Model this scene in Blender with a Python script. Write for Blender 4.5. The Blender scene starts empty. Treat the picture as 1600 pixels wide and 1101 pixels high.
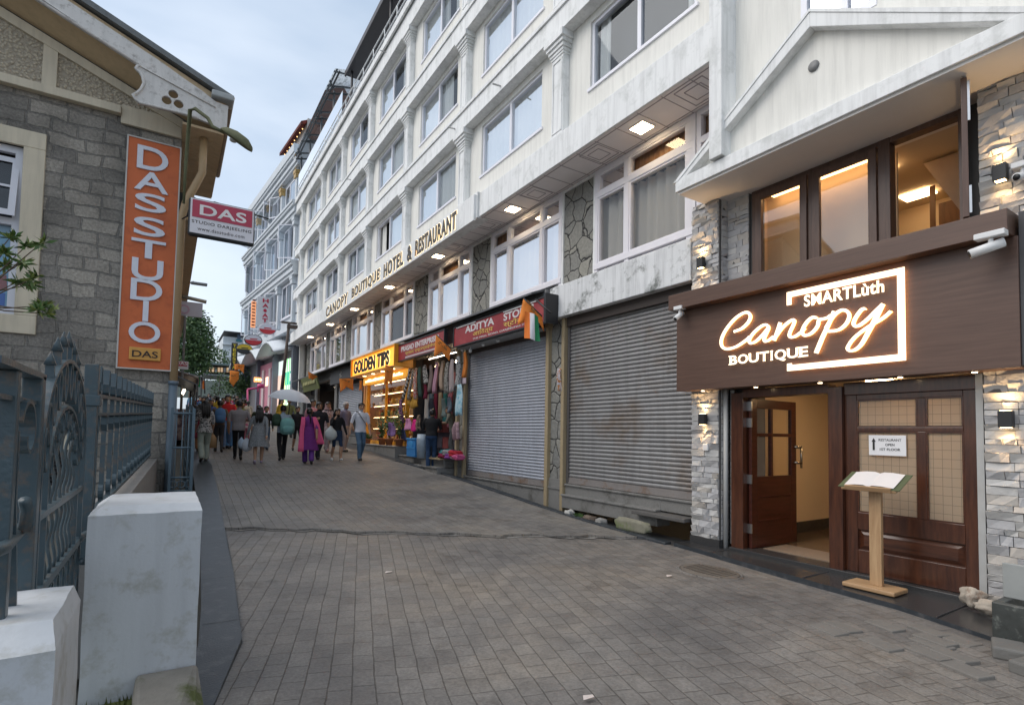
import bpy, bmesh, math, random
import numpy as np
from mathutils import Vector, Matrix
from math import radians, sin, cos, pi, tan, atan2
random.seed(7)
S = bpy.context.scene
COL = S.collection
# ---------------------------------------------------------------- camera
FPX = 845.0; CXP = 800.0; CYP = 550.5 + 88.6
yaw, pit, rol = radians(32.48), radians(2.57), radians(1.0)
Wv = Vector((sin(yaw)*cos(pit), cos(yaw)*cos(pit), sin(pit)))
R0 = Vector((cos(yaw), -sin(yaw), 0)); U0 = R0.cross(Wv)
Rv = cos(rol)*R0 + sin(rol)*U0; Uv = -sin(rol)*R0 + cos(rol)*U0
cam = bpy.data.cameras.new('camera'); camo = bpy.data.objects.new('camera', cam); COL.objects.link(camo)
cam.sensor_width = 36; cam.sensor_fit = 'HORIZONTAL'; cam.lens = FPX/1600*36
cam.shift_y = 88.6/1600; cam.clip_start = 0.05; cam.clip_end = 3000
camo.matrix_world = Matrix((( Rv.x, Uv.x, -Wv.x, 0), (Rv.y, Uv.y, -Wv.y, 0), (Rv.z, Uv.z, -Wv.z, 0), (0,0,0,1)))
S.camera = camo
# ---------------------------------------------------------------- world, sun, exposure
SUN_EL, SUN_AZ = radians(48), radians(-72)     # soft light from the open side over the low left buildings
wd = bpy.data.worlds.new('World'); S.world = wd; wd.use_nodes = True
nt = wd.node_tree; nt.nodes.clear()
def N(nt, t, **k):
    n = nt.nodes.new(t)
    for a, v in k.items():
        if a[0] == 'i' and a[1:].isdigit(): n.inputs[int(a[1:])].default_value = v
        else: setattr(n, a, v)
    return n
out = N(nt, 'ShaderNodeOutputWorld'); 
sky = N(nt, 'ShaderNodeTexSky', sky_type='NISHITA', sun_disc=False, sun_elevation=SUN_EL, sun_rotation=SUN_AZ, air_density=1.0, dust_density=3.0)
bg1 = N(nt, 'ShaderNodeBackground'); bg1.inputs[1].default_value = 0.05
nt.links.new(sky.outputs[0], bg1.inputs[0])
tc = N(nt, 'ShaderNodeTexCoord'); mp = N(nt, 'ShaderNodeMapping'); mp.inputs['Scale'].default_value = (1, 1, 2.2)
nz = N(nt, 'ShaderNodeTexNoise'); nz.inputs['Scale'].default_value = 1.7; nz.inputs['Detail'].default_value = 5; nz.inputs['Distortion'].default_value = .5
nt.links.new(tc.outputs['Generated'], mp.inputs[0]); nt.links.new(mp.outputs[0], nz.inputs[0])
rp = N(nt, 'ShaderNodeValToRGB'); rp.color_ramp.elements[0].position = .34; rp.color_ramp.elements[1].position = .68
rp.color_ramp.elements[0].color = (.42, .53, .66, 1); rp.color_ramp.elements[1].color = (.82, .89, .96, 1)
nt.links.new(nz.outputs[0], rp.inputs[0])
bg2 = N(nt, 'ShaderNodeBackground'); bg2.inputs[1].default_value = .73
nt.links.new(rp.outputs[0], bg2.inputs[0])
ad = N(nt, 'ShaderNodeAddShader'); nt.links.new(bg1.outputs[0], ad.inputs[0]); nt.links.new(bg2.outputs[0], ad.inputs[1])
nt.links.new(ad.outputs[0], out.inputs[0])
sl = bpy.data.lights.new('sun', 'SUN'); so = bpy.data.objects.new('sun', sl); COL.objects.link(so)
sl.energy = 1.3; sl.angle = radians(50); sl.color = (1, .95, .88)
so.rotation_euler = Vector((sin(SUN_AZ)*cos(SUN_EL), cos(SUN_AZ)*cos(SUN_EL), sin(SUN_EL))).to_track_quat('Z', 'Y').to_euler()
S.view_settings.view_transform = 'Standard'; S.view_settings.look = 'None'
S.view_settings.exposure = 0.3; S.view_settings.gamma = 1.0
# ---------------------------------------------------------------- projection helpers (a picture measurement put on a real plane)
def ray(x, y): return Wv + Rv*((x-CXP)/FPX) - Uv*((y-CYP)/FPX)
def onX(x, y, v): d = ray(x, y); return d*(v/d.x)
def onY(x, y, v): d = ray(x, y); return d*(v/d.y)
def onZ(x, y, v): d = ray(x, y); return d*(v/d.z)
def at(x, y, depth): return ray(x, y)*depth
def lerp(a, b, t): return a+(b-a)*t
ROADK = [(-30, -1.62), (0, -1.56), (6, -1.55), (7.5, -1.5), (9, -1.42), (15.4, -.88), (40, .52), (52, 1.2), (200, 6)]
def gz(y):
    for (a, za), (b, zb) in zip(ROADK, ROADK[1:]):
        if y <= b: return lerp(za, zb, (y-a)/(b-a))
    return ROADK[-1][1]
def ground(x, y):
    d = ray(x, y); t = 1.5
    while t < 70 and d.z*t > gz(d.y*t): t += .02
    return Vector((d.x*t, d.y*t, gz(d.y*t)))
# ---------------------------------------------------------------- materials
MATS = {}
def newmat(name):
    m = bpy.data.materials.new(name); m.use_nodes = True
    t = m.node_tree; b = t.nodes['Principled BSDF']; return m, t, b
def coord(t, axes=None, rot=0, scale=(1, 1, 1), distort=0):
    tc = N(t, 'ShaderNodeTexCoord'); o = tc.outputs['Object']
    if axes:
        sp = N(t, 'ShaderNodeSeparateXYZ'); cb = N(t, 'ShaderNodeCombineXYZ'); t.links.new(o, sp.inputs[0])
        for i, a in enumerate(axes): t.links.new(sp.outputs['xyz'.index(a)], cb.inputs[i])
        o = cb.outputs[0]
    if distort:
        n = N(t, 'ShaderNodeTexNoise'); n.inputs['Scale'].default_value = 2.2; n.inputs['Detail'].default_value = 3
        t.links.new(o, n.inputs[0])
        v = N(t, 'ShaderNodeVectorMath', operation='MULTIPLY_ADD'); v.inputs[1].default_value = (distort,)*3
        t.links.new(n.outputs['Color'], v.inputs[0]); t.links.new(o, v.inputs[2]); o = v.outputs[0]
    mp = N(t, 'ShaderNodeMapping'); mp.inputs['Rotation'].default_value = (0, 0, rot); mp.inputs['Scale'].default_value = scale
    t.links.new(o, mp.inputs[0]); return mp.outputs[0]
def noise(t, vec, scale, detail=4, rough=.55):
    n = N(t, 'ShaderNodeTexNoise'); n.inputs['Scale'].default_value = scale; n.inputs['Detail'].default_value = detail
    n.inputs['Roughness'].default_value = rough
    t.links.new(vec, n.inputs[0]); return n.outputs[0]
def ramp(t, fac, stops):
    r = N(t, 'ShaderNodeValToRGB'); e = r.color_ramp.elements
    while len(e) < len(stops): e.new(.5)
    for q, (p, c) in zip(e, stops): q.position = p; q.color = (*c, 1) if len(c) == 3 else c
    t.links.new(fac, r.inputs[0]); return r.outputs[0]
def mixc(t, a, b, fac, mode='MIX'):
    m = N(t, 'ShaderNodeMix', data_type='RGBA', blend_type=mode)
    for s, v in ((6, a), (7, b)):
        if hasattr(v, 'is_linked'): t.links.new(v, m.inputs[s])
        else: m.inputs[s].default_value = (*v, 1)
    if hasattr(fac, 'is_linked'): t.links.new(fac, m.inputs[0])
    else: m.inputs[0].default_value = fac
    return m.outputs[2]
def bump(t, b, h, strength=.3, dist=.02):
    n = N(t, 'ShaderNodeBump'); n.inputs['Strength'].default_value = strength; n.inputs['Distance'].default_value = dist
    t.links.new(h, n.inputs['Height']); t.links.new(n.outputs[0], b.inputs['Normal'])
def mat(name, col, rough=.6, var=.18, scale=5, bmp=0, bscale=60, metal=0, streak=0, stretch=None, spec=.5, rust=None, coat=0):
    if name in MATS: return MATS[name]
    m, t, b = newmat(name)
    v = coord(t, scale=stretch or (1, 1, 1))
    c = mixc(t, tuple(x*(1-var) for x in col), tuple(min(1, x*(1+var)) for x in col), noise(t, v, scale))
    if streak:
        v2 = coord(t, scale=(5, 5, .35)); s = ramp(t, noise(t, v2, 2.5, 6, .65), [(.45, (1, 1, 1)), (.75, (1-streak,)*3)])
        c = mixc(t, c, s, 1.0, 'MULTIPLY')
    if rust:
        v3 = coord(t); k = ramp(t, noise(t, v3, rust[1], 6, .7), [(.52, (0, 0, 0)), (.68, (1, 1, 1))])
        c = mixc(t, c, rust[0], k)
    t.links.new(c, b.inputs['Base Color'])
    b.inputs['Roughness'].default_value = rough; b.inputs['Metallic'].default_value = metal
    b.inputs['Specular IOR Level'].default_value = spec
    if coat: b.inputs['Coat Weight'].default_value = coat; b.inputs['Coat Roughness'].default_value = .2
    if bmp: bump(t, b, noise(t, coord(t, scale=stretch or (1, 1, 1)), bscale, 3), bmp, .01)
    MATS[name] = m; return m
def emit(name, col, s):
    if name in MATS: return MATS[name]
    m, t, b = newmat(name); b.inputs['Base Color'].default_value = (*col, 1)
    b.inputs['Emission Color'].default_value = (*col, 1); b.inputs['Emission Strength'].default_value = s
    MATS[name] = m; return m
def glass(name, tint=(1, 1, 1), base=.1, gain=1.0, rough=.02, gcol=(1, 1, 1)):
    if name in MATS: return MATS[name]
    m, t, b = newmat(name); t.nodes.remove(b); o = t.nodes['Material Output']
    tr = N(t, 'ShaderNodeBsdfTransparent'); tr.inputs[0].default_value = (*tint, 1)
    gl = N(t, 'ShaderNodeBsdfGlossy'); gl.inputs['Roughness'].default_value = rough; gl.inputs[0].default_value = (*gcol, 1)
    fr = N(t, 'ShaderNodeFresnel'); fr.inputs[0].default_value = 1.5
    ma = N(t, 'ShaderNodeMath', operation='MULTIPLY_ADD'); ma.inputs[1].default_value = gain; ma.inputs[2].default_value = base
    ma.use_clamp = True
    t.links.new(fr.outputs[0], ma.inputs[0])
    mx = N(t, 'ShaderNodeMixShader'); t.links.new(ma.outputs[0], mx.inputs[0]); t.links.new(tr.outputs[0], mx.inputs[1]); t.links.new(gl.outputs[0], mx.inputs[2])
    t.links.new(mx.outputs[0], o.inputs[0]); MATS[name] = m; return m
def masonry(name, axes, c1, c2, mortar, bw, bh, ms=.02, distort=.05, bm=.6, rot=0, rough=.85, stain=.35, off=.5, sq=1, dist=.02, spec=.3):
    m, t, b = newmat(name)
    v = coord(t, axes, rot, distort=distort)
    k = N(t, 'ShaderNodeTexBrick'); k.offset = off; k.squash = .68; k.squash_frequency = 2; k.offset_frequency = 3
    k.inputs['Color1'].default_value = (*c1, 1); k.inputs['Color2'].default_value = (*c2, 1); k.inputs['Mortar'].default_value = (*mortar, 1)
    k.inputs['Scale'].default_value = 1; k.inputs['Brick Width'].default_value = bw; k.inputs['Row Height'].default_value = bh
    k.inputs['Mortar Size'].default_value = ms; k.inputs['Mortar Smooth'].default_value = .35; k.inputs['Bias'].default_value = -.1
    t.links.new(v, k.inputs[0])
    n1 = noise(t, coord(t), 1.1, 6, .65); n2 = noise(t, coord(t), 28, 5, .7)
    c = mixc(t, k.outputs[0], ramp(t, n1, [(.3, (1-stain,)*3), (.7, (1+stain*.35,)*3)]), 1, 'MULTIPLY')
    c = mixc(t, c, ramp(t, n2, [(.25, (.5, .5, .5)), (.75, (1.38, 1.36, 1.32))]), 1, 'MULTIPLY')
    t.links.new(c, b.inputs['Base Color']); b.inputs['Roughness'].default_value = rough; b.inputs['Specular IOR Level'].default_value = spec
    inv = N(t, 'ShaderNodeMath', operation='SUBTRACT'); inv.inputs[0].default_value = 1; t.links.new(k.outputs['Fac'], inv.inputs[1])
    sm = N(t, 'ShaderNodeMath', operation='MULTIPLY_ADD'); sm.inputs[1].default_value = .45
    t.links.new(n2, sm.inputs[0]); t.links.new(inv.outputs[0], sm.inputs[2])
    bump(t, b, sm.outputs[0], bm, dist); return m
def crazy(name, axes, scale=2.6, col=(.30, .29, .25), line=(.02, .02, .02), col2=(.2, .2, .19)):
    m, t, b = newmat(name); v = coord(t, axes, distort=.25)
    e = N(t, 'ShaderNodeTexVoronoi', feature='DISTANCE_TO_EDGE'); e.inputs['Scale'].default_value = scale
    f = N(t, 'ShaderNodeTexVoronoi', feature='F1'); f.inputs['Scale'].default_value = scale
    for q in (e, f): t.links.new(v, q.inputs[0])
    c = mixc(t, col, col2, f.outputs['Color']); c = mixc(t, c, ramp(t, noise(t, coord(t), 20), [(.3, (.75,)*3), (.7, (1.15,)*3)]), 1, 'MULTIPLY')
    k = ramp(t, e.outputs[0], [(.022, (1, 1, 1)), (.034, (0, 0, 0))])
    t.links.new(mixc(t, c, line, k), b.inputs['Base Color']); b.inputs['Roughness'].default_value = .8
    bump(t, b, ramp(t, e.outputs[0], [(.02, (0, 0, 0)), (.07, (1, 1, 1))]), .6, .02); return m
def pattern(name, c1, c2, scale=14, kind='vor', rough=.85):
    if name in MATS: return MATS[name]
    m, t, b = newmat(name); v = coord(t)
    if kind == 'vor':
        e = N(t, 'ShaderNodeTexVoronoi'); e.inputs['Scale'].default_value = scale; t.links.new(v, e.inputs[0]); f = e.outputs[0]; st = [(.35, c1), (.42, c2)]
    elif kind == 'wave':
        e = N(t, 'ShaderNodeTexWave', bands_direction='DIAGONAL'); e.inputs['Scale'].default_value = scale; e.inputs['Distortion'].default_value = 2; t.links.new(v, e.inputs[0]); f = e.outputs[0]; st = [(.45, c1), (.55, c2)]
    else: f = noise(t, v, scale, 5, .7); st = [(.44, c1), (.52, c2)]
    t.links.new(ramp(t, f, st), b.inputs['Base Color']); b.inputs['Roughness'].default_value = rough; b.inputs['Specular IOR Level'].default_value = .2
    MATS[name] = m; return m
def wood(name, c1, c2, stretch, scale=3, rough=.35, coat=0, bm=.08):
    m, t, b = newmat(name); v = coord(t, scale=stretch, distort=.05)
    f = noise(t, v, scale, 7, .65)
    t.links.new(ramp(t, f, [(.3, c1), (.7, c2)]), b.inputs['Base Color']); b.inputs['Roughness'].default_value = rough
    if coat: b.inputs['Coat Weight'].default_value = coat; b.inputs['Coat Roughness'].default_value = .15
    bump(t, b, f, bm, .01); MATS[name] = m; return m
# ---------------------------------------------------------------- mesh builder
class MB:
    def __init__(s): s.bm = bmesh.new(); s.mi = 0
    def poly(s, pts, mi=None):
        f = s.bm.faces.new([s.bm.verts.new(p) for p in pts]); f.material_index = s.mi if mi is None else mi; return f
    def box(s, x0, x1, y0, y1, z0, z1, mi=None):
        x0, x1 = sorted((x0, x1)); y0, y1 = sorted((y0, y1)); z0, z1 = sorted((z0, z1))
        v = [s.bm.verts.new((x, y, z)) for x in (x0, x1) for y in (y0, y1) for z in (z0, z1)]
        for q in ((0, 1, 3, 2), (4, 6, 7, 5), (0, 4, 5, 1), (2, 3, 7, 6), (0, 2, 6, 4), (1, 5, 7, 3)):
            s.bm.faces.new([v[i] for i in q]).material_index = s.mi if mi is None else mi
        return s
    def obox(s, c, R, U, Nn, w, h, d, mi=None):
        c = Vector(c); v = [s.bm.verts.new(c+R*a+U*b+Nn*e) for a in (-w/2, w/2) for b in (-h/2, h/2) for e in (-d/2, d/2)]
        for q in ((0, 1, 3, 2), (4, 6, 7, 5), (0, 4, 5, 1), (2, 3, 7, 6), (0, 2, 6, 4), (1, 5, 7, 3)):
            s.bm.faces.new([v[i] for i in q]).material_index = s.mi if mi is None else mi
        return s
    def prism(s, pts, axis, a, b, mi=None):
        def P(p, k): return {'x': (k, p[0], p[1]), 'y': (p[0], k, p[1]), 'z': (p[0], p[1], k)}[axis]
        va = [s.bm.verts.new(P(p, a)) for p in pts]; vb = [s.bm.verts.new(P(p, b)) for p in pts]
        fs = [s.bm.faces.new(va), s.bm.faces.new(vb[::-1])]
        n = len(pts)
        for i in range(n): fs.append(s.bm.faces.new((va[i], vb[i], vb[(i+1) % n], va[(i+1) % n])))
        for f in fs: f.material_index = s.mi if mi is None else mi
        return s
    def loft(s, rings, caps=True, closed=True, mi=None):
        vs = [[s.bm.verts.new(p) for p in r] for r in rings]; n = len(vs[0]); fs = []
        for a, b in zip(vs, vs[1:]):
            for i in range(n if closed else n-1):
                j = (i+1) % n; fs.append(s.bm.faces.new((a[i], a[j], b[j], b[i])))
        if caps and closed: fs += [s.bm.faces.new(vs[0][::-1]), s.bm.faces.new(vs[-1])]
        for f in fs: f.material_index = s.mi if mi is None else mi; f.smooth = True
        return s
    def tube(s, pts, r, seg=8, mi=None, flat=1.0):
        pts = [Vector(p) for p in pts]; rr = r if isinstance(r, (list, tuple)) else [r]*len(pts); rings = []
        up = Vector((0, 0, 1)); prev = None
        for i, p in enumerate(pts):
            d = (pts[min(i+1, len(pts)-1)]-pts[max(i-1, 0)]).normalized()
            a = prev if prev is not None else (up if abs(d.z) < .9 else Vector((1, 0, 0)))
            a = (a-d*a.dot(d)).normalized(); prev = a; b = d.cross(a)
            rings.append([p+(a*cos(2*pi*k/seg)*flat+b*sin(2*pi*k/seg))*rr[i] for k in range(seg)])
        return s.loft(rings, mi=mi)
    def lathe(s, c, prof, seg=12, mi=None, sx=1, sy=1):
        return s.loft([[(c[0]+cos(2*pi*k/seg)*r*sx, c[1]+sin(2*pi*k/seg)*r*sy, c[2]+z) for k in range(seg)] for r, z in prof], mi=mi)
    def ell(s, c, rx, ry, rz, n=8, seg=12, mi=None):
        return s.lathe(c, [(max(1e-3, sin(pi*i/n)), -cos(pi*i/n)*rz) for i in range(n+1)], seg, mi, rx, ry)
    def obj(s, name, m=None, parent=None, bevel=0, smooth=False, recalc=True):
        if recalc: bmesh.ops.recalc_face_normals(s.bm, faces=s.bm.faces)
        me = bpy.data.meshes.new(name); s.bm.to_mesh(me); s.bm.free()
        return link(name, me, m, parent, bevel, smooth)
def link(name, me, m=None, parent=None, bevel=0, smooth=False):
    for q in (m if isinstance(m, (list, tuple)) else [m]): me.materials.append(q)
    if smooth: me.polygons.foreach_set('use_smooth', [True]*len(me.polygons))
    o = bpy.data.objects.new(name, me); COL.objects.link(o)
    if bevel:
        bv = o.modifiers.new('bevel', 'BEVEL'); bv.width = bevel; bv.segments = 2; bv.limit_method = 'ANGLE'; bv.angle_limit = radians(40)
    adopt(o, parent); return o
def adopt(o, parent):
    if parent is not None:
        r = parent
        M_ = Matrix.Identity(4); chain = []
        while r is not None: chain.append(r); r = r.parent
        for q in reversed(chain): M_ = M_ @ (q.matrix_parent_inverse @ q.matrix_basis if q.parent else q.matrix_basis)
        o.parent = parent; o.matrix_parent_inverse = M_.inverted()
def tag(o, label, cat, group=None, kind=None):
    if kind: o['kind'] = kind
    if label: o['label'] = label
    if cat: o['category'] = cat
    if group: o['group'] = group
    return o
def thing(name, label, cat, loc=(0, 0, 0), group=None):
    o = bpy.data.objects.new(name, None); COL.objects.link(o); o.location = loc; o.empty_display_size = .1
    return tag(o, label, cat, group)
def struct(name, b, m, **k):
    o = b.obj(name, m, **k); o['kind'] = 'structure'; return o
def dup(root, label=None, mats=None):
    c = root.copy(); COL.objects.link(c)
    def rec(s, d):
        for ch in [x for x in s.children]:
            if ch is d: continue
            e = ch.copy(); COL.objects.link(e); e.parent = d; e.matrix_parent_inverse = ch.matrix_parent_inverse; rec(ch, e)
    rec(root, c)
    if label: c['label'] = label
    return c
XF = (Vector((0, -1, 0)), Vector((0, 0, 1)))     # right / up of a street front that faces -X
YF = (Vector((1, 0, 0)), Vector((0, 0, 1)))      # right / up of a wall that faces -Y
def textmesh(body, bold=0, extr=0, shear=0, spacing=1):
    cu = bpy.data.curves.new('lettering', 'FONT'); cu.body = body; cu.size = 1; cu.offset = bold; cu.extrude = extr; cu.shear = shear; cu.space_character = spacing
    cu.resolution_u = 5
    o = bpy.data.objects.new('lettering', cu); COL.objects.link(o)
    me = bpy.data.meshes.new_from_object(o.evaluated_get(bpy.context.evaluated_depsgraph_get()))
    bpy.data.objects.remove(o); bpy.data.curves.remove(cu); return me
def text(name, body, org, RU, w, h, m, parent, depth=.01, bold=.0, spacing=1, shear=0):
    """lettering fitted in a w x h box whose lower left corner is org, standing depth proud of it"""
    me = textmesh(body, bold, .5, shear, spacing); R_, U_ = RU; N_ = R_.cross(U_)
    co = np.empty(len(me.vertices)*3); me.vertices.foreach_get('co', co); co = co.reshape(-1, 3)
    mn = co.min(0); mx = co.max(0); sz = mx-mn; sz[sz < 1e-6] = 1
    org = Vector(org)
    for v in me.vertices:
        a = (v.co.x-mn[0])/sz[0]*w; b = (v.co.y-mn[1])/sz[1]*h; c = (v.co.z+.5)*depth
        v.co = org+R_*a+U_*b+N_*c
    me.materials.clear()
    return link(name, me, m, parent)
def spline(pts, n=6):
    P = [Vector(p) for p in pts]; P = [P[0]*2-P[1]]+P+[P[-1]*2-P[-2]]; o = []
    for i in range(1, len(P)-2):
        for k in range(n):
            t = k/n; a, b, c, d = P[i-1:i+3]
            o.append(.5*((2*b)+(c-a)*t+(2*a-5*b+4*c-d)*t*t+(3*b-a-3*c+d)*t**3))
    return o+[P[-2]]
# ---------------------------------------------------------------- common materials
plaster = mat('white_plaster', (.80, .785, .735), .75, .06, 1.2, .12, 90, streak=.16)
plaster_trim = mat('white_trim_paint', (.82, .825, .82), .65, .06, 2, .08, 60, streak=.24, rust=((.60, .61, .595), 2.4))
plaster_old = mat('weathered_white_concrete', (.70, .71, .72), .8, .12, 3, .25, 30, streak=.35, rust=((.16, .17, .16), 3.2))
frame_w = mat('white_window_frame', (.80, .80, .86), .4, .04, 6)
curtain_m = mat('sheer_curtain', (.82, .80, .75), .9, .08, 30, stretch=(1, 1, .05))
m, t, bs_ = newmat('lit_sheer_curtain'); tl_ = N(t, 'ShaderNodeBsdfTranslucent'); tl_.inputs[0].default_value = (.85, .80, .70, 1); bs_.inputs['Base Color'].default_value = (.78, .76, .71, 1); bs_.inputs['Roughness'].default_value = .9
mx_ = N(t, 'ShaderNodeMixShader'); mx_.inputs[0].default_value = .28; t.links.new(bs_.outputs[0], mx_.inputs[1]); t.links.new(tl_.outputs[0], mx_.inputs[2]); t.links.new(mx_.outputs[0], t.nodes['Material Output'].inputs[0]); lit_curtain = m
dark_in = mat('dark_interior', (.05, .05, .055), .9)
pane = glass('window_pane', (.80, .84, .87), .04, .6, .02, (.80, .85, .90))
pane_warm = glass('lit_window_pane', (.93, .92, .90), .02, .65, .02, (.86, .88, .92))
blackm = mat('black_metal', (.02, .02, .022), .45)
darkm = mat('dark_paint', (.06, .06, .065), .6)
steel = mat('brushed_steel', (.55, .55, .55), .3, .1, 30, metal=1)
LED = emit('warm_led_panel', (1, .76, .46), 20)
# ================================================================ GROUND AND ROAD
def interp(K, y):
    for (a, va), (b, vb) in zip(K, K[1:]):
        if y <= b: return lerp(va, vb, max(0, (y-a)/(b-a)))
    return K[-1][1]
XL = [(-3, -.75), (2.6, -.05), (3.5, .285), (4.46, .524), (6.4, .651), (8.8, .75), (11.4, .85), (15, .95), (52, 1.4)]
XI = [(-3, -1.2), (2.6, -.45), (3.6, .07), (4.6, .274), (7.9, .41), (12, .5), (52, .9)]
XR = [(-3, 5.2), (1.6, 5.48), (2.35, 5.74), (3.75, 5.94), (4.85, 6.09), (6, 6.2), (9.8, 6.3), (13, 6.15), (16, 5.75), (21, 5.45), (32, 5.2), (52, 4.2)]
crackY = lambda x: 8.82-(x-.75)*.515+.05*sin(x*7)+.03*sin(x*17+1)
def pavers(name, rot, bw, bh, c1, c2, mort):
    m, t, b = newmat(name); v = coord(t, None, rot, distort=.035)
    k = N(t, 'ShaderNodeTexBrick'); k.offset = .47; k.offset_frequency = 2; k.squash = .8; k.squash_frequency = 3
    k.inputs['Color1'].default_value = (*c1, 1); k.inputs['Color2'].default_value = (*c2, 1); k.inputs['Mortar'].default_value = (*mort, 1)
    for q, val in (('Scale', 1), ('Brick Width', bw), ('Row Height', bh), ('Mortar Size', .0055), ('Mortar Smooth', .8), ('Bias', .05)): k.inputs[q].default_value = val
    t.links.new(v, k.inputs[0])
    big = noise(t, coord(t), .55, 6, .6); fine = noise(t, coord(t), 45, 5, .7); mid = noise(t, coord(t), 4.5, 5, .6)
    c = mixc(t, k.outputs[0], ramp(t, big, [(.30, (.62, .64, .68)), (.5, (1, 1, 1)), (.70, (1.22, 1.14, 1.03))]), 1, 'MULTIPLY')
    c = mixc(t, c, ramp(t, fine, [(.25, (.65,)*3), (.75, (1.35,)*3)]), 1, 'MULTIPLY')
    c = mixc(t, c, ramp(t, mid, [(.25, (.78,)*3), (.6, (1.08,)*3)]), 1, 'MULTIPLY')
    t.links.new(c, b.inputs['Base Color'])
    t.links.new(ramp(t, mid, [(.3, (.42,)*3), (.7, (.72,)*3)]), b.inputs['Roughness']); b.inputs['Specular IOR Level'].default_value = .45
    inv = N(t, 'ShaderNodeMath', operation='SUBTRACT'); inv.inputs[0].default_value = 1; t.links.new(k.outputs['Fac'], inv.inputs[1])
    s1 = N(t, 'ShaderNodeMath', operation='MULTIPLY_ADD'); s1.inputs[1].default_value = .35; t.links.new(fine, s1.inputs[0]); t.links.new(inv.outputs[0], s1.inputs[2])
    s2 = N(t, 'ShaderNodeMath', operation='MULTIPLY_ADD'); s2.inputs[1].default_value = .8; t.links.new(mid, s2.inputs[0]); t.links.new(s1.outputs[0], s2.inputs[2])
    st = ramp(t, noise(t, coord(t), 1.7, 8, .75), [(.56, (1, 1, 1)), (.64, (.72, .70, .68)), (.70, (1, 1, 1))])
    t.links.new(mixc(t, c, st, 1, 'MULTIPLY'), b.inputs['Base Color'])
    bump(t, b, s2.outputs[0], .55, .012); return m
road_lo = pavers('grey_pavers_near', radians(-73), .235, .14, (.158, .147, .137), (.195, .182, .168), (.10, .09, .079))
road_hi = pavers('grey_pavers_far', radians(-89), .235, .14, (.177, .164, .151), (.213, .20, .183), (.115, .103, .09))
def sheet(name, ys, xs, zf, m, kind='structure', nx=14):
    b = MB(); rows = []
    for y in ys:
        a, c = xs(y); rows.append([b.bm.verts.new((lerp(a, c, i/nx), y, zf(lerp(a, c, i/nx), y))) for i in range(nx+1)])
    for r, q in zip(rows, rows[1:]):
        for i in range(nx): b.bm.faces.new((r[i], r[i+1], q[i+1], q[i])).smooth = True
    o = b.obj(name, m); o['kind'] = kind; return o
def frange(a, b, n): return [lerp(a, b, i/n) for i in range(n+1)]
und = lambda x, y: .012*sin(x*1.3+y*.7)+.008*sin(x*2.9-y*1.9)
# lower road runs to the broken joint, the upper one starts there with a lip
def roadpart(name, lower, m):
    b = MB(); rows = []; nx = 48
    for t in frange(0, 1, 60):
        row = []
        for i in range(nx+1):
            u = i/nx
            if lower:
                xc = lerp(interp(XL, 8.8), 6.25, u); ye = crackY(xc)-.13; y = lerp(-3, ye, t)
            else:
                xc = lerp(interp(XL, 8.8), 6.25, u); ye = crackY(xc); y = lerp(ye, 52, t**1.6)
            x = lerp(interp(XL, y)-.02, interp(XR, y), u)
            z = gz(y)+und(x, y)*(.5 if not lower else 1)+(0.0 if lower else .016*max(0, 1-(y-ye)/3))
            row.append(b.bm.verts.new((x, y, z)))
        rows.append(row)
    for r, q in zip(rows, rows[1:]):
        for i in range(nx): b.bm.faces.new((r[i], r[i+1], q[i+1], q[i])).smooth = True
    if not lower:
        low = [b.bm.verts.new((v.co.x, v.co.y+.006, v.co.z-.09)) for v in rows[0]]
        for i in range(nx): b.bm.faces.new((low[i], low[i+1], rows[0][i+1], rows[0][i]))
    return struct(name, b, m)
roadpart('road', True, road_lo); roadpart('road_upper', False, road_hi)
conc = mat('worn_concrete', (.25, .24, .225), .8, .25, 6, .4, 45, rust=((.13, .125, .11), 4))
b = MB(); r0 = None
for i in range(49):
    x = lerp(.7, 6.25, i/48); y = crackY(x); z = gz(y-.1)+und(x, y)
    r1 = [b.bm.verts.new((x, y-.01, z-.012)), b.bm.verts.new((x, y-.17+.02*sin(i*2.1), z+.006))]
    if r0: b.bm.faces.new((r0[0], r1[0], r1[1], r0[1]))
    r0 = r1
struct('road_joint_strip', b, conc)
sheet('ground', [-60, -20, -3, 3, 6, 9, 15.4, 25, 40, 52, 80, 130, 200, 600, 2000], lambda y: (-900, 900), lambda x, y: gz(y)-.12, mat('bare_earth', (.12, .115, .10), .95, .3, 1), nx=6)
slate = mat('dark_slate_kerb', (.030, .036, .043), .38, .3, 5, .25, 70, rust=((.075, .078, .082), 6))
sheet('kerb_strip', [-3, 0, 1.5, 2.6, 3.05, 3.5, 4, 4.46, 5.4, 6.4, 7.6, 8.8, 10, 11.4, 15, 22, 40, 52], lambda y: (interp(XI, y), interp(XL, y)), lambda x, y: gz(y)+.022, slate, nx=2)
b = MB()
ys = [-3, 2.6, 3.5, 4.46, 6.4, 8.8, 11.4, 15, 52]
for a, c in zip(ys, ys[1:]):
    b.poly([(interp(XL, a), a, gz(a)+.022), (interp(XL, c), c, gz(c)+.022), (interp(XL, c)+.01, c, gz(c)-.05), (interp(XL, a)+.01, a, gz(a)-.05)])
struct('kerb_edge', b, slate)
b = MB()
for y in (2.35, 3.45, 4.9, 6.3, 7.9, 9.6): b.poly([(interp(XI, y), y-.004, gz(y)+.024), (interp(XL, y), y-.004, gz(y)+.024), (interp(XL, y), y+.004, gz(y)+.024), (interp(XI, y), y+.004, gz(y)+.024)])
struct('kerb_joints', b, mat('pale_kerb_joint', (.08, .085, .09), .8))
granite = mat('black_granite_paving', (.042, .042, .043), .25, .5, 60, .05, 80)
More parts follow.
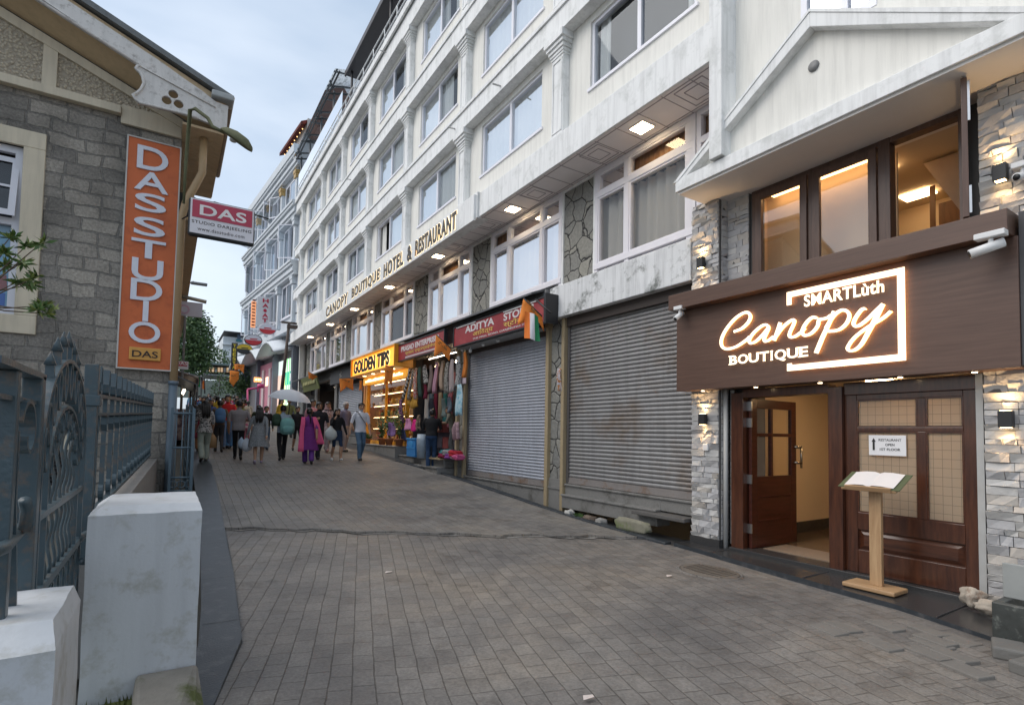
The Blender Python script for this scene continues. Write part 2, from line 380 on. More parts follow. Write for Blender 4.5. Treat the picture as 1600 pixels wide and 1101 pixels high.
sheet('pavement', [-3, 1.0, 1.6, 2.35, 3.75, 4.85, 5.28], lambda y: (interp(XR, y)-.01, 6.53), lambda x, y: gz(y)+.045+.01*(x-5.9), granite, nx=2)
b = MB(); ys = [-3, 1.0, 1.6, 2.35, 3.75, 4.85, 5.28]
for a, c in zip(ys, ys[1:]): b.poly([(interp(XR, a)-.012, a, gz(a)+.046), (interp(XR, c)-.012, c, gz(c)+.046), (interp(XR, c)-.015, c, gz(c)-.03), (interp(XR, a)-.015, a, gz(a)-.03)])
struct('pavement_edge', b, slate)
b = MB(); rr = random.Random(15)
for i in range(13):
    x = rr.uniform(4.55, 5.35); y = rr.uniform(1.35, 2.5); r_ = -.28+rr.uniform(-.06, .06)
    b.obox((x, y, gz(y)-.028+rr.uniform(0, .016)), Vector((cos(r_), sin(r_), rr.uniform(-.05, .05))).normalized(), Vector((0, 0, 1)), Vector((sin(r_), -cos(r_), 0)), .15, .09, .26)
struct('uneven_pavers', b, mat('worn_paver', (.17, .158, .143), .75, .22, 5, .5, 40), bevel=.008)
b = MB()
for x in (5.9,):
    for y in (2.0, 3.3, 4.6): b.box(interp(XR, y), 6.45, y-.003, y+.003, gz(y)+.046, gz(y)+.056)
struct('pavement_joints', b, darkm)
# gutter along the shutters
gut = mat('wet_gutter_concrete', (.06, .06, .06), .5, .4, 5, .3, 40)
sheet('gutter', frange(5.28, 34, 24), lambda y: (interp(XR, y)-.01, 6.75), lambda x, y: gz(y)-.03+.03*(x < 6.3), gut, nx=4)
b = MB()
for a, c in zip(frange(5.4, 15.5, 12), frange(5.4, 15.5, 12)[1:]):
    x = interp(XR, a); x2 = interp(XR, c); b.loft([[(x-.07, a, gz(a)-.05), (x-.07, a, gz(a)+.03), (x+.06, a, gz(a)+.035), (x+.06, a, gz(a)-.05)], [(x2-.07, c-.015, gz(c)-.05), (x2-.07, c-.015, gz(c)+.03), (x2+.06, c-.015, gz(c)+.035), (x2+.06, c-.015, gz(c)-.05)]])
struct('gutter_kerb', b, slate, bevel=.008)
# manhole
t_ = thing('manhole_cover', 'round rusty iron manhole cover set in the pavers near the entrance', 'manhole cover', (5.33, 4.05, gz(4)+.01))
b = MB(); c = (5.33, 4.08, gz(4.05)+.006); b.lathe(c, [(.001, .012), (.27, .012), (.285, .004)], 28, sx=1.0, sy=1.25)
iron_r = mat('rusty_iron', (.135, .115, .095), .7, .3, 9, .4, 60)
b.obj('cover', iron_r, t_)
b = MB()
for k in range(-5, 6): b.box(c[0]-.2+abs(k)*.012, c[0]+.2-abs(k)*.012, c[1]+k*.05-.008, c[1]+k*.05+.008, c[2]+.012, c[2]+.019)
b.obj('ribs', iron_r, t_)
b = MB(); b.loft([[(c[0]+cos(a)*r, c[1]+sin(a)*r*1.22, c[2]+z) for a in frange(0, 2*pi, 28)[:-1]] for r, z in ((.29, -.01), (.29, .008), (.315, .008), (.32, -.01))], caps=False); b.obj('concrete_ring', road_lo, t_)
# litter
for i, (px, py, lab) in enumerate([(607, 897, 'scrap of white paper on the pavers in mid road'), (920, 1096, 'torn pink paper scrap on the road at the bottom edge'), (1046, 903, 'small pale leaf scrap on the road below the manhole')]):
    p = ground(px, py); b = MB(); b.poly([(p.x-.04, p.y, p.z+.02), (p.x+.03, p.y-.015, p.z+.028), (p.x+.045, p.y+.02, p.z+.024), (p.x-.02, p.y+.03, p.z+.03)])
    tag(b.obj('litter', mat('scrap_paper', (.6, .52, .48), .8)), lab, 'litter')
# ================================================================ LEFT: GATE PIERS, RAILINGS
pier_m = mat('pier_white_paint', (.50, .52, .545), .6, .06, 2.5, .12, 50, streak=.12, rust=((.36, .36, .34), 5.5))
def pier(label, x0, x1, y0, y1, z0, z1, ch):
    b = MB()
    r = lambda i, z: [(x0+i, y0+i, z), (x1-i*.2, y0+i, z), (x1-i*.2, y1-i*.5, z), (x0+i, y1-i*.5, z)]
    b.loft([r(0, z0), r(0, z1), r(ch, z1+ch*.75)])
    bmesh.ops.subdivide_edges(b.bm, edges=list(b.bm.edges), cuts=14, use_grid_fill=True)
    for v_ in b.bm.verts: q_ = v_.co*9; v_.co += Vector((sin(q_.y*2+q_.z*1.7), sin(q_.x*2.3-q_.z*1.3), .6*sin(q_.x*3+q_.y*2.1)))*.0016+Vector((random.uniform(-1, 1), random.uniform(-1, 1), random.uniform(-1, 1)))*.0004
    for f in b.bm.faces: f.smooth = True
    for e_ in b.bm.edges: e_.smooth = not (len(e_.link_faces) == 2 and e_.calc_face_angle(0) > .35)
    return tag(b.obj('gate_pier', pier_m, bevel=0), label, 'pier', 'white gate piers')
pier('tall white painted gate pier beside the dark kerb strip', -.335, .19, 3.62, 4.35, -1.52, -.475, .055)
pier('white gate pier with stained rounded top in the bottom left corner', -.85, -.252, 2.08, 2.64, -1.6, -.66, .09)
moss = mat('mossy_concrete', (.20, .19, .17), .9, .3, 8, .5, 40, rust=((.07, .085, .025), 3.5))
b = MB(); b.loft([[(-.1, 2.2, -1.62), (.26, 2.9, -1.62), (.235, 3.62, -1.62), (-.12, 3.62, -1.62)], [(-.06, 2.3, -1.5), (.16, 2.95, -1.5), (.2, 3.615, -1.34), (-.09, 3.615, -1.34)]])
for f in b.bm.faces: f.smooth = False
tag(b.obj('concrete_step', moss, bevel=.02), 'sloping mossy concrete lump at the foot of the tall white pier', 'concrete step')
b = MB(); rr = random.Random(3)
for i in range(700):
    x = rr.uniform(-.5, -.06); y = rr.uniform(2.7, 3.6); z = -1.46; h = rr.uniform(.01, .05)
    a = rr.uniform(0, 6.3); b.poly([(x, y, z), (x+.01*cos(a), y+.01*sin(a), z), (x+.012*cos(a+1), y+.012*sin(a+1), z+h)])
b.box(-.9, -.1, 2.3, 3.6, -1.6, -1.46)
tag(b.obj('moss', mat('green_moss', (.07, .085, .02), .95, .5, 20)), None, None, kind='stuff')
blue = mat('blue_grey_iron_paint', (.046, .072, .087), .38, .3, 7, .2, 50, rust=((.11, .09, .075), 16))
def ribbon(b, pts, X0, w, t):
    """flat bar bent in the y-z plane, w wide along x, t thick"""
    P = [Vector((0, *p)) for p in pts]; rings = []
    for i, p in enumerate(P):
        d = (P[min(i+1, len(P)-1)]-P[max(i-1, 0)]).normalized(); n = Vector((0, -d.z, d.y))*t/2
        rings.append([(X0-w/2, p.y+n.y, p.z+n.z), (X0+w/2, p.y+n.y, p.z+n.z), (X0+w/2, p.y-n.y, p.z-n.z), (X0-w/2, p.y-n.y, p.z-n.z)])
    b.loft(rings)
    for f in b.bm.faces: f.smooth = False
def oval(cy, cz, ry, rz, n=14): return [(cy+ry*sin(a), cz-rz*cos(a)) for a in frange(0, 2*pi, n)]
# railing in front of the stone gable
fx = lambda y: -.42+.034*(y-4.35); frz = lambda y: .20+(y-4.35)*.025
rl = thing('iron_railing', 'blue grey iron railing with leaf tops in front of the stone gable wall', 'railing', (-.3, 7.4, -.7))
Y0, Y1 = 4.5, 10.35
def rail_bar(name, dz0, dz1, w):
    b = MB(); b.loft([[(fx(y)-w, y, frz(y)+dz0), (fx(y)+w, y, frz(y)+dz0), (fx(y)+w, y, frz(y)+dz1), (fx(y)-w, y, frz(y)+dz1)] for y in (Y0, Y1)])
    for f in b.bm.faces: f.smooth = False
    b.obj(name, blue, rl)
rail_bar('rail', -.012, .012, .025); rail_bar('rail', -.135, -.115, .022); rail_bar('rail', -.80, -.775, .022)
bk = MB(); H = -.80
ribbon(bk, [(0, -.80), (0, -.23)], 0, .03, .014); ribbon(bk, [(0, -.12), (0, 0)], 0, .026, .03)
for s in (1, -1):
    ribbon(bk, [(0, .0), (s*.055, .035), (s*.066, .09), (s*.045, .145), (s*.028, .20)], 0, .045, .012)
    ribbon(bk, [(0, -.25), (s*.05, -.20), (s*.045, -.155), (0, -.13)], 0, .035, .01)
ribbon(bk, oval(0, -.70, .04, .05), 0, .03, .01)
me = None; n = 15
for i in range(n):
    y = lerp(Y0+.14, Y1-.08, i/(n-1)); 
    if me is None: o = bk.obj('picket', blue, None); me = o.data
    else: o = bpy.data.objects.new('picket', me); COL.objects.link(o)
    o.location = (fx(y), y, frz(y)); bpy.context.view_layer.update(); adopt(o, rl)
b = MB(); b.box(-.46, -.385, 4.38, 4.46, -.85, .40); b.box(-.475, -.37, 4.365, 4.475, .13, .2); b.obj('post', blue, rl, bevel=.006)
b = MB()
b.loft([[(fx(y)-.13, y, -1.6), (fx(y)+.1, y, -1.6), (fx(y)+.1, y, frz(y)-.86), (fx(y)-.13, y, frz(y)-.86)] for y in (4.4, 10.49)])
for f in b.bm.faces: f.smooth = False
tag(b.obj('railing_wall', mat('grey_render', (.22, .21, .20), .85, .2, 5, .3, 50), bevel=.01), 'low grey rendered wall carrying the leaf topped railing', 'low wall')
# arched gate leaf between the piers
GX = -.42
GX = -.42; GZ_ = 0
gt = thing('iron_gate', 'arched blue grey iron gate leaf with spear tips and oval rings between the white piers', 'gate', (GX, 3.4, -.7))
cy, hw = 3.38, .64
arch = lambda s, top, base: [(cy-hw*s, base-.9)]+[(cy-hw*s*cos(a), base+(top-base)*sin(a)) for a in frange(0, pi, 22)]+[(cy+hw*s, base-.9)]
b = MB(); ribbon(b, arch(1, .31, -.09), GX, .045, .018); b.obj('arch', blue, gt)
b = MB(); ribbon(b, arch(.72, .09, -.21), GX, .035, .016); b.obj('arch', blue, gt)
for a in frange(.12, pi-.12, 10):
    b = MB(); y = cy-hw*.86*cos(a); z = -.14+(.255+.1)*sin(a); ribbon(b, oval(y, z, .042, .085), GX, .04, .012); b.obj('ring', blue, gt)
for a in frange(.25, pi-.25, 8):
    b = MB(); y = cy-hw*.62*cos(a); z = -.23+.26*sin(a); ribbon(b, oval(y, z, .03, .045, 10), GX, .03, .01); b.obj('ring', blue, gt)
for i in range(7):
    y = cy+(i-3)*.12; b = MB(); pts = [(GX+.007*sin(k*1.3), y+.004*cos(k*1.3), lerp(-.66, .02-.04*abs(i-3), k/16)) for k in range(17)]
    b.tube(pts, .014, 5, flat=.5); b.obj('twisted_bar', blue, gt)
for i in range(7):
    y = cy+(i-3)*.15; z = -.09+.40*max(0, 1-((y-cy)/hw)**2)**.5; b = MB(); h = .15-.012*abs(i-3)
    ribbon(b, [(y, z), (y, z+h*.55)], GX, .03, .02); b.loft([[(GX-.02, y-.02, z+h*.5), (GX+.02, y-.02, z+h*.5), (GX+.02, y+.02, z+h*.5), (GX-.02, y+.02, z+h*.5)], [(GX-.002, y-.002, z+h), (GX+.002, y-.002, z+h), (GX+.002, y+.002, z+h), (GX-.002, y+.002, z+h)]]); b.obj('spear_tip', blue, gt)
b = MB(); b.box(GX-.02, GX+.02, 2.74, 4.1, -.685, -.65); b.obj('rail', blue, gt)
b = MB(); b.box(GX-.015, GX+.015, 2.74, 4.05, -1.0, -.975); b.obj('rail', blue, gt)
b = MB(); b.box(GX-.02, GX+.02, 2.74, 4.02, -.37, -.345); b.obj('rail', blue, gt)
b = MB()
for i in range(8): ribbon(b, oval(2.84+i*.16, -.82, .06, .13, 12), GX, .03, .012)
b.obj('ring_band', blue, gt)
b = MB(); b.tube([(GX, 4.0, -.66), (GX+.02, 4.1, -.65), (GX+.07, 4.2, -.64)], .022, 8); b.tube([(-.39, 4.0, -.78), (-.34, 4.05, -.80)], .02, 8); b.obj('hinge', blue, gt)
# left railing panel with scroll
lp = thing('scroll_railing', 'blue grey iron panel with a large scroll at the left edge', 'railing', (GX, 2.4, -.6))
b = MB(); b.box(GX-.03, GX+.03, 2.60, 2.66, -.68, .185); b.obj('post', blue, lp, bevel=.005)
b = MB(); b.box(GX-.025, GX+.025, 2.24, 2.285, -.68, .17); b.obj('post', blue, lp, bevel=.005)
b = MB(); b.box(GX-.03, GX+.03, 2.0, 2.66, .17, .19); b.box(GX-.015, GX+.015, 2.0, 2.6, .075, .09); b.obj('rail', blue, lp)
b = MB(); sp = [(2.43+cos(a)*r_, -.03+sin(a)*r_) for a, r_ in [(pi*.9-k*.32, .13-.0052*k) for k in range(19)]]
ribbon(b, sp, GX, .06, .014); ribbon(b, [(2.30, -.02), (2.31, -.25), (2.38, -.5), (2.41, -.66)], GX, .05, .014); b.obj('scroll', blue, lp)
b = MB(); b.tube([(GX, 2.0, -.36), (GX+.02, 2.2, -.37), (GX, 2.6, -.36)], .02, 8); b.tube([(GX+.03, 2.42, -.36), (GX+.03, 2.44, -.29), (GX+.03, 2.4, -.25)], .018, 8); b.obj('bolt', blue, lp)
# white storage box behind the gate
sb = thing('storage_box', 'pale blue white cabinet with teal and yellow stickers standing behind the iron gate', 'cabinet', (-1.3, 4.2, -1.5))
b = MB(); b.box(-1.9, -.95, 4.0, 4.9, -1.5, -.42); b.obj('body', mat('pale_blue_plastic', (.42, .52, .70), .5, .08), sb, bevel=.02)
b = MB(); b.box(-.949, -.945, 4.25, 4.75, -.85, -.5); b.obj('panel', mat('white_plastic', (.7, .72, .76), .5, .05), sb)
b = MB(); b.box(-.945, -.941, 4.45, 4.58, -.8, -.6); b.obj('sticker', mat('teal_sticker', (.03, .3, .36), .5), sb)
b = MB(); b.box(-1.3, -1.02, 3.99, 3.995, -.78, -.48); b.obj('sticker', pattern('yellow_black_sticker', (.55, .35, .04), (.03, .02, .01), 30, 'noise'), sb)
# scrolled fence standing on the far side, along the pavement edge
ff = thing('fence', 'blue fence of ring scrolls along the side wall beyond the white pier', 'fence', (.3, 12.5, -1.2))
bl2 = mat('blue_fence_paint', (.075, .12, .155), .4, .2, 9)
def bar(x0, y0, z0, x1, y1, z1, r=.016): b.tube([(x0, y0, z0), (x1, y1, z1)], r, 6)
fy0, fy1, fX = 9.6, 13.5, .34
b = MB()
for z in (.22, -.3, -.75, -.95, -1.3): bar(fX, fy0, z, fX+.08, fy1, z+.2)
for z in (.22, -.3, -.75, -.95, -1.3): bar(.05, fy0, z, fX, fy0, z)
b.obj('rail', bl2, ff)
b = MB()
for i in range(3):
    x = .11+i*.1; b.tube([(x+.05*cos(a), fy0, -1.12+.09*sin(a)) for a in frange(0, 2*pi, 14)], .009, 5); b.tube([(x+.05*cos(a), fy0, -.85+.05*sin(a)) for a in frange(0, 2*pi, 14)], .009, 5)
for i in range(14):
    y = fy0+.15+i*.27; z = (y-fy0)*.05; b.tube([(fX, y+.11*cos(a), -1.12+z+.1*sin(a)) for a in frange(0, 2*pi, 14)], .009, 5); b.tube([(fX, y+.06*cos(a), -.85+z+.06*sin(a)) for a in frange(0, 2*pi, 14)], .009, 5)
b.obj('scrollwork', bl2, ff)
for y in (fy0, fy0+1.9, fy1):
    b = MB(); b.box(fX-.02, fX+.02, y-.02, y+.02, -1.5, .3+(y-fy0)*.05); b.obj('post', bl2, ff)
b = MB(); b.box(.04, .075, fy0-.02, fy0+.02, -1.5, .3); b.obj('post', bl2, ff)
for i in range(16):
    y = fy0+.12+i*.25; z = (y-fy0)*.05; b = MB(); b.tube([(fX+.02*(y-fy0), y, -1.3+z), (fX+.02*(y-fy0), y, .3+z)], .009, 5); b.obj('bar', bl2, ff)
for i in range(3):
    b = MB(); b.tube([(.12+i*.08, fy0, -1.3), (.12+i*.08, fy0, .28)], .009, 5); b.obj('bar', bl2, ff)
# ================================================================ DAS STUDIO BUILDING
stone_y = masonry('grey_squared_rubble', 'xz', (.43, .395, .35), (.225, .212, .197), (.25, .237, .22), .46, .205, .016, .16, .9, stain=.45, dist=.05)
stone_x = masonry('grey_squared_rubble_side', 'yz', (.43, .395, .35), (.225, .212, .197), (.25, .237, .22), .46, .205, .016, .16, .9, stain=.45, dist=.05)
beige = mat('cream_painted_plaster', (.59, .52, .40), .75, .12, 3, .2, 50, streak=.2)
beigew = mat('tan_painted_boards', (.56, .42, .26), .65, .15, 4, .15, 40, streak=.15)
m, t, bs = newmat('pebbledash'); v = coord(t, 'xzy')
vo = N(t, 'ShaderNodeTexVoronoi'); vo.inputs['Scale'].default_value = 24; t.links.new(v, vo.inputs[0]); nn = noise(t, coord(t), 40, 4)
mm = N(t, 'ShaderNodeMath', operation='MULTIPLY_ADD'); mm.inputs[1].default_value = .5; t.links.new(nn, mm.inputs[0]); t.links.new(vo.outputs[0], mm.inputs[2])
t.links.new(ramp(t, mm.outputs[0], [(.3, (.62, .53, .40)), (.62, (.52, .45, .34)), (.8, (.40, .345, .27))]), bs.inputs['Base Color']); bs.inputs['Roughness'].default_value = .9
iv = N(t, 'ShaderNodeMath', operation='MULTIPLY'); iv.inputs[1].default_value = -1; t.links.new(mm.outputs[0], iv.inputs[0]); bump(t, bs, iv.outputs[0], .9, .05); pebble = m
das = thing('stone_building', 'grey stone building with pebbledash gable and carved white bargeboard on the left', 'building', (-3, 14, -1.5))
WX0, WX1, WZ0, WZ1 = -3.6, -1.69, 1.33, 4.35
b = MB()
b.box(-8, WX0, 10.5, 10.9, -1.8, 5.0); b.box(-1.0, .02, 10.5, 10.9, -1.8, 5.0); b.box(WX1, -1.0, 10.5, 10.9, -.15, 5.0); b.box(WX0, WX1, 10.5, 10.9, WZ1, 5.0); b.box(WX0, WX1, 10.5, 10.9, -.15, WZ0); b.box(WX0, -1.0, 10.5, 10.9, -1.8, -.9)
b.obj('wall', stone_y, das)
b = MB(); b.box(-.4, .021, 10.9, 30, -1.8, 4.6); b.obj('side_wall', stone_x, das)
b = MB(); b.prism([(-8.6, 5.0), (.02, 5.0), (-.4, 5.25), (-4.3, 6.85), (-8.2, 5.25)], 'y', 10.46, 10.8); b.obj('gable_panel', pebble, das)
b = MB(); b.box(-8, -.807, 10.38, 10.5, 4.94, 5.07); b.box(-.807, .02, 10.44, 10.5, 4.82, 5.12); b.obj('string_course', beige, das, bevel=.01)
pst = [onY(79, 90, 10.44).x, onY(79, 90, 10.44).x-1.35, onY(79, 90, 10.44).x-2.7]
for x in pst: 
    b = MB(); b.box(x-.085, x+.085, 10.424, 10.458, 5.07, 4.98+.40*(.03-x)+.03); b.obj('timber_strip', beige, das)
b = MB(); b.prism([(-4.3, 6.86), (.03, 5.12), (.03, 4.98), (-4.3, 6.70)], 'y', 10.41, 10.458); b.obj('timber_strip', beige, das)
# window
w = MB()
w.box(WX0, WX1, 10.46, 10.52, WZ0, WZ0+.27); w.box(WX0, WX1, 10.46, 10.52, WZ1-.25, WZ1); w.box(WX1-.25, WX1, 10.461, 10.66, WZ0+.27, WZ1-.25); w.box(WX0, WX0+.25, 10.461, 10.66, WZ0+.27, WZ1-.25)
wn = w.obj('window', beige, das, bevel=.01)
lil = mat('lilac_white_window_paint', (.62, .62, .67), .45, .06)
ix0, ix1, iz0, iz1 = WX0+.25, WX1-.25, WZ0+.27, WZ1-.25
b = MB(); b.box(ix0, ix0+.1, 10.56, 10.66, iz0, iz1); b.box(ix1-.1, ix1, 10.56, 10.66, iz0, iz1); b.box(ix0+.1, ix1-.1, 10.56, 10.66, iz0, iz0+.1); b.box(ix0+.1, ix1-.1, 10.56, 10.66, iz1-.1, iz1); b.box(ix0+.1, ix1-.1, 10.56, 10.66, 2.93, 3.03); b.box(-2.72, -2.62, 10.57, 10.66, iz0+.1, 2.93); b.obj('frame', lil, wn)
b = MB(); b.poly([(ix0, 10.64, iz0), (ix1, 10.64, iz0), (ix1, 10.64, 2.95), (ix0, 10.64, 2.95)]); b.obj('pane', pane, wn)
b = MB(); b.poly([(ix0, 10.67, iz0+.05), (ix1, 10.67, iz0+.05), (ix1, 10.67, 2.95), (ix0, 10.67, 2.95)]); b.obj('backing', mat('pale_blue_board', (.30, .42, .50), .8), wn)
# tilted hopper sash
hs = MB(); A = Vector((0, -sin(radians(14)), cos(radians(14)))); 
def hbar(x0, x1, s0, s1):
    o_ = Vector((0, 10.43, 3.03)); q = Vector((0, cos(radians(14)), sin(radians(14))))*.045
    A2 = Vector((0, sin(radians(10)), cos(radians(10))))
    c_ = [o_+A2*s+Vector((x, 0, 0)) for x in (x0, x1) for s in (s0, s1)]
    r_ = [[c_[0], c_[1], c_[3], c_[2]], [p+q for p in (c_[0], c_[1], c_[3], c_[2])]]
    hs.loft(r_)
for a in ((ix0+.05, ix1-.05, 0, .09), (ix0+.05, ix1-.05, .84, .92), (ix0+.05, ix0+.13, .09, .84), (ix1-.13, ix1-.05, .09, .84), (ix0+.13, ix1-.13, .44, .475), (-2.35, -2.31, .09, .44), (-2.35, -2.31, .475, .84), (-2.9, -2.86, .09, .44), (-2.9, -2.86, .475, .84)): hbar(*a)
for f in hs.bm.faces: f.smooth = False
sash = hs.obj('hopper_sash', lil, wn)
b = MB(); A2 = Vector((0, sin(radians(10)), cos(radians(10)))); o_ = Vector((0, 10.46, 3.03))
b.poly([o_+Vector((ix0+.1, 0, 0))+A2*.05, o_+Vector((ix1-.1, 0, 0))+A2*.05, o_+Vector((ix1-.1, 0, 0))+A2*.88, o_+Vector((ix0+.1, 0, 0))+A2*.88]); b.obj('pane', pane, sash)
b = MB(); b.box(WX0, WX1, 10.75, 10.78, WZ0, WZ1); b.obj('interior', dark_in, wn)
# lower window under the lintel
b = MB(); b.box(-3.6, -1.0, 10.47, 10.5, -.36, -.14); b.obj('lintel', beige, das)
b = MB(); b.box(-3.6, -1.001, 10.75, 10.8, -.9, -.15); 
for k in range(9): b.box(-3.6, -1.002, 10.6, 10.74, -.88+k*.058, -.87+k*.058)
b.obj('louvre_vent', darkm, das)
# poster behind the lower pane: plain shapes
pt = thing('poster', 'blue and red poster stuck inside the lilac framed window', 'poster', (-2.2, 10.655, 1.8))
b = MB(); b.box(-2.6, -2.06, 10.655, 10.66, 1.72, 2.78); b.obj('sheet', mat('poster_pale_blue', (.22, .42, .55), .6), pt)
b = MB(); b.prism([(-2.6, 2.25), (-2.3, 2.25), (-2.2, 2.15), (-2.08, 2.2), (-2.06, 1.98), (-2.3, 1.95), (-2.6, 2.05)], 'y', 10.65, 10.654); b.obj('red_shape', mat('poster_red', (.32, .07, .05), .6), pt)
b = MB(); b.ell((-2.42, 10.648, 2.5), .15, .004, .13); b.obj('red_shape', mat('poster_red', (.32, .07, .05), .6), pt)
b = MB(); b.prism([(-2.6, 1.74), (-2.08, 1.74), (-2.08, 1.93), (-2.3, 1.9), (-2.6, 1.98)], 'y', 10.65, 10.654); b.obj('blue_shape', mat('poster_blue', (.03, .12, .42), .6), pt)
# roof: planes rise to the ridge at x=-4.3
roofm = mat('grey_roof_sheet', (.14, .15, .155), .6, .25, 4, .2, 30, streak=.3)
rz = lambda x: 5.50+.40*(.66-x)
b = MB()
for (y0, y1) in ((9.84, 13.0),):
    b.prism([(.70, rz(.70)), (-4.3, rz(-4.3)), (-9.3, rz(.70)), (-9.3, rz(.70)-.09), (-4.3, rz(-4.3)-.1), (.70, rz(.70)-.09)], 'y', y0, y1)
b.prism([(.45, 4.75), (-4.3, rz(-4.3)-.2), (-9, 4.75), (-9, 4.65), (-4.3, rz(-4.3)-.3), (.45, 4.65)], 'y', 13.0, 30)
b.obj('roof', roofm, das)
b = MB()
for xs in ((.58, -4.3), (-9.1, -4.3)):
    zr = lambda x: rz(x) if x > -4.31 else rz(-8.6-x)
    b.loft([[(x, 9.945, zr(x)-.44), (x, 10.455, zr(x)-.59), (x, 10.455, zr(x)-.12), (x, 9.945, zr(x)-.12)] for x in xs])
for f in b.bm.faces: f.smooth = False
b.obj('verge_soffit', beigew, das)
b = MB(); b.box(.021, .60, 9.95, 12.9, 4.83, 4.87); b.box(.58, .61, 9.95, 12.9, 4.86, 5.4); b.box(.021, .6, 12.86, 12.9, 4.86, 5.4)
for y in frange(10.3, 12.7, 8): b.box(.03, .59, y-.004, y+.004, 4.824, 4.83)
b.obj('eaves_soffit', beigew, das)
b = MB(); b.box(.021, .40, 12.95, 30, 4.3, 4.36); b.box(.38, .41, 12.95, 30, 4.33, 4.7); b.obj('eaves_soffit', beigew, das)
b = MB(); b.tube([(.68, 9.8, 5.42), (.70, 13.0, 5.40)], .05, 8); b.obj('gutter_pipe', mat('rusty_gutter', (.22, .17, .13), .7, .3, 8), das)
# bargeboard with trefoil
zz = lambda x, y: onY(160+x/5.504, 60+y/5.504, 9.9)
outl = [zz(*p) for p in [(515, 215), (700, 350), (850, 452), (975, 550), (1082, 590), (1068, 790), (1040, 800), (940, 742), (820, 695), (700, 655), (500, 605), (320, 562), (285, 530), (262, 495), (300, 478), (335, 445), (357, 395), (345, 340), (318, 295), (285, 268), (312, 236)]]
pp = [(p.x, p.z) for p in outl]
sl_ = (pp[0][1]-pp[1][1])/(pp[1][0]-pp[0][0])
tl = (-4.3, pp[0][1]+.40*(pp[0][0]+4.3)); bl = (-4.3, pp[-1][1]+.40*(pp[-1][0]+4.3))
b = MB(); b.prism([tl]+pp+[bl], 'y', 9.88, 9.94)
whb = mat('peeling_white_board', (.62, .60, .58), .7, .1, 4, .25, 35, streak=.15, rust=((.36, .34, .32), 9))
bb = b.obj('bargeboard', whb, das)
cut = MB()
for (x, y) in ((610, 485), (553, 537), (655, 570)):
    p = zz(x, y); cut.tube([(p.x, 9.7, p.z), (p.x, 10.1, p.z)], .068, 14)
co_ = cut.obj('cutter', whb)
mo = bb.modifiers.new('cut', 'BOOLEAN'); mo.object = co_; mo.operation = 'DIFFERENCE'; mo.solver = 'EXACT'
bpy.context.view_layer.update()
me2 = bpy.data.meshes.new_from_object(bb.evaluated_get(bpy.context.evaluated_depsgraph_get())); bb.modifiers.clear(); bb.data = me2
bpy.data.objects.remove(co_)
b = MB(); mold = [Vector((p[0], 9.87, p[1])) for p in pp[8:21]]; b.tube(mold, .022, 6); b.tube([(bl[0], 9.87, bl[1]), (pp[-1][0], 9.87, pp[-1][1])], .025, 6); b.tube([(-4.3, 9.87, (tl[1]+bl[1])/2+.02), (pp[-1][0]+.05, 9.87, (pp[0][1]+pp[-1][1])/2+.02-.12), (pp[3][0], 9.87, pp[3][1]-.1)], .012, 6); b.obj('moulding', whb, das)
b = MB(); b.box(.40, .72, 9.78, 10.1, 5.36, 5.46); b.obj('eaves_cap', mat('lead_sheet', (.34, .36, .37), .6, .15, 9), das, bevel=.02)
# downpipe
pc = mat('tan_pipe_paint', (.42, .29, .16), .5, .12, 6)
b = MB(); e = onY(316, 270, 10.25); b.tube([(e.x, 10.25, 4.83), (e.x, 10.25, e.z), (.12, 10.34, 3.72), (.07, 10.42, 3.5), (.06, 10.42, .72)], .058, 10); b.obj('downpipe', pc, das)
b = MB(); b.tube([(.06, 10.42, .72), (.05, 10.42, -1.5)], .064, 10); b.tube([(.06, 10.42, .70), (.06, 10.42, .76)], .075, 10); b.obj('downpipe', mat('blue_grey_pipe_paint', (.10, .14, .18), .5, .15, 6), das)
# bird on the roof end
p = onY(350, 150, 9.95); bd = thing('bird', 'small grey bird perched on the end of the gable roof', 'bird', (p.x, p.y, 5.46))
b = MB(); b.loft([[(p.x+x, 9.95+cos(a)*r, 5.51+z+sin(a)*r) for a in frange(0, 2*pi, 8)[:-1]] for x, r, z in ((-.085, .004, .05), (-.07, .02, .05), (-.05, .022, .045), (-.03, .026, .02), (0, .034, .0), (.03, .026, -.01), (.06, .01, -.025), (.11, .007, -.045))])
b.tube([(p.x-.01, 9.94, 5.5), (p.x-.01, 9.94, 5.458)], .004, 5); b.tube([(p.x+.01, 9.96, 5.5), (p.x+.01, 9.96, 5.458)], .004, 5)
b.obj('body', mat('grey_feathers', (.16, .17, .18), .8, .2, 40), bd)
# orange DAS STUDIO sign
red_o = mat('orange_sign_paint', (.56, .125, .03), .55, .12, 4, .06, 30, rust=((.43, .085, .02), 3))
letw = mat('white_sign_letters', (.66, .68, .76), .5, .08, 20)
sg = thing('vertical_sign', 'tall orange sign with white raised lettering on the stone gable wall', 'sign', (-.34, 10.45, .93))
b = MB(); b.box(-.69, .005, 10.40, 10.47, .93, 4.617); b.obj('panel', red_o, sg)
b = MB()
for a in ((-.71, -.69, .91, 4.637), (.005, .025, .91, 4.637)): b.box(a[0], a[1], 10.385, 10.47, a[2], a[3])
b.box(-.69, .005, 10.385, 10.47, .91, .93); b.box(-.69, .005, 10.385, 10.47, 4.617, 4.637); b.obj('frame', mat('weathered_aluminium', (.5, .48, .45), .5, .2), sg)
let = [('D', 233, 300), ('A', 268+1, 302+1), ('S', 300, 331), ('S', 343, 377), ('T', 375, 407), ('U', 408, 440), ('D', 437, 470), ('I', 470, 503), ('O', 503, 538)]
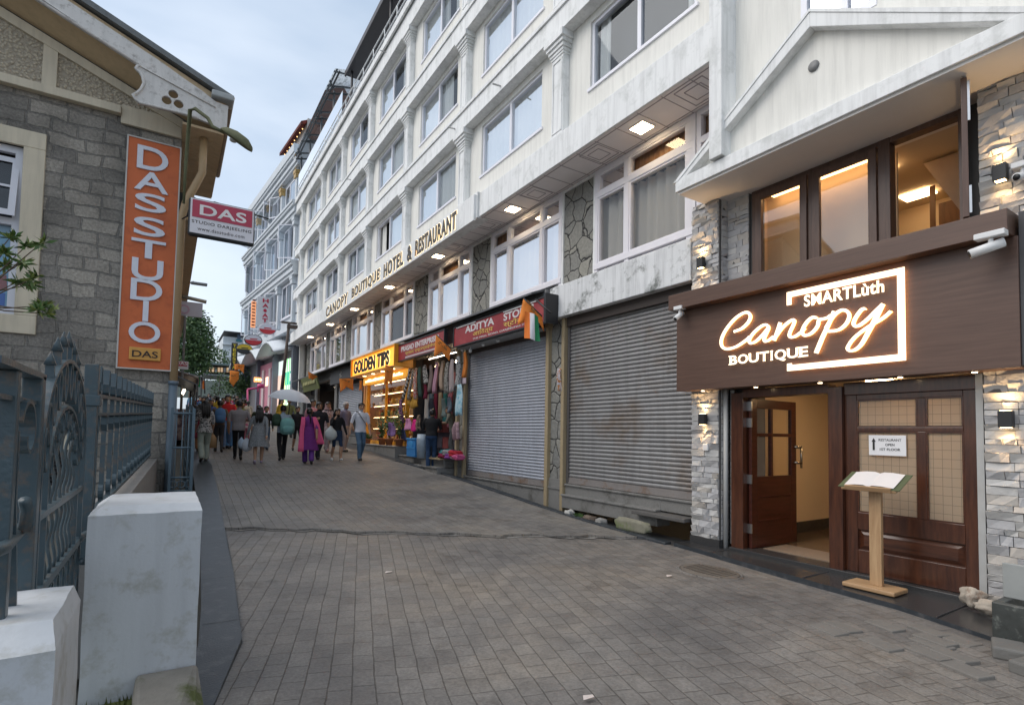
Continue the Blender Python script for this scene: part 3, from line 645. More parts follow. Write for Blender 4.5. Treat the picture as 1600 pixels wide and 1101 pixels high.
tops = [('D', 231, 267), ('A', 270, 300), ('S', 304, 332), ('S', 341, 370), ('T', 376, 405), ('U', 406, 439), ('D', 438, 471), ('I', 471, 503), ('O', 504, 537)]
for ch, a, c in tops:
    z1 = onY(235, a, 10.4).z; z0 = onY(235, c, 10.4).z; wd_ = {'I': .075, 'A': .46, 'T': .46}.get(ch, .42); 
    text('letter', ch, (-.36-wd_/2, 10.40, z0), YF, wd_, z1-z0, letw, sg, .028, .012)
b = MB(); b.box(-.55, -.13, 10.36, 10.40, 1.06, 1.26); pl = b.obj('plate', mat('yellow_plate', (.60, .30, .06), .5, .1), sg, bevel=.01)
text('lettering', 'DAS', (-.51, 10.36, 1.105), YF, .34, .105, mat('brown_letters', (.03, .015, .01), .6), pl, .008, .01)
# projecting box sign
hg = thing('box_sign', 'projecting red and white studio box sign hung beside the eaves', 'sign', (.62, 9.75, 3.0))
b = MB(); b.box(.15, 1.09, 9.68, 9.82, 3.0, 3.6); b.obj('case', mat('black_sign_case', (.03, .035, .04), .5), hg, bevel=.04)
b = MB(); b.box(.175, 1.07, 9.672, 9.681, 3.035, 3.575); b.obj('face', mat('white_sign_face', (.68, .66, .70), .35, .05), hg)
b = MB(); b.box(.20, 1.045, 9.664, 9.6725, 3.285, 3.555); b.obj('red_panel', mat('crimson_face', (.42, .03, .07), .35, .12, 2), hg)
text('lettering', 'DAS', (.30, 9.664, 3.33), YF, .66, .165, mat('white_letters', (.75, .72, .72), .5), hg, .004, .02, 1.05)
text('lettering', 'STUDIO DARJEELING', (.20, 9.672, 3.175), YF, .84, .062, mat('brown_letters', (.03, .015, .01), .6), hg, .003, .005, 1.1)
text('lettering', 'www.dasstudio.com', (.28, 9.672, 3.085), YF, .66, .055, mat('brown_letters', (.03, .015, .01), .6), hg, .003, 0, 1.1)
b = MB(); b.tube([(.02, 10.45, 3.42), (.5, 9.78, 3.62), (1.3, 9.75, 3.52)], .012, 6); b.obj('bracket', blackm, hg)
# mossy street lamp on its bracket
sm_ = mat('mossy_iron', (.11, .115, .06), .85, .35, 12, .4, 50)
lm = thing('street_lamp', 'mossy old street lamp on a bent bracket over the bargeboard', 'street lamp', (.1, 9.9, 3.4))
q = lambda x, y, Y: onY(x, y, Y)
b = MB(); b.tube([q(287, 318, 9.82), q(290, 260, 9.8), q(297, 172, 9.74), q(305, 170, 9.7), q(325, 185, 9.6), q(332, 198, 9.5), q(350, 207, 9.4)], [.018, .024, .03, .03, .028, .026, .024], 8); b.obj('bracket', sm_, lm)
p0 = q(346, 203, 9.4); p1 = q(391, 235, 9.1); d_ = (p1-p0); L_ = d_.length; d_.normalize(); nU = Vector((0, 0, 1)); nU = (nU-d_*nU.dot(d_)).normalized(); nB = d_.cross(nU)
b = MB(); b.loft([[p0+d_*(t*L_)+nB*cos(a)*r+nU*(sin(a)*r*(.75 if sin(a) > 0 else .12)) for a in frange(0, 2*pi, 14)[:-1]] for t, r in ((0, .03), (.06, .07), (.2, .13), (.45, .17), (.75, .165), (.93, .10), (1, .01))]); b.obj('lamp_head', sm_, lm)
b = MB(); b.ell(p0+d_*(L_*.45)-nU*.02, .06, .06, .035); b.obj('bulb', mat('frosted_bulb', (.5, .48, .45), .3), lm)
# ================================================================ LEAVES
leafm = mat('green_leaf', (.075, .14, .035), .5, .4, 12); leafy = mat('yellow_green_leaf', (.17, .21, .045), .5, .3, 12); leafd = mat('dark_green_leaf', (.06, .115, .045), .55, .5, 3); bark = mat('brown_bark', (.11, .08, .055), .9, .3, 12)
def leaf(b, p, d, L, w, rnd, mi=0):
    d = Vector(d).normalized(); s = d.cross(Vector((rnd.uniform(-1, 1), rnd.uniform(-1, 1), rnd.uniform(-1, 1))))
    if s.length < .01: s = Vector((1, 0, 0))
    s.normalize(); p = Vector(p)
    f = b.bm.faces.new([b.bm.verts.new(q) for q in (p, p+d*L*.45+s*w*.5, p+d*L, p+d*L*.45-s*w*.5)]); f.material_index = mi
rnd = random.Random(5)
sh = thing('shrub', 'leafy branch with yellow green rosettes reaching in from the left edge', 'shrub', (-1.6, 4.2, -1.5))
bw = MB(); bl_ = MB(); nodes = []
tips = [(15, 372), (40, 385), (62, 382), (5, 395), (28, 440), (45, 445), (58, 432), (10, 415), (72, 490), (58, 485), (66, 478), (35, 410), (-20, 400), (-30, 440)]
base = Vector((-1.75, 4.2, -1.5)); mid = at(-60, 470, 3.9)
bw.tube([base, (base+mid)/2+Vector((.05, 0, 0)), mid], [.03, .022, .014], 6)
for i, (x, y) in enumerate(tips):
    p = at(x, y, 3.9+rnd.uniform(-.15, .25)); mm_ = (mid+p)/2+Vector((0, 0, .04*rnd.uniform(-1, 1))); bw.tube([mid, mm_, p], [.008, .005, .003], 5)
    for c_ in (p, p+Vector((rnd.uniform(-.04, .04),)*3)):
        for k in range(16):
            d = Vector((rnd.gauss(0, 1), rnd.gauss(0, 1), rnd.gauss(.25, .7))); leaf(bl_, c_, d, rnd.uniform(.05, .095), .022, rnd, rnd.choice((0, 0, 1)))
bw.obj('branch', bark, sh); bl_.obj('leaves', [leafm, leafy], sh)
# ================================================================ HOTEL
ht = thing('hotel_building', 'long white four storey hotel with pilasters and bands along the right side', 'building', (6.2, 18, -1))
PIL = [7.85, 11.72, 15.55, 19.35, 23.05, 26.65, 31.2]
HY0, HY1 = 4.41, 32.6
WINS = [(4.84, 7.09), (8.55, 11.0), (12.36, 14.8), (16.15, 18.6), (20.0, 22.3), (23.75, 25.95), (27.6, 30.3)]
ROWS = [(5.45, 6.05, 7.25, 7.38, 7.90), (7.90, 8.5, 9.72, 9.83, 10.35), (10.35, 11.05, 12.3, 12.42, 13.2)]
XW = 6.02
w = MB()
for base, z0, z1, b0, b1 in ROWS:
    w.box(XW, XW+.2, HY0, HY1, base-.0 if base > 6 else 4.9, z0); w.box(XW, XW+.2, HY0, HY1, z1, b1)
    ys = [HY0]+[v for a in WINS for v in a]+[HY1]
    for i in range(0, len(ys), 2): w.box(XW, XW+.2, ys[i], ys[i+1], z0, z1)
w.obj('wall', plaster, ht)
for q_ in ((HY1-.2, HY1, -1), (HY0, HY0+.2, 5)):
    b = MB(); b.box(6.221, 14, q_[0], q_[1], q_[2], 13.19); b.obj('end_wall', plaster, ht)
b = MB(); b.box(6.9, 7.0, HY0+.2, HY1-.2, 2, 13.1); b.obj('interior', dark_in, ht)
for k, (base, z0, z1, b0, b1) in enumerate(ROWS):
    b = MB(); b.box(5.80, XW, HY0, HY1+.02, b0, b1); b.box(5.765, 5.80, HY0, HY1+.03, b1-.09, b1-.01)
    b.box(5.785, 5.80, HY0, HY1+.02, b0+.0, b0+.05)
    if k == 2: b.box(5.70, 5.765, HY0, HY1+.05, b1-.22, b1-.02)
    b.obj('band', plaster_trim, ht, bevel=.006)
b = MB(); b.box(5.77, XW, HY0, 10.6, 4.885, 5.43); b.box(5.72, XW, 10.6, HY1+.02, 4.86, 5.46); b.box(5.70, 5.72, 24.4, HY1+.02, 4.86, 4.95)
b.obj('band', plaster_trim, ht, bevel=.008)
b = MB(); b.box(5.66, 5.72, 10.65, 24.6, 4.80, 5.40); b.obj('fascia', plaster_trim, ht, bevel=.006)
# soffit boards
b = MB(); b.box(5.80, 6.56, HY0, HY1, 4.88, 4.92); b.obj('soffit', mat('lilac_soffit_boards', (.80, .75, .74), .5, .08, 3), ht)
b = MB()
y = 4.8
while y < 32:
    b.box(5.82, 6.54, y-.006, y+.006, 4.874, 4.8805); y += .48
for yc in (4.9, 7.0, 8.9, 10.9, 12.7, 14.6): 
    for s in (.14, .24): b.box(6.16-s, 6.16+s, yc-s-.005, yc-s+.005, 4.872, 4.8795); b.box(6.16-s, 6.16+s, yc+s-.005, yc+s+.005, 4.872, 4.8795); b.box(6.16-s-.005, 6.16-s+.005, yc-s, yc+s, 4.871, 4.8785); b.box(6.16+s-.005, 6.16+s+.005, yc-s, yc+s, 4.871, 4.8785)
for x in (5.86, 6.46): b.box(x-.006, x+.006, HY0, HY1, 4.873, 4.8795)
b.obj('soffit_grooves', mat('groove_shade_paint', (.36, .32, .33), .8), ht)
for yc in (5.99, 9.79, 13.63, 17.54, 21.6, 25.4, 29.5):
    b = MB(); b.box(6.02, 6.30, yc-.15, yc+.15, 4.868, 4.8795); d = b.obj('downlight', mat('downlight_rim', (.7, .68, .62), .4), ht)
    b = MB(); b.box(6.035, 6.285, yc-.135, yc+.135, 4.862, 4.868); b.obj('lamp_panel', LED, d)
# pilasters
pm = MB(); pm.box(5.87, XW, -.17, .17, 0, 1.55); 
for yy in (-.15, .11): pm.box(5.855, 5.87, yy, yy+.04, .12, 1.5)
pm.box(5.855, 5.87, -.11, .11, 1.46, 1.5); pm.box(5.855, 5.87, -.11, .11, .12, .16)
pm.box(5.855, 5.87, -.19, .19, -.0, .09)
for i, (z, g) in enumerate(((1.55, .015), (1.60, .03), (1.66, .055), (1.73, .085), (1.80, .12))): pm.box(5.87-g, XW, -.17-g, .17+g, z, z+(.05, .06, .07, .07, .13)[i])
pil = pm.obj('pilaster', plaster_trim, None, bevel=.005); first = True
for base, z0, z1, b0, b1 in ROWS:
    for yc in PIL:
        o = pil if first else bpy.data.objects.new('pilaster', pil.data)
        if not first:
            COL.objects.link(o); bv = o.modifiers.new('bevel', 'BEVEL'); bv.width = .005; bv.segments = 2; bv.limit_method = 'ANGLE'
        first = False; zb = b0-1.93; o.location = (0, yc, zb); bpy.context.view_layer.update(); adopt(o, ht)
# windows of the three upper rows
def cloth_wave(b, X0, ya, yb, z0, z1, amp, freq, ph, n=None):
    n = n or max(8, int((yb-ya)*freq*5)); P = [None]*2; rows = []
    for z, s in ((z1, .6), (lerp(z0, z1, .5), 1), (z0, 1.15)):
        rows.append([b.bm.verts.new((X0+amp*s*sin(2*pi*freq*t+ph+.5*sin(t*5))+amp*.4*sin(2*pi*freq*2.3*t), t, z)) for t in frange(ya, yb, n)])
    for r, q_ in zip(rows, rows[1:]):
        for i in range(n): b.bm.faces.new((r[i], r[i+1], q_[i+1], q_[i])).smooth = True
rnd = random.Random(11)
for k, (base, z0, z1, b0, b1) in enumerate(ROWS):
    for j, (a, c) in enumerate(WINS):
        opened = (k == 0 and j == 3)
        b = MB(); f = .055; ym = (a+c)/2
        b.box(6.06, 6.14, a, c, z0, z0+f); b.box(6.06, 6.14, a, c, z1-f, z1); b.box(6.061, 6.139, a, a+f, z0+f, z1-f); b.box(6.061, 6.139, c-f, c, z0+f, z1-f); b.box(6.061, 6.139, ym-.04, ym+.04, z0+f, z1-f)
        b.box(5.99, 6.06, a-.05, c+.05, z0-.05, z0)
        wn = b.obj('window', frame_w, ht)
        for h, (p, q_) in enumerate(((a+f, ym-.04), (ym+.04, c-f))):
            if opened and h == 1: continue
            b = MB(); tl_ = rnd.uniform(-.006, .006); b.poly([(6.10+tl_, p, z0+f), (6.10, q_, z0+f), (6.10-tl_, q_, z1-f), (6.10, p, z1-f)]); b.obj('pane', pane, wn)
        b = MB()
        if j == 0 and k == 0: segs = [(4.9, 5.15), (6.75, 7.0)]
        else:
            g = rnd.choice((0, 0, .25, .5, .8)); g0 = rnd.uniform(a+.3, c-.3-g) if g else 0
            segs = [(a, c)] if not g else [(a, g0), (g0+g, c)]
            if opened: segs = [(a, ym+.1), (c-.5, c-.1)]
        for p, q_ in segs: cloth_wave(b, 6.20, p, q_, z0-.05, z1+.05, .04, 5.5, rnd.uniform(0, 6))
        b.obj('curtain', curtain_m, wn)
        b = MB(); b.box(6.42, 6.44, a-.3, c+.3, z0-.3, z1+.3); b.obj('interior', dark_in, wn)
# white end pilaster and roof terrace
b = MB(); b.box(5.74, 6.3, 4.22, 4.41, 3.55, 13.2); b.obj('end_pilaster', plaster_trim, ht, bevel=.008)
b = MB(); b.box(5.72, 14, HY0, HY1, 13.2, 13.26); b.obj('roof_terrace', plaster_old, ht)
b = MB()
for z in (13.86, 13.55): b.tube([(5.80, 4.4, z), (5.80, HY1, z)], .022, 6)
y = 4.5
while y < 32.6: b.tube([(5.80, y, 13.26), (5.80, y, 13.86)], .02, 6); y += 1.2
b.obj('terrace_rail', mat('white_rail_paint', (.72, .74, .75), .4), ht)
b = MB(); b.box(5.95, 11, 4.0, 23.2, 15.35, 15.5); b.box(5.90, 5.96, 4.0, 23.25, 15.32, 15.54); b.obj('terrace_roof', mat('dark_terrace_roof', (.045, .04, .045), .5), ht)
for y in (6, 10, 14, 18, 22.8):
    b = MB(); b.tube([(6.1, y, 13.26), (6.1, y, 15.35)], .05, 6); b.obj('post', darkm, ht)
b = MB()
for y in (25.0, 27.4, 29.9, 32.2): b.tube([(5.9, y, 13.26), (5.9, y, 15.6)], .05, 6); b.tube([(5.9, y, 14.7), (8.5, y, 15.9)], .045, 6); b.tube([(5.6, y, 15.4), (8.6, y, 16.3)], .05, 6)
b.tube([(5.7, 23.3, 15.5), (5.7, 32.4, 15.5)], .04, 6)
b.obj('glass_canopy_frame', mat('dark_steel', (.06, .07, .08), .5), ht)
b = MB(); b.poly([(5.5, 23.3, 15.55), (5.5, 32.6, 15.55), (8.7, 32.6, 16.45), (8.7, 23.3, 16.45)]); b.poly([(5.85, 23.3, 13.3), (5.85, 32.6, 13.3), (5.85, 32.6, 14.7), (5.85, 23.3, 14.7)]); b.obj('glass_canopy', glass('canopy_glass', (.72, .80, .84), .18, 1.2), ht)
b = MB(); b.box(6.9, 9.5, 30.6, 32.4, 13.26, 15.0); b.obj('terrace_cabin', mat('reddish_cabin_wall', (.12, .07, .06), .7), ht)
# ---- glazed restaurant floor
GX_ = 6.57
crz = crazy('crazy_stone_cladding', 'yzx', 3.1)
PIERS = [(7.55, 8.45), (11.35, 12.3), (15.1, 16.2), (19.35, 20.2), (23.2, 24.0), (26.85, 27.55), (31.1, 32.2)]
for a, c in PIERS:
    b = MB(); b.box(GX_-.02, GX_+.2, a, c, 2.3, 4.88); b.obj('stone_pier', crz, ht)
    b = MB(); b.box(GX_-.05, GX_-.0, a-.05, a, 2.6, 4.875); b.box(GX_-.05, GX_, c, c+.05, 2.6, 4.875); b.box(GX_-.05, GX_-.02, a, c, 4.82, 4.87); b.obj('pier_trim', plaster_trim, ht)
lilw = mat('lilac_white_timber', (.75, .73, .77), .45, .05, 6)
woodin = wood('lit_timber_slats', (.30, .14, .05), (.50, .27, .11), (12, 12, .8), 2, .5)
bays = [(5.24, 7.5, [5.36, 6.68], False)]+[(PIERS[i][1]+.05, PIERS[i+1][0]-.05, None, i > 0) for i in range(6)]
for i, (a, c, mul, far_) in enumerate(bays):
    L = c-a; ms = mul or [a+L*.25, a+L*.72]
    zb = 2.9 if i == 0 else 2.55; zs = 3.12; zt = 4.40; top = 4.87; f = .055
    b = MB(); X0, X1 = GX_-.06, GX_+.05
    b.box(X0, X1, a, c, top-.09, top); b.box(X0, X1, a, c, zb, zb+.08); b.box(X0-.02, X1, a, c, zs-.10, zs); b.box(X0, X1, a, c, zt-.05, zt+.05)
    for yv, ww in [(a+.04, .04), (c-.04, .04)]+[(m_, .05) for m_ in ms]:
        for za, zc in ((zb+.08, zs-.10), (zs, zt-.05), (zt+.05, top-.09)): b.box(X0+.001, X1, yv-ww, yv+ww, za, zc)
    wn = b.obj('restaurant_window', lilw, ht, bevel=.004)
    ed = [a+.08]+[v for m_ in ms for v in (m_-.05, m_+.05)]+[c-.08]
    fr = MB()
    for p, q_ in zip(ed[::2], ed[1::2]):
        for (za, zc) in ((zs, zt-.05), (zt+.05, top-.09)):
            fr.box(X0+.015, X1-.01, p, p+.035, za, zc); fr.box(X0+.015, X1-.01, q_-.035, q_, za, zc); fr.box(X0+.015, X1-.01, p+.035, q_-.035, za, za+.035); fr.box(X0+.015, X1-.01, p+.035, q_-.035, zc-.035, zc)
            b = MB(); b.poly([(GX_, p, za), (GX_, q_, za), (GX_, q_, zc), (GX_, p, zc)]); b.obj('pane', pane_warm, wn)
        b = MB(); b.poly([(GX_+.02, p, zb+.08), (GX_+.02, q_, zb+.08), (GX_+.02, q_, zs-.1), (GX_+.02, p, zs-.1)]); b.obj('lower_panel', plaster_old if i == 0 else frame_w, wn)
    fr.obj('sash', lilw, wn)
    if i != 3:
        b = MB(); cloth_wave(b, GX_+.18, a, c, zs-.2, zt-.02, .055, 4.5, i); b.obj('curtain', lit_curtain, wn)
    b = MB(); cloth_wave(b, GX_+.12, a, c, zt+.02, top, .012, 9, i*2); b.obj('transom_slats', woodin, wn)
    b = MB(); b.box(GX_+1.4, GX_+1.45, a-.5, c+.5, 2.2, 4.9); b.box(GX_+.1, GX_+1.4, a-.5, c+.5, 4.86, 4.9); b.obj('interior', mat('restaurant_wall', (.42, .33, .22), .8), wn)
    b = MB(); b.box(GX_+.45, GX_+.75, (a+c)/2-.35, (a+c)/2+.35, 4.82, 4.85); b.obj('ceiling_lamp_or_fill', emit('restaurant_ceiling_light', (1, .66, .32), 30), wn)
b = MB(); b.box(GX_-.06, GX_+.05, 4.42, 5.22, 4.78, 4.87); b.box(GX_-.06, GX_+.05, 4.42, 5.22, 3.42, 3.5); b.box(GX_-.06, GX_+.05, 5.14, 5.22, 3.5, 4.78); b.box(GX_-.06, GX_+.05, 4.42, 4.5, 3.5, 4.78); b.box(GX_-.06, GX_+.05, 4.5, 5.14, 4.35, 4.45); wn = b.obj('restaurant_window', lilw, ht, bevel=.004)
b = MB(); b.poly([(GX_, 4.5, 3.5), (GX_, 5.14, 3.5), (GX_, 5.14, 4.78), (GX_, 4.5, 4.78)]); b.obj('pane', pane_warm, wn)
b = MB(); cloth_wave(b, GX_+.12, 4.42, 5.2, 3.45, 4.85, .012, 9, 1); b.obj('transom_slats', woodin, wn)
# weathered slab over the near shutter
b = MB(); b.box(6.36, 6.62, 5.2, 8.66, 2.28, 2.90); b.prism([(6.36, 2.9), (6.52, 2.9), (6.52, 2.98)], 'y', 5.2, 8.66)
b.obj('lintel_slab', plaster_old, ht, bevel=.012)
for yc, z in ((12.0, 7.6), (21.4, 10.0), (17.5, 12.9), (9.8, 7.5)):
    b = MB(); b.tube([(5.82, yc, z), (5.60, yc, z-.02)], .018, 8); b.obj('drain_spout', mat('grey_pvc_spout', (.45, .45, .44), .5), ht)
# letters of the hotel name on the fascia
hs_ = thing('hotel_sign', 'dark capital lettering with warm back glow along the hotel fascia', 'sign', (5.6, 17.8, 4.85))
zl = 4.88; hL = .44
for word, ya, yb in (('CANOPY', 24.1, 20.75), ('BOUTIQUE', 20.2, 17.05), ('HOTEL', 16.65, 14.95), ('&', 14.65, 14.3), ('RESTAURANT', 14.05, 11.5)):
    text('lettering', word, (5.653, ya, zl), XF, ya-yb, hL, mat('dark_bronze_letters', (.05, .035, .02), .5), hs_, .012, .036, 1.14)
    text('backlight', word, (5.659, ya+.02, zl-.02), XF, ya-yb+.04, hL+.04, emit('letter_backlight', (1, .80, .50), 1.5), hs_, .003, .045, 1.14)
# ================================================================ RESTAURANT ENTRANCE WING
wg = thing('restaurant_entrance', 'entrance wing with white gable canopy, ledgestone pillars and dark wood doors at the right', 'building', (6.4, 3.2, -1.5))
ls = [mat('ledgestone_blue_grey', (.44, .435, .44), .8, .15, 7, .6, 30), mat('ledgestone_pale_grey', (.51, .50, .485), .8, .15, 7, .6, 30), mat('ledgestone_tan', (.49, .455, .415), .8, .15, 7, .6, 30), mat('ledgestone_dark_joint', (.12, .115, .11), .9)]
def ledge(b, org, R_, U_, w, h, rnd, depth=.06):
    org = Vector(org); N_ = R_.cross(U_); z = 0
    b.obox(org+R_*w/2+U_*h/2-N_*.02, R_, U_, N_, w, h, .04, 3)
    while z < h-.02:
        hh = min(rnd.uniform(.05, .095), h-z); x = 0
        while x < w-.01:
            ww = min(rnd.uniform(.09, .26), w-x)
            if w-x-ww < .06: ww = w-x
            d1, d2, d3, d4 = [rnd.uniform(.006, depth) for _ in range(4)]; g = .003; bow = rnd.uniform(.004, .024)
            c = [(x+g, z+g), (x+ww-g, z+g), (x+ww-g, z+hh-g+rnd.uniform(-.004, .004)), (x+g, z+hh-g)]
            back = [b.bm.verts.new(org+R_*u+U_*v_) for u, v_ in c]; fr = [b.bm.verts.new(org+R_*u+U_*v_+N_*d) for (u, v_), d in zip(c, (d1*.5, d2*.5, d3, d4))]
            mi = rnd.choice((0, 0, 0, 1, 1, 1, 2))
            k_ = rnd.uniform(.25, .75); mid = []
            for (u0, v0), (u1, v1), da, db in ((c[0], c[1], d1*.5, d2*.5), (c[3], c[2], d4, d3)):
                mid.append(b.bm.verts.new(org+R_*lerp(u0, u1, k_)+U_*(lerp(v0, v1, k_)+rnd.uniform(-.006, .006))+N_*(lerp(da, db, k_)+bow*rnd.uniform(-1, 1))))
            for q_ in ((fr[0], mid[0], mid[1], fr[3]), (mid[0], fr[1], fr[2], mid[1]), (back[0], back[1], fr[1], mid[0], fr[0]), (back[1], back[2], fr[2], fr[1]), (back[2], back[3], fr[3], mid[1], fr[2]), (back[3], back[0], fr[0], fr[3])): b.bm.faces.new(q_).material_index = mi
            x += ww
        z += hh
    return b
rnd = random.Random(21)
RX, UX = XF
b = MB(); ledge(b, (6.40, 5.19, -1.40), RX, UX, .45, 4.76, rnd); b.box(6.44, 6.9, 4.74, 5.2, -1.5, 3.36, 3)
ledge(b, (6.44, 4.74, -1.40), Vector((1, 0, 0)), UX, .16, 4.76, rnd, .02)
b.obj('stone_pillar', ls, wg, recalc=False)
b = MB(); ledge(b, (6.58, 4.73, 1.9), RX, UX, .33, 1.46, rnd, .03); b.box(6.62, 6.9, 4.38, 4.735, -1.5, 3.36, 3); ledge(b, (6.545, 4.665, -1.45), RX, UX, .065, 2.1, rnd, .015); b.obj('stone_pillar', ls, wg, recalc=False)
b = MB(); ledge(b, (6.40, 1.875, -1.45), RX, UX, .62, 4.85, rnd, .05); b.box(6.44, 6.9, 1.25, 1.87, -1.5, 3.36, 3); b.obj('stone_pillar', ls, wg, recalc=False)
b = MB(); b.box(6.37, 6.42, 4.72, 5.21, -1.56, -1.40); b.obj('skirting', granite, wg)
b = MB(); b.tube([(6.47, 4.69, -1.5), (6.47, 4.69, .7)], .032, 8); b.tube([(6.50, 4.76, -1.5), (6.50, 4.76, .7)], .018, 6); b.obj('drain_pipe', mat('grey_pvc_pipe', (.45, .45, .44), .5, .1, 9), wg)
b = MB(); b.box(6.40, 6.5, 1.885, 1.94, -1.5, .64); b.obj('door_jamb', mat('grey_cement_jamb', (.40, .40, .39), .7, .15, 8), wg)
# wall above, gable canopy
b = MB(); b.box(6.03, 6.25, 3.36, 4.22, 3.5, 13); b.box(6.03, 6.25, -4, 2.57, 3.5, 13); b.box(6.03, 6.25, 2.57, 3.36, 3.5, 4.5); b.box(6.03, 6.25, 2.57, 3.36, 5.9, 13); b.box(6.62, 6.8, -4, 1.25, -1.6, 3.4); b.obj('wall', plaster, wg)
b = MB(); b.box(6.02, 6.08, 2.57, 2.64, 4.5, 5.9); b.box(6.02, 6.08, 3.29, 3.36, 4.5, 5.9); b.box(6.02, 6.08, 2.64, 3.29, 4.5, 4.57); b.box(6.021, 6.08, 2.85, 2.92, 4.57, 5.9); w_ = b.obj('window', frame_w, wg)
b = MB(); b.poly([(6.06, 2.6, 4.52), (6.06, 3.33, 4.52), (6.06, 3.33, 5.9), (6.06, 2.6, 5.9)]); b.obj('pane', pane, w_)
b = MB(); b.box(6.3, 6.34, 2.3, 3.6, 4.2, 6.1); b.obj('interior', mat('dim_red_room', (.10, .05, .05), .9), w_)
gp = MB(); A_ = (3.14, 4.70); Lp, Rp = (5.0, 3.50), (1.32, 3.50)
tk = .14
gp.prism([Lp, A_, (A_[0], A_[1]-tk*1.2), (Lp[0]-tk*1.35, Lp[1]+.03)], 'x', 5.80, 6.03); gp.prism([A_, Rp, (Rp[0]+tk*1.35, Rp[1]+.03), (A_[0], A_[1]-tk*1.2)], 'x', 5.80, 6.03)
gp.box(5.795, 6.03, -3, 5.0, 3.36, 3.53); gp.obj('gable_frame', plaster_trim, wg, bevel=.006)
b = MB(); b.prism([(4.9, 3.525), (3.14, 4.62), (1.4, 3.525)], 'x', 5.92, 6.02); b.obj('tympanum', plaster, wg)
b = MB(); b.prism([(5.04, 3.50), (3.14, 4.735), (1.28, 3.50), (1.36, 3.50), (3.14, 4.70), (4.96, 3.5)], 'x', 5.79, 6.03); b.obj('gable_flashing', plaster_trim, wg)
b = MB(); b.tube([(5.905, 3.16, 4.14), (5.93, 3.16, 4.14)], .06, 16); b.obj('round_vent', mat('grey_vent', (.22, .22, .22), .6), wg, )
b = MB(); b.box(5.83, 6.9, -3, 4.97, 3.33, 3.365); b.obj('canopy_soffit', mat('buff_soffit_paint', (.80, .76, .72), .7, .06, 3), wg)
# upper dark wood windows
maho = wood('dark_mahogany', (.032, .010, .006), (.105, .035, .016), (6, 6, .6), 4, .28, .3)
mahoh = wood('dark_mahogany_rail', (.032, .010, .006), (.11, .037, .017), (6, .6, 6), 4, .28, .3)
brown = wood('brown_window_timber', (.075, .042, .03), (.135, .078, .058), (6, 6, .5), 4, .38)
uw = MB(); zA, zB = 1.95, 3.33
for a, c in ((4.36, 4.30), (3.60, 3.54), (2.82, 2.70), (2.09, 2.03)): uw.box(6.58, 6.72, a, c, zA, zB)
for a, c in ((4.30, 3.60), (3.54, 2.82), (2.70, 2.09)): uw.box(6.585, 6.72, a, c, zB-.06, zB)
u = uw.obj('upper_window', brown, wg, bevel=.004)
for a, c in ((4.295, 3.605), (3.535, 2.825)):
    b = MB(); f = .085; b.box(6.55, 6.60, a, a-f, zA, zB-.065); b.box(6.55, 6.60, c, c+f, zA, zB-.065); b.box(6.551, 6.60, a-f, c+f, zB-.15, zB-.065); s_ = b.obj('casement', brown, u, bevel=.004)
    b = MB(); b.poly([(6.58, a-f, zA), (6.58, c+f, zA), (6.58, c+f, zB-.1), (6.58, a-f, zB-.1)]); b.obj('pane', glass('big_window_pane', (.92, .88, .82), .10, 1.0), s_)
cd = Vector((-6.56, -2.03, 0)).normalized(); cn = Vector((cd.y, -cd.x, 0)); c0 = Vector((6.56, 2.03, 0))
b = MB()
for (u0, u1, w0, w1) in ((0, .085, 2.02, 3.31), (.505, .59, 2.02, 3.31), (.085, .505, 3.22, 3.31), (.085, .505, 2.02, 2.1)): b.obox(c0+cd*(u0+u1)/2+Vector((0, 0, (w0+w1)/2)), cd, Vector((0, 0, 1)), cn, u1-u0, w1-w0, .045)
s_ = b.obj('casement', brown, u, bevel=.004)
b = MB(); b.poly([c0+cd*u_+Vector((0, 0, z)) for u_, z in ((.085, 2.1), (.505, 2.1), (.505, 3.22), (.085, 3.22))]); b.obj('pane', pane, s_)
for z0_, z1_ in ((2.05, 2.3), (2.9, 3.27)):
    b = MB(); b.obox(c0+cd*.585-cn*.032+Vector((0, 0, (z0_+z1_)/2)), cd, Vector((0, 0, 1)), cn, .02, z1_-z0_, .018); b.obj('stay', steel, s_)
beige_in = mat('warm_beige_wall', (.70, .57, .41), .8, .04, 2)
b = MB(); b.box(7.0, 7.03, 2.80, 4.4, 1.8, 3.34); b.box(8.9, 8.95, .5, 5, 1.8, 3.34); b.box(6.73, 8.9, 4.4, 4.45, 1.8, 3.34); b.box(6.73, 8.9, .5, .55, 1.8, 3.34); b.box(6.73, 8.95, .5, 4.45, 1.78, 1.82); b.box(6.73, 8.95, .5, 4.45, 3.335, 3.38); b.obj('upper_room', beige_in, wg)
b = MB(); b.box(6.60, 6.78, 1.86, 2.029, 1.9, 3.36); b.obj('window_jamb', ls[3], wg)
b = MB(); b.box(6.80, 6.92, 2.92, 4.25, 3.30, 3.325); b.obj('ceiling_lamp_or_fill', emit('amber_pane_fill', (1, .62, .30), 5), wg)  # added glowing strip, no real fitting: warms the panes from behind
b = MB(); b.prism([(2.72, 3.30), (1.2, 3.30), (1.2, 1.9), (2.02, 1.9)], 'x', 7.5, 7.6); b.obj('stair_soffit', mat('pale_tan_soffit', (.52, .40, .30), .8), wg)
b = MB(); b.box(8.0, 8.06, 2.0, 2.75, 1.83, 2.95); b.box(7.99, 8.0, 2.78, 2.84, 1.83, 3.2); b.obj('inner_door', wood('inner_door_wood', (.16, .07, .025), (.28, .13, .05), (5, 5, .7), 4, .4), wg)
for q_ in (7.15, 8.3):
    b = MB(); b.box(q_, q_+.25, 2.95, 3.3, 3.30, 3.325); b.obj('ceiling_lamp_or_fill', emit('room_ceiling_light', (1, .68, .36), 7), wg)
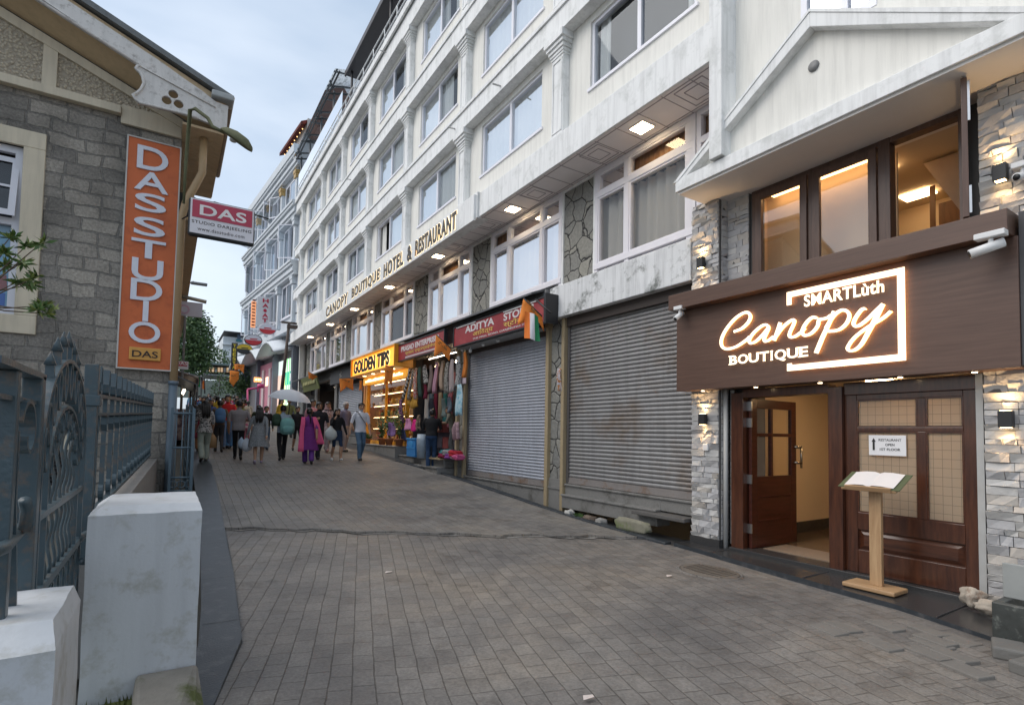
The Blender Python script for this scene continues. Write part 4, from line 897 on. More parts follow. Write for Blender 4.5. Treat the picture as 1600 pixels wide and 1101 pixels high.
# lower door set
df = MB(); df.box(6.46, 6.62, 4.60, 4.42, -1.47, .60); df.box(6.44, 6.62, 3.31, 3.157, -1.47, .60); df.box(6.45, 6.62, 4.42, 3.31, .53, .64); df.box(6.48, 6.62, 3.157, 1.94, .50, .64)
df.obj('door_frame', maho, wg, bevel=.005)
b = MB(); b.box(6.40, 6.70, 4.60, 1.94, -1.52, -1.462); b.obj('door_step', granite, wg, bevel=.006)
m, t, bs = newmat('wired_frosted_glass'); v = coord(t, 'yzx')
k = N(t, 'ShaderNodeTexBrick'); k.offset = 0
for q_, val in (('Scale', 1), ('Brick Width', .075), ('Row Height', .09), ('Mortar Size', .0022), ('Mortar Smooth', .2)): k.inputs[q_].default_value = val
k.inputs['Color1'].default_value = k.inputs['Color2'].default_value = (.62, .52, .40, 1); k.inputs['Mortar'].default_value = (.34, .28, .22, 1); t.links.new(v, k.inputs[0])
trl = N(t, 'ShaderNodeBsdfTranslucent'); t.links.new(k.outputs[0], trl.inputs[0]); t.links.new(k.outputs[0], bs.inputs['Base Color']); bs.inputs['Roughness'].default_value = .12
mx = N(t, 'ShaderNodeMixShader'); mx.inputs[0].default_value = .55; t.links.new(bs.outputs[0], mx.inputs[1]); t.links.new(trl.outputs[0], mx.inputs[2]); t.links.new(mx.outputs[0], t.nodes['Material Output'].inputs[0]); frost = m
dr = MB(); Y0, Y1 = 3.157, 1.94; xa, xb = 6.50, 6.56
vs_ = [(3.157, 3.03), (2.45, 2.377), (2.07, 1.94)]
for a, c in vs_[::2]: dr.box(xa, xb, a, c, -1.46, .50)
hz = [(.44, .50), (.092, .139), (-.99, -.80), (-1.46, -1.21)]
for a, c in hz: dr.box(xa+.001, xb, 3.03, 2.07, a, c)
dr.box(xa-.001, xb, 2.45, 2.377, -.80, .092); dr.box(xa-.001, xb, 2.45, 2.377, .139, .44)
d1 = dr.obj('door', maho, wg, bevel=.006)
b = MB(); b.box(6.53, 6.55, 3.03, 2.07, -1.21, -.99); b.loft([[(6.53, y, z) for y, z in ((3.02, -1.2), (2.08, -1.2), (2.08, -1.0), (3.02, -1.0))], [(6.505, y, z) for y, z in ((2.97, -1.16), (2.13, -1.16), (2.13, -1.04), (2.97, -1.04))]])
for f in b.bm.faces: f.smooth = False
b.obj('panel', mahoh, d1)
for (a, c) in ((3.03, 2.45), (2.377, 2.07)):
    for (za, zc) in ((-.80, .092), (.139, .44)):
        b = MB(); b.box(6.525, 6.53, a, c, za, zc); b.obj('pane', frost, d1)
        b = MB(); b.box(6.505, 6.524, a, a-.014, za, zc); b.box(6.505, 6.524, c+.014, c, za, zc); b.box(6.505, 6.523, a-.014, c+.014, za, za+.014); b.box(6.505, 6.523, a-.014, c+.014, zc-.014, zc); b.obj('bead', mahoh, d1)
# open leaf
lf = MB(); y0, y1 = 4.36, 4.405; x0, x1 = 6.56, 7.62
lf.box(x0, x0+.13, y0, y1, -1.46, .52); lf.box(x1-.13, x1, y0, y1, -1.46, .52); lf.box(x0+.13, x1-.13, y0+.001, y1, .40, .52); lf.box(x0+.13, x1-.13, y0+.001, y1, -1.46, -.52); lf.box(x0+.44, x0+.49, y0-.001, y1, -.52, .40); lf.box(x0+.13, x0+.44, y0+.001, y1, .02, .065); lf.box(x0+.49, x1-.13, y0+.001, y1, .02, .065)
lf.box(x0+.15, x1-.15, y0-.012, y0, -1.12, -1.10); lf.box(x0+.15, x1-.15, y0-.012, y0, -.80, -.785)
d2 = lf.obj('door', wood('red_mahogany', (.03, .008, .005), (.085, .022, .014), (.6, 6, 6), 4, .3, .2), wg, bevel=.005)
b = MB(); b.poly([(x0+.13, y1-.01, -.52), (x1-.13, y1-.01, -.52), (x1-.13, y1-.01, .40), (x0+.13, y1-.01, .40)]); b.obj('pane', glass('door_pane', (.9, .88, .84), .08, .8), d2)
b = MB(); b.tube([(x1+.02, y0-.06, -.42), (x1+.02, y0-.06, -.1)], .016, 8); b.tube([(x1-.06, y0, -.34), (x1+.02, y0-.06, -.34)], .022, 8); b.tube([(x1-.06, y0, -.12), (x1+.02, y0-.06, -.12)], .022, 8); b.obj('handle', mat('polished_brass_steel', (.5, .45, .38), .25, .1, 9, metal=1), d2)
for z in (-1.2, -.55, .2, .42):
    b = MB(); b.box(6.545, 6.565, 4.35, 4.43, z-.06, z+.06); b.obj('hinge', steel, d2)
# entrance hall
hall = MB(); hall.box(6.64, 10.6, 4.78, 4.84, -1.5, .95); hall.box(10.6, 10.66, 1.0, 4.84, -1.5, .95); hall.box(6.81, 10.6, 1.0, 1.06, -1.5, .95); hall.box(6.64, 10.6, 1.06, 4.78, .80, .95); hall.obj('hall_wall', beige_in, wg)
b = MB(); b.box(6.62, 10.6, 4.755, 4.785, -1.47, -1.30); b.obj('hall_skirting', granite, wg)
b = MB(); b.box(6.62, 10.6, 1.06, 4.78, -1.53, -1.47); b.obj('hall_floor', mat('polished_brown_floor', (.12, .085, .06), .15, .3, 5), wg)
b = MB(); b.box(6.72, 7.25, 3.2, 4.3, -1.469, -1.455); tag(b.obj('door_mat', mat('brown_mat', (.20, .15, .11), .9, .2, 30)), 'brown door mat just inside the open entrance door', 'mat')
b = MB(); b.box(8.2, 8.24, 4.744, 4.78, -1.2, -1.12); b.obj('socket', frame_w, wg)
for q_ in ((7.9, 3.4), (7.2, 2.4)):
    b = MB(); b.tube([(*q_, .80), (*q_, .76)], .15, 18); b.obj('ceiling_lamp_or_fill', emit('hall_light', (1, .68, .36), 34), wg)
# ---- canopy signboard
sgw = wood('brown_laminate', (.085, .046, .033), (.122, .069, .050), (3, .35, 7), 5, .42, 0, .04)
sb_ = thing('restaurant_sign', 'brown laminate signboard with glowing script lettering over the entrance', 'sign', (6.3, 3.4, .64))
b = MB(); b.box(6.15, 6.36, 1.55, 5.27, .645, 1.79); b.obj('panel', sgw, sb_, bevel=.004)
b = MB(); b.box(5.99, 6.56, 1.575, 5.285, 1.792, 2.005); b.obj('cap', sgw, sb_, bevel=.004)
b = MB(); b.box(6.17, 6.5, 1.50, 1.548, .66, 2.0); b.obj('end_panel', darkm, sb_)
b = MB(); b.box(6.36, 6.56, 1.56, 5.25, .66, .70); b.obj('underside', mat('dark_brown_underside', (.03, .02, .018), .5), sb_)
glow = emit('warm_white_letter', (1, .80, .55), 1.5)
f_ = MB(); X_ = 6.105
for (ya, yb, za, zb) in ((3.60, 2.39, 1.655, 1.72), (3.60, 3.545, 1.565, 1.655), (2.455, 2.39, .855, 1.655), (3.60, 2.39, .788, .855), (3.60, 3.545, .855, .875)): f_.box(X_+.002, X_+.012, ya, yb, za, zb)
f_.obj('logo_frame', glow, sb_)
tr = lambda x, y: onX(1110+x/5, 400+y/5, X_)
STROKES = [([(185, 590), (240, 568), (288, 525), (312, 475), (295, 442), (250, 448), (185, 495), (120, 575), (85, 650), (90, 705), (130, 725), (200, 708), (280, 655), (305, 630)], .022),
 ([(455, 560), (440, 538), (400, 545), (340, 595), (302, 650), (310, 680), (350, 668), (405, 615), (455, 558), (425, 625), (418, 658), (440, 665), (492, 628)], .019),
 ([(545, 518), (525, 580), (496, 660)], .022), ([(505, 635), (560, 560), (620, 508), (655, 500), (648, 535), (620, 595), (618, 628), (650, 632), (700, 600), (735, 565)], .019),
 ([(830, 482), (790, 482), (742, 530), (716, 590), (738, 620), (788, 603), (835, 550), (848, 500), (880, 492), (915, 482), (940, 462)], .020),
 ([(965, 430), (930, 520), (880, 630), (828, 758)], [.020, .024, .028, .030]), ([(900, 565), (960, 470), (1020, 425), (1070, 432), (1085, 472), (1060, 530), (1000, 578), (925, 588)], .020),
 ([(1210, 412), (1180, 420), (1135, 480), (1118, 530), (1150, 548), (1220, 500), (1290, 430), (1350, 375)], .019), ([(1350, 375), (1300, 478), (1240, 588)], [.026, .032, .027]),
 ([(1240, 588), (1180, 690), (1120, 738), (1076, 732), (1078, 700), (1132, 630), (1230, 555), (1340, 490), (1410, 430)], [.026, .021, .018, .017, .016, .016, .016, .016, .014])]
b = MB()
for i, (pts, r) in enumerate(STROKES):
    P = [tr(*p) for p in pts]; Q = spline(P, 5)
    R2 = r if not isinstance(r, list) else [lerp(r[min(int(t), len(r)-1)], r[min(int(t)+1, len(r)-1)], t-int(t)) for t in (k*(len(r)-1)/(len(Q)-1) for k in range(len(Q)))]
    Q = [Vector((q_.x-.0012*i, q_.y, q_.z)) for q_ in Q]; b.tube(Q, [r_*.84 for r_ in R2] if isinstance(R2, list) else R2*.84, 8)
b.obj('script_lettering', glow, sb_)
back = emit('amber_backlight', (1, .50, .16), 5.5)
b = MB()
for i, (pts, r) in enumerate(STROKES):
    b.tube([Vector((6.134, q_.y, q_.z)) for q_ in spline([tr(*p) for p in pts], 3)], .008, 5)
for (ya, yb, za, zb) in ((3.585, 2.405, 1.68, 1.69), (3.58, 3.57, 1.575, 1.68), (2.43, 2.42, .83, 1.68), (3.585, 2.405, .815, .825)): b.box(6.128, 6.14, ya, yb, za, zb)
b.obj('backlight', back, sb_)
def fit(name, body, p0, p1, h, bold, m, extra=None, sp=1):
    a = tr(*p0); c = tr(*p1); return text(name, body, (X_+.01, a.y, a.z), XF, a.y-c.y, h, m, sb_, .006, bold, sp)
fit('lettering', 'SMARTL\u00f9th', (730, 398), (1355, 290), .135, .022, glow, None, 1.06)
a = tr(148, 850); c = tr(755, 780); L = a.y-c.y; u_ = 0; hb_ = .118; sf = MB()
for ch, wf in (('B', .108), ('O', .138), ('U', .132), ('T', .122), ('I', .038), ('Q', .138), ('U', .132), ('E', .10)):
    w_ = wf*L; y_ = a.y-u_
    if ch == 'I': y_ -= .012
    text('lettering', ch, (X_+.01, y_, a.z-(.022 if ch == 'Q' else 0)), XF, w_*(.55 if ch == 'I' else 1), hb_+(.022 if ch == 'Q' else 0), glow, sb_, .006, .022)
    bars = {'B': ((0, 0), (0, 1)), 'E': ((0, 0), (0, 1)), 'U': ((.1, 1), (.9, 1)), 'T': ((.5, 0),), 'I': ((.27, 0), (.27, 1))}.get(ch, ())
    for k, zt in bars: sf.box(X_+.004, X_+.0095, y_-w_*k+.016, y_-w_*k-.016, a.z+zt*(hb_-.011), a.z+zt*(hb_-.011)+.011)
    u_ += w_+L*.0125+(.012 if ch == 'I' else 0)
sf.obj('serifs', glow, sb_)
for yy, in ((4.9,), (4.1,), (3.3,), (2.5,), (1.9,)):
    b = MB(); b.tube([(6.26, yy, .652), (6.26, yy, .638)], .035, 12); d = b.obj('downlight', steel, sb_)
    b = MB(); b.tube([(6.26, yy, .6385), (6.26, yy, .634)], .022, 12); b.obj('lamp_panel', emit('small_downlight', (1, .72, .42), 14), d)
# wall lamps: black boxes lit up and down
def wall_lamp(y, z, lab, X0=6.36):
    t_ = thing('wall_lamp', lab, 'wall lamp', (X0, y, z), 'up and down lamps on the stone pillars')
    b = MB(); b.box(X0-.085, X0-.01, y-.05, y+.05, z-.075, z+.075); b.box(X0-.01, X0+.03, y-.03, y+.03, z-.03, z+.03); b.obj('case', blackm, t_, bevel=.004)
    b = MB(); b.box(X0-.075, X0-.02, y-.035, y+.035, z+.0755, z+.078); b.box(X0-.075, X0-.02, y-.035, y+.035, z-.078, z-.0755); b.obj('lens', emit('wall_lamp_lens', (1, .68, .33), 16), t_)
    for s in (1, -1):
        l = bpy.data.lights.new('lamp_beam', 'SPOT'); l.energy = 6; l.color = (1, .62, .28); l.spot_size = radians(115); l.spot_blend = .8; l.shadow_soft_size = .02
        o = bpy.data.objects.new('lamp_beam', l); COL.objects.link(o); o.location = (X0-.05, y, z+s*.085); o.rotation_euler = Vector((-.12, 0, -s)).to_track_quat('Z', 'Y').to_euler(); bpy.context.view_layer.update(); adopt(o, t_)
wall_lamp(4.98, 2.47, 'black wall lamp on the left stone pillar above the signboard')
wall_lamp(4.945, .245, 'black wall lamp on the left stone pillar beside the open door')
wall_lamp(1.70, 2.45, 'black wall lamp on the right stone pillar above the signboard')
wall_lamp(1.70, .205, 'black wall lamp on the right stone pillar below the signboard')
b = MB(); b.box(6.335, 6.37, 4.88, 4.965, -.19, -.09); tag(b.obj('switch_box', mat('white_plastic_box', (.7, .7, .7), .4), bevel=.006), 'small white switch box under the lamp on the left stone pillar', 'switch box')
# security cameras
def cctv(px, py, X0, L, lab, dirv):
    p = onX(px, py, X0); t_ = thing('security_camera', lab, 'security camera', p, 'white security cameras'); wh = mat('white_camera_plastic', (.72, .72, .72), .35, .04)
    d = Vector(dirv).normalized()
    b = MB(); b.box(p.x-.05, p.x+.05, p.y-.07*L, p.y+.07*L, p.z, p.z+.05); b.tube([p, p-Vector((0, 0, .05))], .02, 8); b.obj('mount', wh, t_, bevel=.006)
    b = MB(); q0 = p-Vector((0, 0, .075)); b.tube([q0-d*.06*L, q0+d*.1*L], .036*(.7+.3*L), 12); b.obj('body', wh, t_)
    b = MB(); b.tube([q0+d*.1*L, q0+d*.103*L], .028, 12); b.obj('lens', blackm, t_)
cctv(1062, 484, 6.02, 1.0, 'small white security camera under the left end of the signboard cap', (-.6, .1, -.5))
cctv(1548, 372, 5.93, 1.5, 'white bullet security camera at the right end of the signboard', (-.5, 1, -.35))
cctv(1598, 262, 6.3, 1.0, 'white security camera at the right frame edge above the wall lamp', (-1, .2, -.3))
# notice and menu stand
nb = thing('notice', 'white paper notice with black arrow taped to the door glass', 'notice', (6.495, 2.73, -.16))
b = MB(); b.poly([(6.497, 2.905, -.165), (6.497, 2.55, -.165), (6.494, 2.55, .052), (6.494, 2.905, .052)]); b.obj('paper', mat('white_paper', (.80, .79, .80), .7, .03), nb)
ink = mat('black_ink', (.02, .02, .02), .6)
for s, z, yc, h in (('RESTAURANT', -.012, 2.70, .026), ('OPEN', -.062, 2.70, .026), ('1ST FLOOR', -.112, 2.70, .026)):
    wd_ = len(s)*.0215; text('lettering', s, (6.4945, yc+wd_/2, z), XF, wd_, h, ink, nb, .0015, .01)
b = MB(); b.prism([(2.866, -.11), (2.846, -.11), (2.846, -.02), (2.835, -.02), (2.856, .02), (2.877, -.02), (2.866, -.02)], 'x', 6.492, 6.4935); b.obj('arrow', ink, nb)
oak = wood('pale_oak', (.34, .20, .10), (.50, .33, .18), (8, 8, .5), 4, .5); oakh = wood('pale_oak_flat', (.34, .20, .10), (.50, .33, .18), (8, .8, 8), 4, .5)
ms_ = thing('menu_stand', 'pale wooden lectern stand on the granite before the right door', 'menu stand', (6.05, 2.66, -1.47))
gzs = gz(2.66)+.055
b = MB(); b.box(5.92, 6.22, 2.44, 2.92, gzs, gzs+.045); b.obj('base', oakh, ms_, bevel=.012)
b = MB(); b.box(6.04, 6.09, 2.60, 2.71, gzs+.045, -.46); b.obj('post', oak, ms_, bevel=.004)
Rl = Vector((0, -1, 0)); Ul = Vector((.90, 0, .43)).normalized(); Nl = Rl.cross(Ul); cl = Vector((6.06, 2.66, -.43))
b = MB(); b.obox(cl, Rl, Ul, Nl, .50, .34, .025); b.obox(cl-Ul*.17+Nl*.02, Rl, Ul, Nl, .42, .02, .05); b.obj('desk', oakh, ms_, bevel=.004)
bk_ = thing('menu_book', 'open menu book with blank white pages and green cover lying on the lectern', 'book', cl+Nl*.02)
b = MB(); b.obox(cl+Nl*.017, Rl, Ul, Nl, .56, .33, .006); b.obj('cover', mat('olive_cover', (.10, .12, .06), .5), bk_)
for s in (-1, 1):
    b = MB(); rows = []
    for v_ in (-.145, .145): rows.append([b.bm.verts.new(cl+Rl*(s*u_)+Ul*v_+Nl*(.022+h)) for u_, h in ((.0, .006), (.04, .022), (.12, .022), (.225, .008))])
    for i in range(3): b.bm.faces.new((rows[0][i], rows[0][i+1], rows[1][i+1], rows[1][i])).smooth = True
    b.obj('page', mat('white_page', (.74, .70, .68), .7, .03), bk_)
# planter and sacks, loose pavers at the right edge
pn = thing('planter', 'black stone planter box at the bottom right corner', 'planter', (5.6, 1.35, -1.5))
b = MB(); b.box(5.38, 5.44, 1.0, 1.56, -1.56, -1.22); b.box(5.44, 6.3, 1.50, 1.56, -1.56, -1.22); b.box(5.44, 6.3, 1.0, 1.5, -1.56, -1.32); b.obj('box', mat('streaked_black_granite', (.05, .055, .052), .35, .6, 14, rust=((.2, .21, .19), 9)), pn, bevel=.006)
b = MB(); b.box(5.62, 5.66, 1.0, 1.56, -1.22, -.95); b.obj('slab', mat('grey_slab', (.30, .31, .30), .7, .2, 6), pn, bevel=.008)
sk = mat('pale_sack_cloth', (.42, .37, .31), .9, .35, 14, .6, 30, rust=((.2, .12, .08), 9))
def lump(name, c, s, m, lab, cat, grp=None, seed=0, flat=0, amp=.22):
    b = MB(); bmesh.ops.create_icosphere(b.bm, subdivisions=3, radius=1); r_ = random.Random(seed); ph = [r_.uniform(0, 6) for _ in range(6)]
    for v_ in b.bm.verts:
        n_ = v_.co.normalized(); k_ = 1+amp*sin(n_.x*3+ph[0])*sin(n_.y*4+ph[1])+amp*.6*sin(n_.z*7+ph[2]+n_.x*5)
        if flat: n_ = Vector([math.copysign(abs(q_)**.55, q_) for q_ in n_])
        v_.co = Vector((n_.x*s[0]*k_, n_.y*s[1]*k_, n_.z*s[2]*k_))+Vector(c)
    for f in b.bm.faces: f.smooth = True
    return tag(b.obj(name, m), lab, cat, grp)
lump('sack', (6.20, 1.93, -1.40), (.075, .09, .09), sk, 'larger crumpled pale cloth bundle at the foot of the right pillar', 'sack', seed=1)
lump('sack', (6.05, 1.78, -1.43), (.07, .095, .06), sk, 'smaller pale cloth bundle lying beside the planter', 'sack', seed=2)
pvm = mat('loose_paver', (.15, .145, .135), .8, .2, 6, .4, 40)
for i, (x, y, z, r_, lab) in enumerate([(5.22, 1.42, .05, .3, 'loose grey paver lying by the planter corner'), (5.0, 1.22, .04, -.2, 'loose grey paver at the bottom right edge in front of the planter'), (5.30, 1.18, .12, .5, 'loose grey paver stacked on others at the right edge')]):
    b = MB(); b.obox((x, y, gz(y)+z), Vector((cos(r_), sin(r_), 0)), Vector((0, 0, 1)), Vector((sin(r_), -cos(r_), 0)), .27, .09, .19); tag(b.obj('loose_paver', pvm, bevel=.015), lab, 'paver', 'loose pavers by the planter')
# ================================================================ SHOPS UNDER THE HOTEL
gran = mat('grey_granite', (.20, .195, .185), .55, .35, 45, .1, 80, rust=((.10, .095, .085), 3))
slabm = mat('dark_stone_slab', (.105, .10, .095), .6, .3, 8, .25, 40)
beigeP = mat('khaki_painted_frame', (.36, .28, .17), .6, .12, 6, .1, 40, streak=.2)
def shutter(label, X0, y0, y1, z0, z1, m, pitch=.072, box=0):
    t_ = thing('roller_shutter', label, 'shutter', (X0, (y0+y1)/2, z0))
    prof = []; z = z0+.12; n_ = 0
    while z < z1: 
        for u_, dx in ((0, .0), (.12, -.016), (.35, -.024), (.6, -.022), (.82, -.012), (.92, .002)): prof.append((X0+dx, z+u_*pitch))
        z += pitch
    b = MB(); A_ = [b.bm.verts.new((x, y0, z)) for x, z in prof]; B_ = [b.bm.verts.new((x, y1, z)) for x, z in prof]
    for i in range(len(prof)-1): b.bm.faces.new((A_[i], A_[i+1], B_[i+1], B_[i])).smooth = False
    b.obj('slats', m, t_)
    b = MB(); b.box(X0-.03, X0+.01, y0, y1, z0, z0+.12); b.box(X0-.045, X0-.03, y0, y1, z0+.005, z0+.03); b.obj('bottom_bar', mat('rusty_shutter_bar', (.22, .20, .19), .6, .2, 6, rust=((.16, .09, .05), 3)), t_)
    for y in (y0, y1):
        b = MB(); b.box(X0-.05, X0+.04, y-.03, y+.03, z0, z1); b.obj('guide_rail', mat('dark_guide_rail', (.14, .13, .13), .5, .2, 9, metal=.4), t_)
    if box: b = MB(); b.box(X0-.1, X0+.4, y0, y1, z1-.02, z1+box); b.obj('housing', mat('dark_brown_housing', (.045, .033, .028), .6, .2, 5), t_)
    return t_
shA = mat('weathered_shutter_steel', (.29, .285, .285), .45, .15, 2, .35, 5, metal=.35, streak=.3, rust=((.21, .17, .14), .8), stretch=(1, .3, 1))
shB = mat('pale_shutter_steel', (.44, .46, .51), .42, .12, 2, .35, 5, metal=.35, streak=.22)
shutter('large weathered grey roller shutter with rusty lower slats beside the stone pillar', 6.60, 5.24, 8.27, -.94, 2.12, shA, .072, .25)
shutter('pale grey roller shutter under the red and white store sign', 6.60, 8.98, 12.42, -1.08, 2.05, shB, .066, .12)
shutter('half lowered grey roller shutter next to the golden shop', 6.60, 21.5, 25.2, .55, 2.0, shB, .075, .2)
# shop building mass behind
sbld = thing('shop_row', 'ground floor row of shop units with stone piers and granite plinths under the hotel', 'shops', (6.6, 14, -1.3))
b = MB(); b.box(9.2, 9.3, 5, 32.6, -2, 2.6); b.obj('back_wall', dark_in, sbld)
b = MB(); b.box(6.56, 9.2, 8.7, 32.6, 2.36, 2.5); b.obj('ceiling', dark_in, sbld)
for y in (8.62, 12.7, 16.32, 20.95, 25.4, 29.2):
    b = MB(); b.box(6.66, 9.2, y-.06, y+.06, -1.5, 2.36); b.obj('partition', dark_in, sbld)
b = MB(); b.box(6.66, 9.2, 12.76, 32.5, -1.5, -.75); b.box(6.66, 9.2, 16.4, 32.5, -.75, -.46); b.obj('floor', slabm, sbld)
for (a, c, zb) in ((8.31, 8.94, -1.12), (12.46, 12.98, -.95)):
    b = MB(); b.box(6.52, 6.70, a+.09, c-.16, zb+.25, 2.3); b.obj('stone_pier', crz, sbld)
    b = MB(); b.box(6.47, 6.70, a, a+.09, zb-.4, 2.28); b.box(6.44, 6.56, c-.16, c-.06, zb-.4, 2.15); b.box(6.48, 6.70, c-.06, c, zb-.4, 2.28); b.box(6.42, 6.56, c-.19, c-.03, 2.15, 2.28); b.obj('pier_frame', beigeP, sbld, bevel=.008)
    b = MB(); b.box(6.49, 6.70, a+.09, c-.16, zb-.4, zb+.25); b.box(6.47, 6.49, a+.09, c-.16, zb+.05, zb+.1); b.obj('pier_base', gran, sbld)
def plinth(y0, y1, zs, Xs, zb):
    for i, (z, x) in enumerate(zip(zs, Xs)):
        b = MB(); lo = zs[i+1] if i+1 < len(zs) else zb
        b.box(x+.03, 6.75, y0, y1, lo-.04, z-.035); b.box(x, 6.75, y0, y1, z-.035, z); b.obj('plinth', gran, sbld, bevel=.008)
plinth(5.9, 8.3, (-.945, -1.14), (6.50, 6.42), -1.36); plinth(5.21, 5.9, (-.945,), (6.50,), -1.12)
plinth(8.94, 12.46, (-1.09,), (6.46,), -1.5)
plinth(12.98, 16.3, (-.72, -.92), (6.15, 5.95), -1.4); plinth(16.3, 21.0, (-.46,), (6.02,), -1.2); plinth(21.0, 25.2, (-.15,), (6.3,), -1); plinth(25.2, 32.4, (.05,), (6.2,), -.8)
b = MB(); b.box(6.30, 6.6, 5.25, 6.3, -1.24, -1.18); b.obj('stone_shelf', slabm, sbld, bevel=.01)
lump('mossy_stone', (6.28, 6.25, -1.42), (.07, .38, .10), mat('moss_stone', (.22, .21, .16), .95, .3, 9, .6, 30, rust=((.13, .17, .05), 3)), 'long mossy stone block in the gutter by the big shutter', 'stone', seed=4, flat=1, amp=.1)
for i, (y, s, lab) in enumerate([(7.05, .10, 'pale grey rubble stone in the gutter under the big shutter'), (7.35, .13, 'brown rubble stone next to the weeds in the gutter'), (7.9, .09, 'white flat rubble piece in the gutter near the beige pier')]):
    lump('rubble_stone', (6.33, y, gz(y)+.03), (.08, s, .06), mat(('grey_rubble', 'brown_rubble', 'white_rubble')[i], ((.3, .29, .27), (.17, .13, .10), (.5, .49, .46))[i], .9, .2, 9, .5, 40), lab, 'stone', seed=i+9, flat=1, amp=.15)
b = MB(); rr = random.Random(9)
for i in range(260):
    p = (6.33+rr.gauss(0, .04), 7.62+rr.gauss(0, .09), gz(7.6)); leaf(b, p, (rr.gauss(0, .5), rr.gauss(0, .5), 1), rr.uniform(.04, .10), .015, rr)
tag(b.obj('weeds', leafm), 'tuft of green weeds growing in the gutter under the shutter', 'weeds')
# lean-to strip over the shop signs
b = MB(); b.prism([(6.56, 3.02), (5.98, 2.80), (5.98, 2.76), (6.56, 2.96)], 'y', 8.75, 16.4); b.prism([(6.56, 2.92), (5.85, 2.72), (5.85, 2.68), (6.56, 2.86)], 'y', 20.9, 32.4); b.obj('awning_strip', mat('dark_awning_sheet', (.10, .10, .105), .5, .3, 5), sbld)
b = MB(); b.box(6.3, 6.56, 8.7, 32.4, 2.36, 2.9); b.obj('header', mat('grey_header_board', (.22, .22, .22), .7, .2, 5), sbld)
# red store signs
redp = mat('dark_red_sign_paint', (.28, .022, .028), .5, .25, 2.5, .05, 30, rust=((.36, .05, .05), 3)); wl = mat('white_sign_paint', (.62, .58, .58), .6, .15, 20); yl = mat('yellow_sign_paint', (.62, .42, .10), .6, .15, 20); bk1 = mat('sign_black_frame', (.02, .018, .02), .5)
def board(name, label, X0, y1, y0, z0, z1, m):
    t_ = thing(name, label, 'sign', (X0, (y0+y1)/2, z0)); b = MB(); b.box(X0, X0+.08, y0, y1, z0, z1); b.obj('panel', m, t_)
    b = MB()
    for q_ in ((y0-.03, y1+.03, z0-.03, z0), (y0-.03, y1+.03, z1, z1+.03), (y0-.03, y0, z0, z1), (y1, y1+.03, z0, z1)): b.box(X0-.015, X0+.09, *q_)
    b.obj('frame', bk1, t_); return t_
ad = board('shop_sign', 'red store sign with white English and yellow Hindi lettering over the pale shutter', 6.08, 12.35, 8.45, 2.18, 2.64, redp)
def zY(X0, px, py): return onX(px, py, X0)
text('lettering', 'ADITYA', (6.08, 11.75, 2.43), XF, 1.40, .17, wl, ad, .006, .03); text('lettering', 'STORES', (6.08, 9.95, 2.43), XF, 1.15, .17, wl, ad, .006, .03)
text('lettering', '\u0906\u093f\u0926\u0924\u094d\u092f', (6.08, 11.35, 2.265), XF, .95, .16, yl, ad, .006, .012); text('lettering', '\u0938\u094d\u091f\u094b\u0930\u094d\u0938', (6.08, 9.95, 2.265), XF, .95, .16, yl, ad, .006, .012)
text('lettering', 'THE MALL ROAD, DARJEELING-734101', (6.08, 11.35, 2.20), XF, 2.55, .055, wl, ad, .005, .012)
b = MB(); 
for a, c in ((12.2, 11.2), (9.95, 8.7)): b.box(6.06, 6.08, c, a, 2.615, 2.635)
b.bm.free()
for a, c in ((12.2, 11.2), (9.95, 8.7)):
    b = MB(); b.box(6.06, 6.08, c, a, 2.615, 2.635); b.obj('tube_light', mat('tube_light_off', (.6, .6, .6), .4), ad)
bulbm = mat('white_bulb_glass', (.62, .63, .62), .25, .04)
b0 = MB(); b0.lathe((0, 0, 0), [(.001, -.13), (.035, -.115), (.045, -.085), (.04, -.055), (.02, -.025), (.018, .0), (.018, .03), (.001, .03)], 10)
bo = b0.obj('bulb', bulbm, None, smooth=True)
for i, (px, py) in enumerate([(722, 541), (735, 543), (755, 533), (778, 526), (803, 513)]):
    o = bo if i == 0 else bpy.data.objects.new('bulb', bo.data)
    if i: COL.objects.link(o)
    p = onX(px, py, 6.28); o.location = p; bpy.context.view_layer.update(); adopt(o, ad)
b = MB(); b.box(6.15, 6.56, 8.9, 12.3, 2.12, 2.16); b.obj('underside', mat('grey_underside', (.3, .3, .3), .7), ad)
pr = board('shop_sign', 'red enterprises sign with white and yellow lettering over the open clothes shop', 6.0, 16.2, 12.78, 2.19, 2.66, redp)
text('lettering', 'PRASAD ENTERPRISES', (6.0, 15.85, 2.44), XF, 2.75, .16, wl, pr, .006, .03); text('lettering', '\u092a\u094d\u0930\u0938\u093e\u0926 \u090f\u0928\u094d\u091f\u0930\u092a\u094d\u0930\u093e\u0908\u091c\u0947\u091c', (6.0, 15.5, 2.29), XF, 2.2, .14, yl, pr, .006, .012)
b = MB()
for i in range(40): b.box(5.994, 6.0, 13.1+i*.06, 13.1+i*.06+.04, 2.215, 2.265)
b.obj('small_print', wl, pr)
for nm, yy in (('panel', 8.38),):
    b = MB(); b.box(6.05, 6.35, 8.36, 8.40, 2.14, 2.72); b.tube([(6.05, 8.7, 2.66), (6.05, 8.2, 2.3)], .02, 6); b.obj('bracket', blackm, ad)
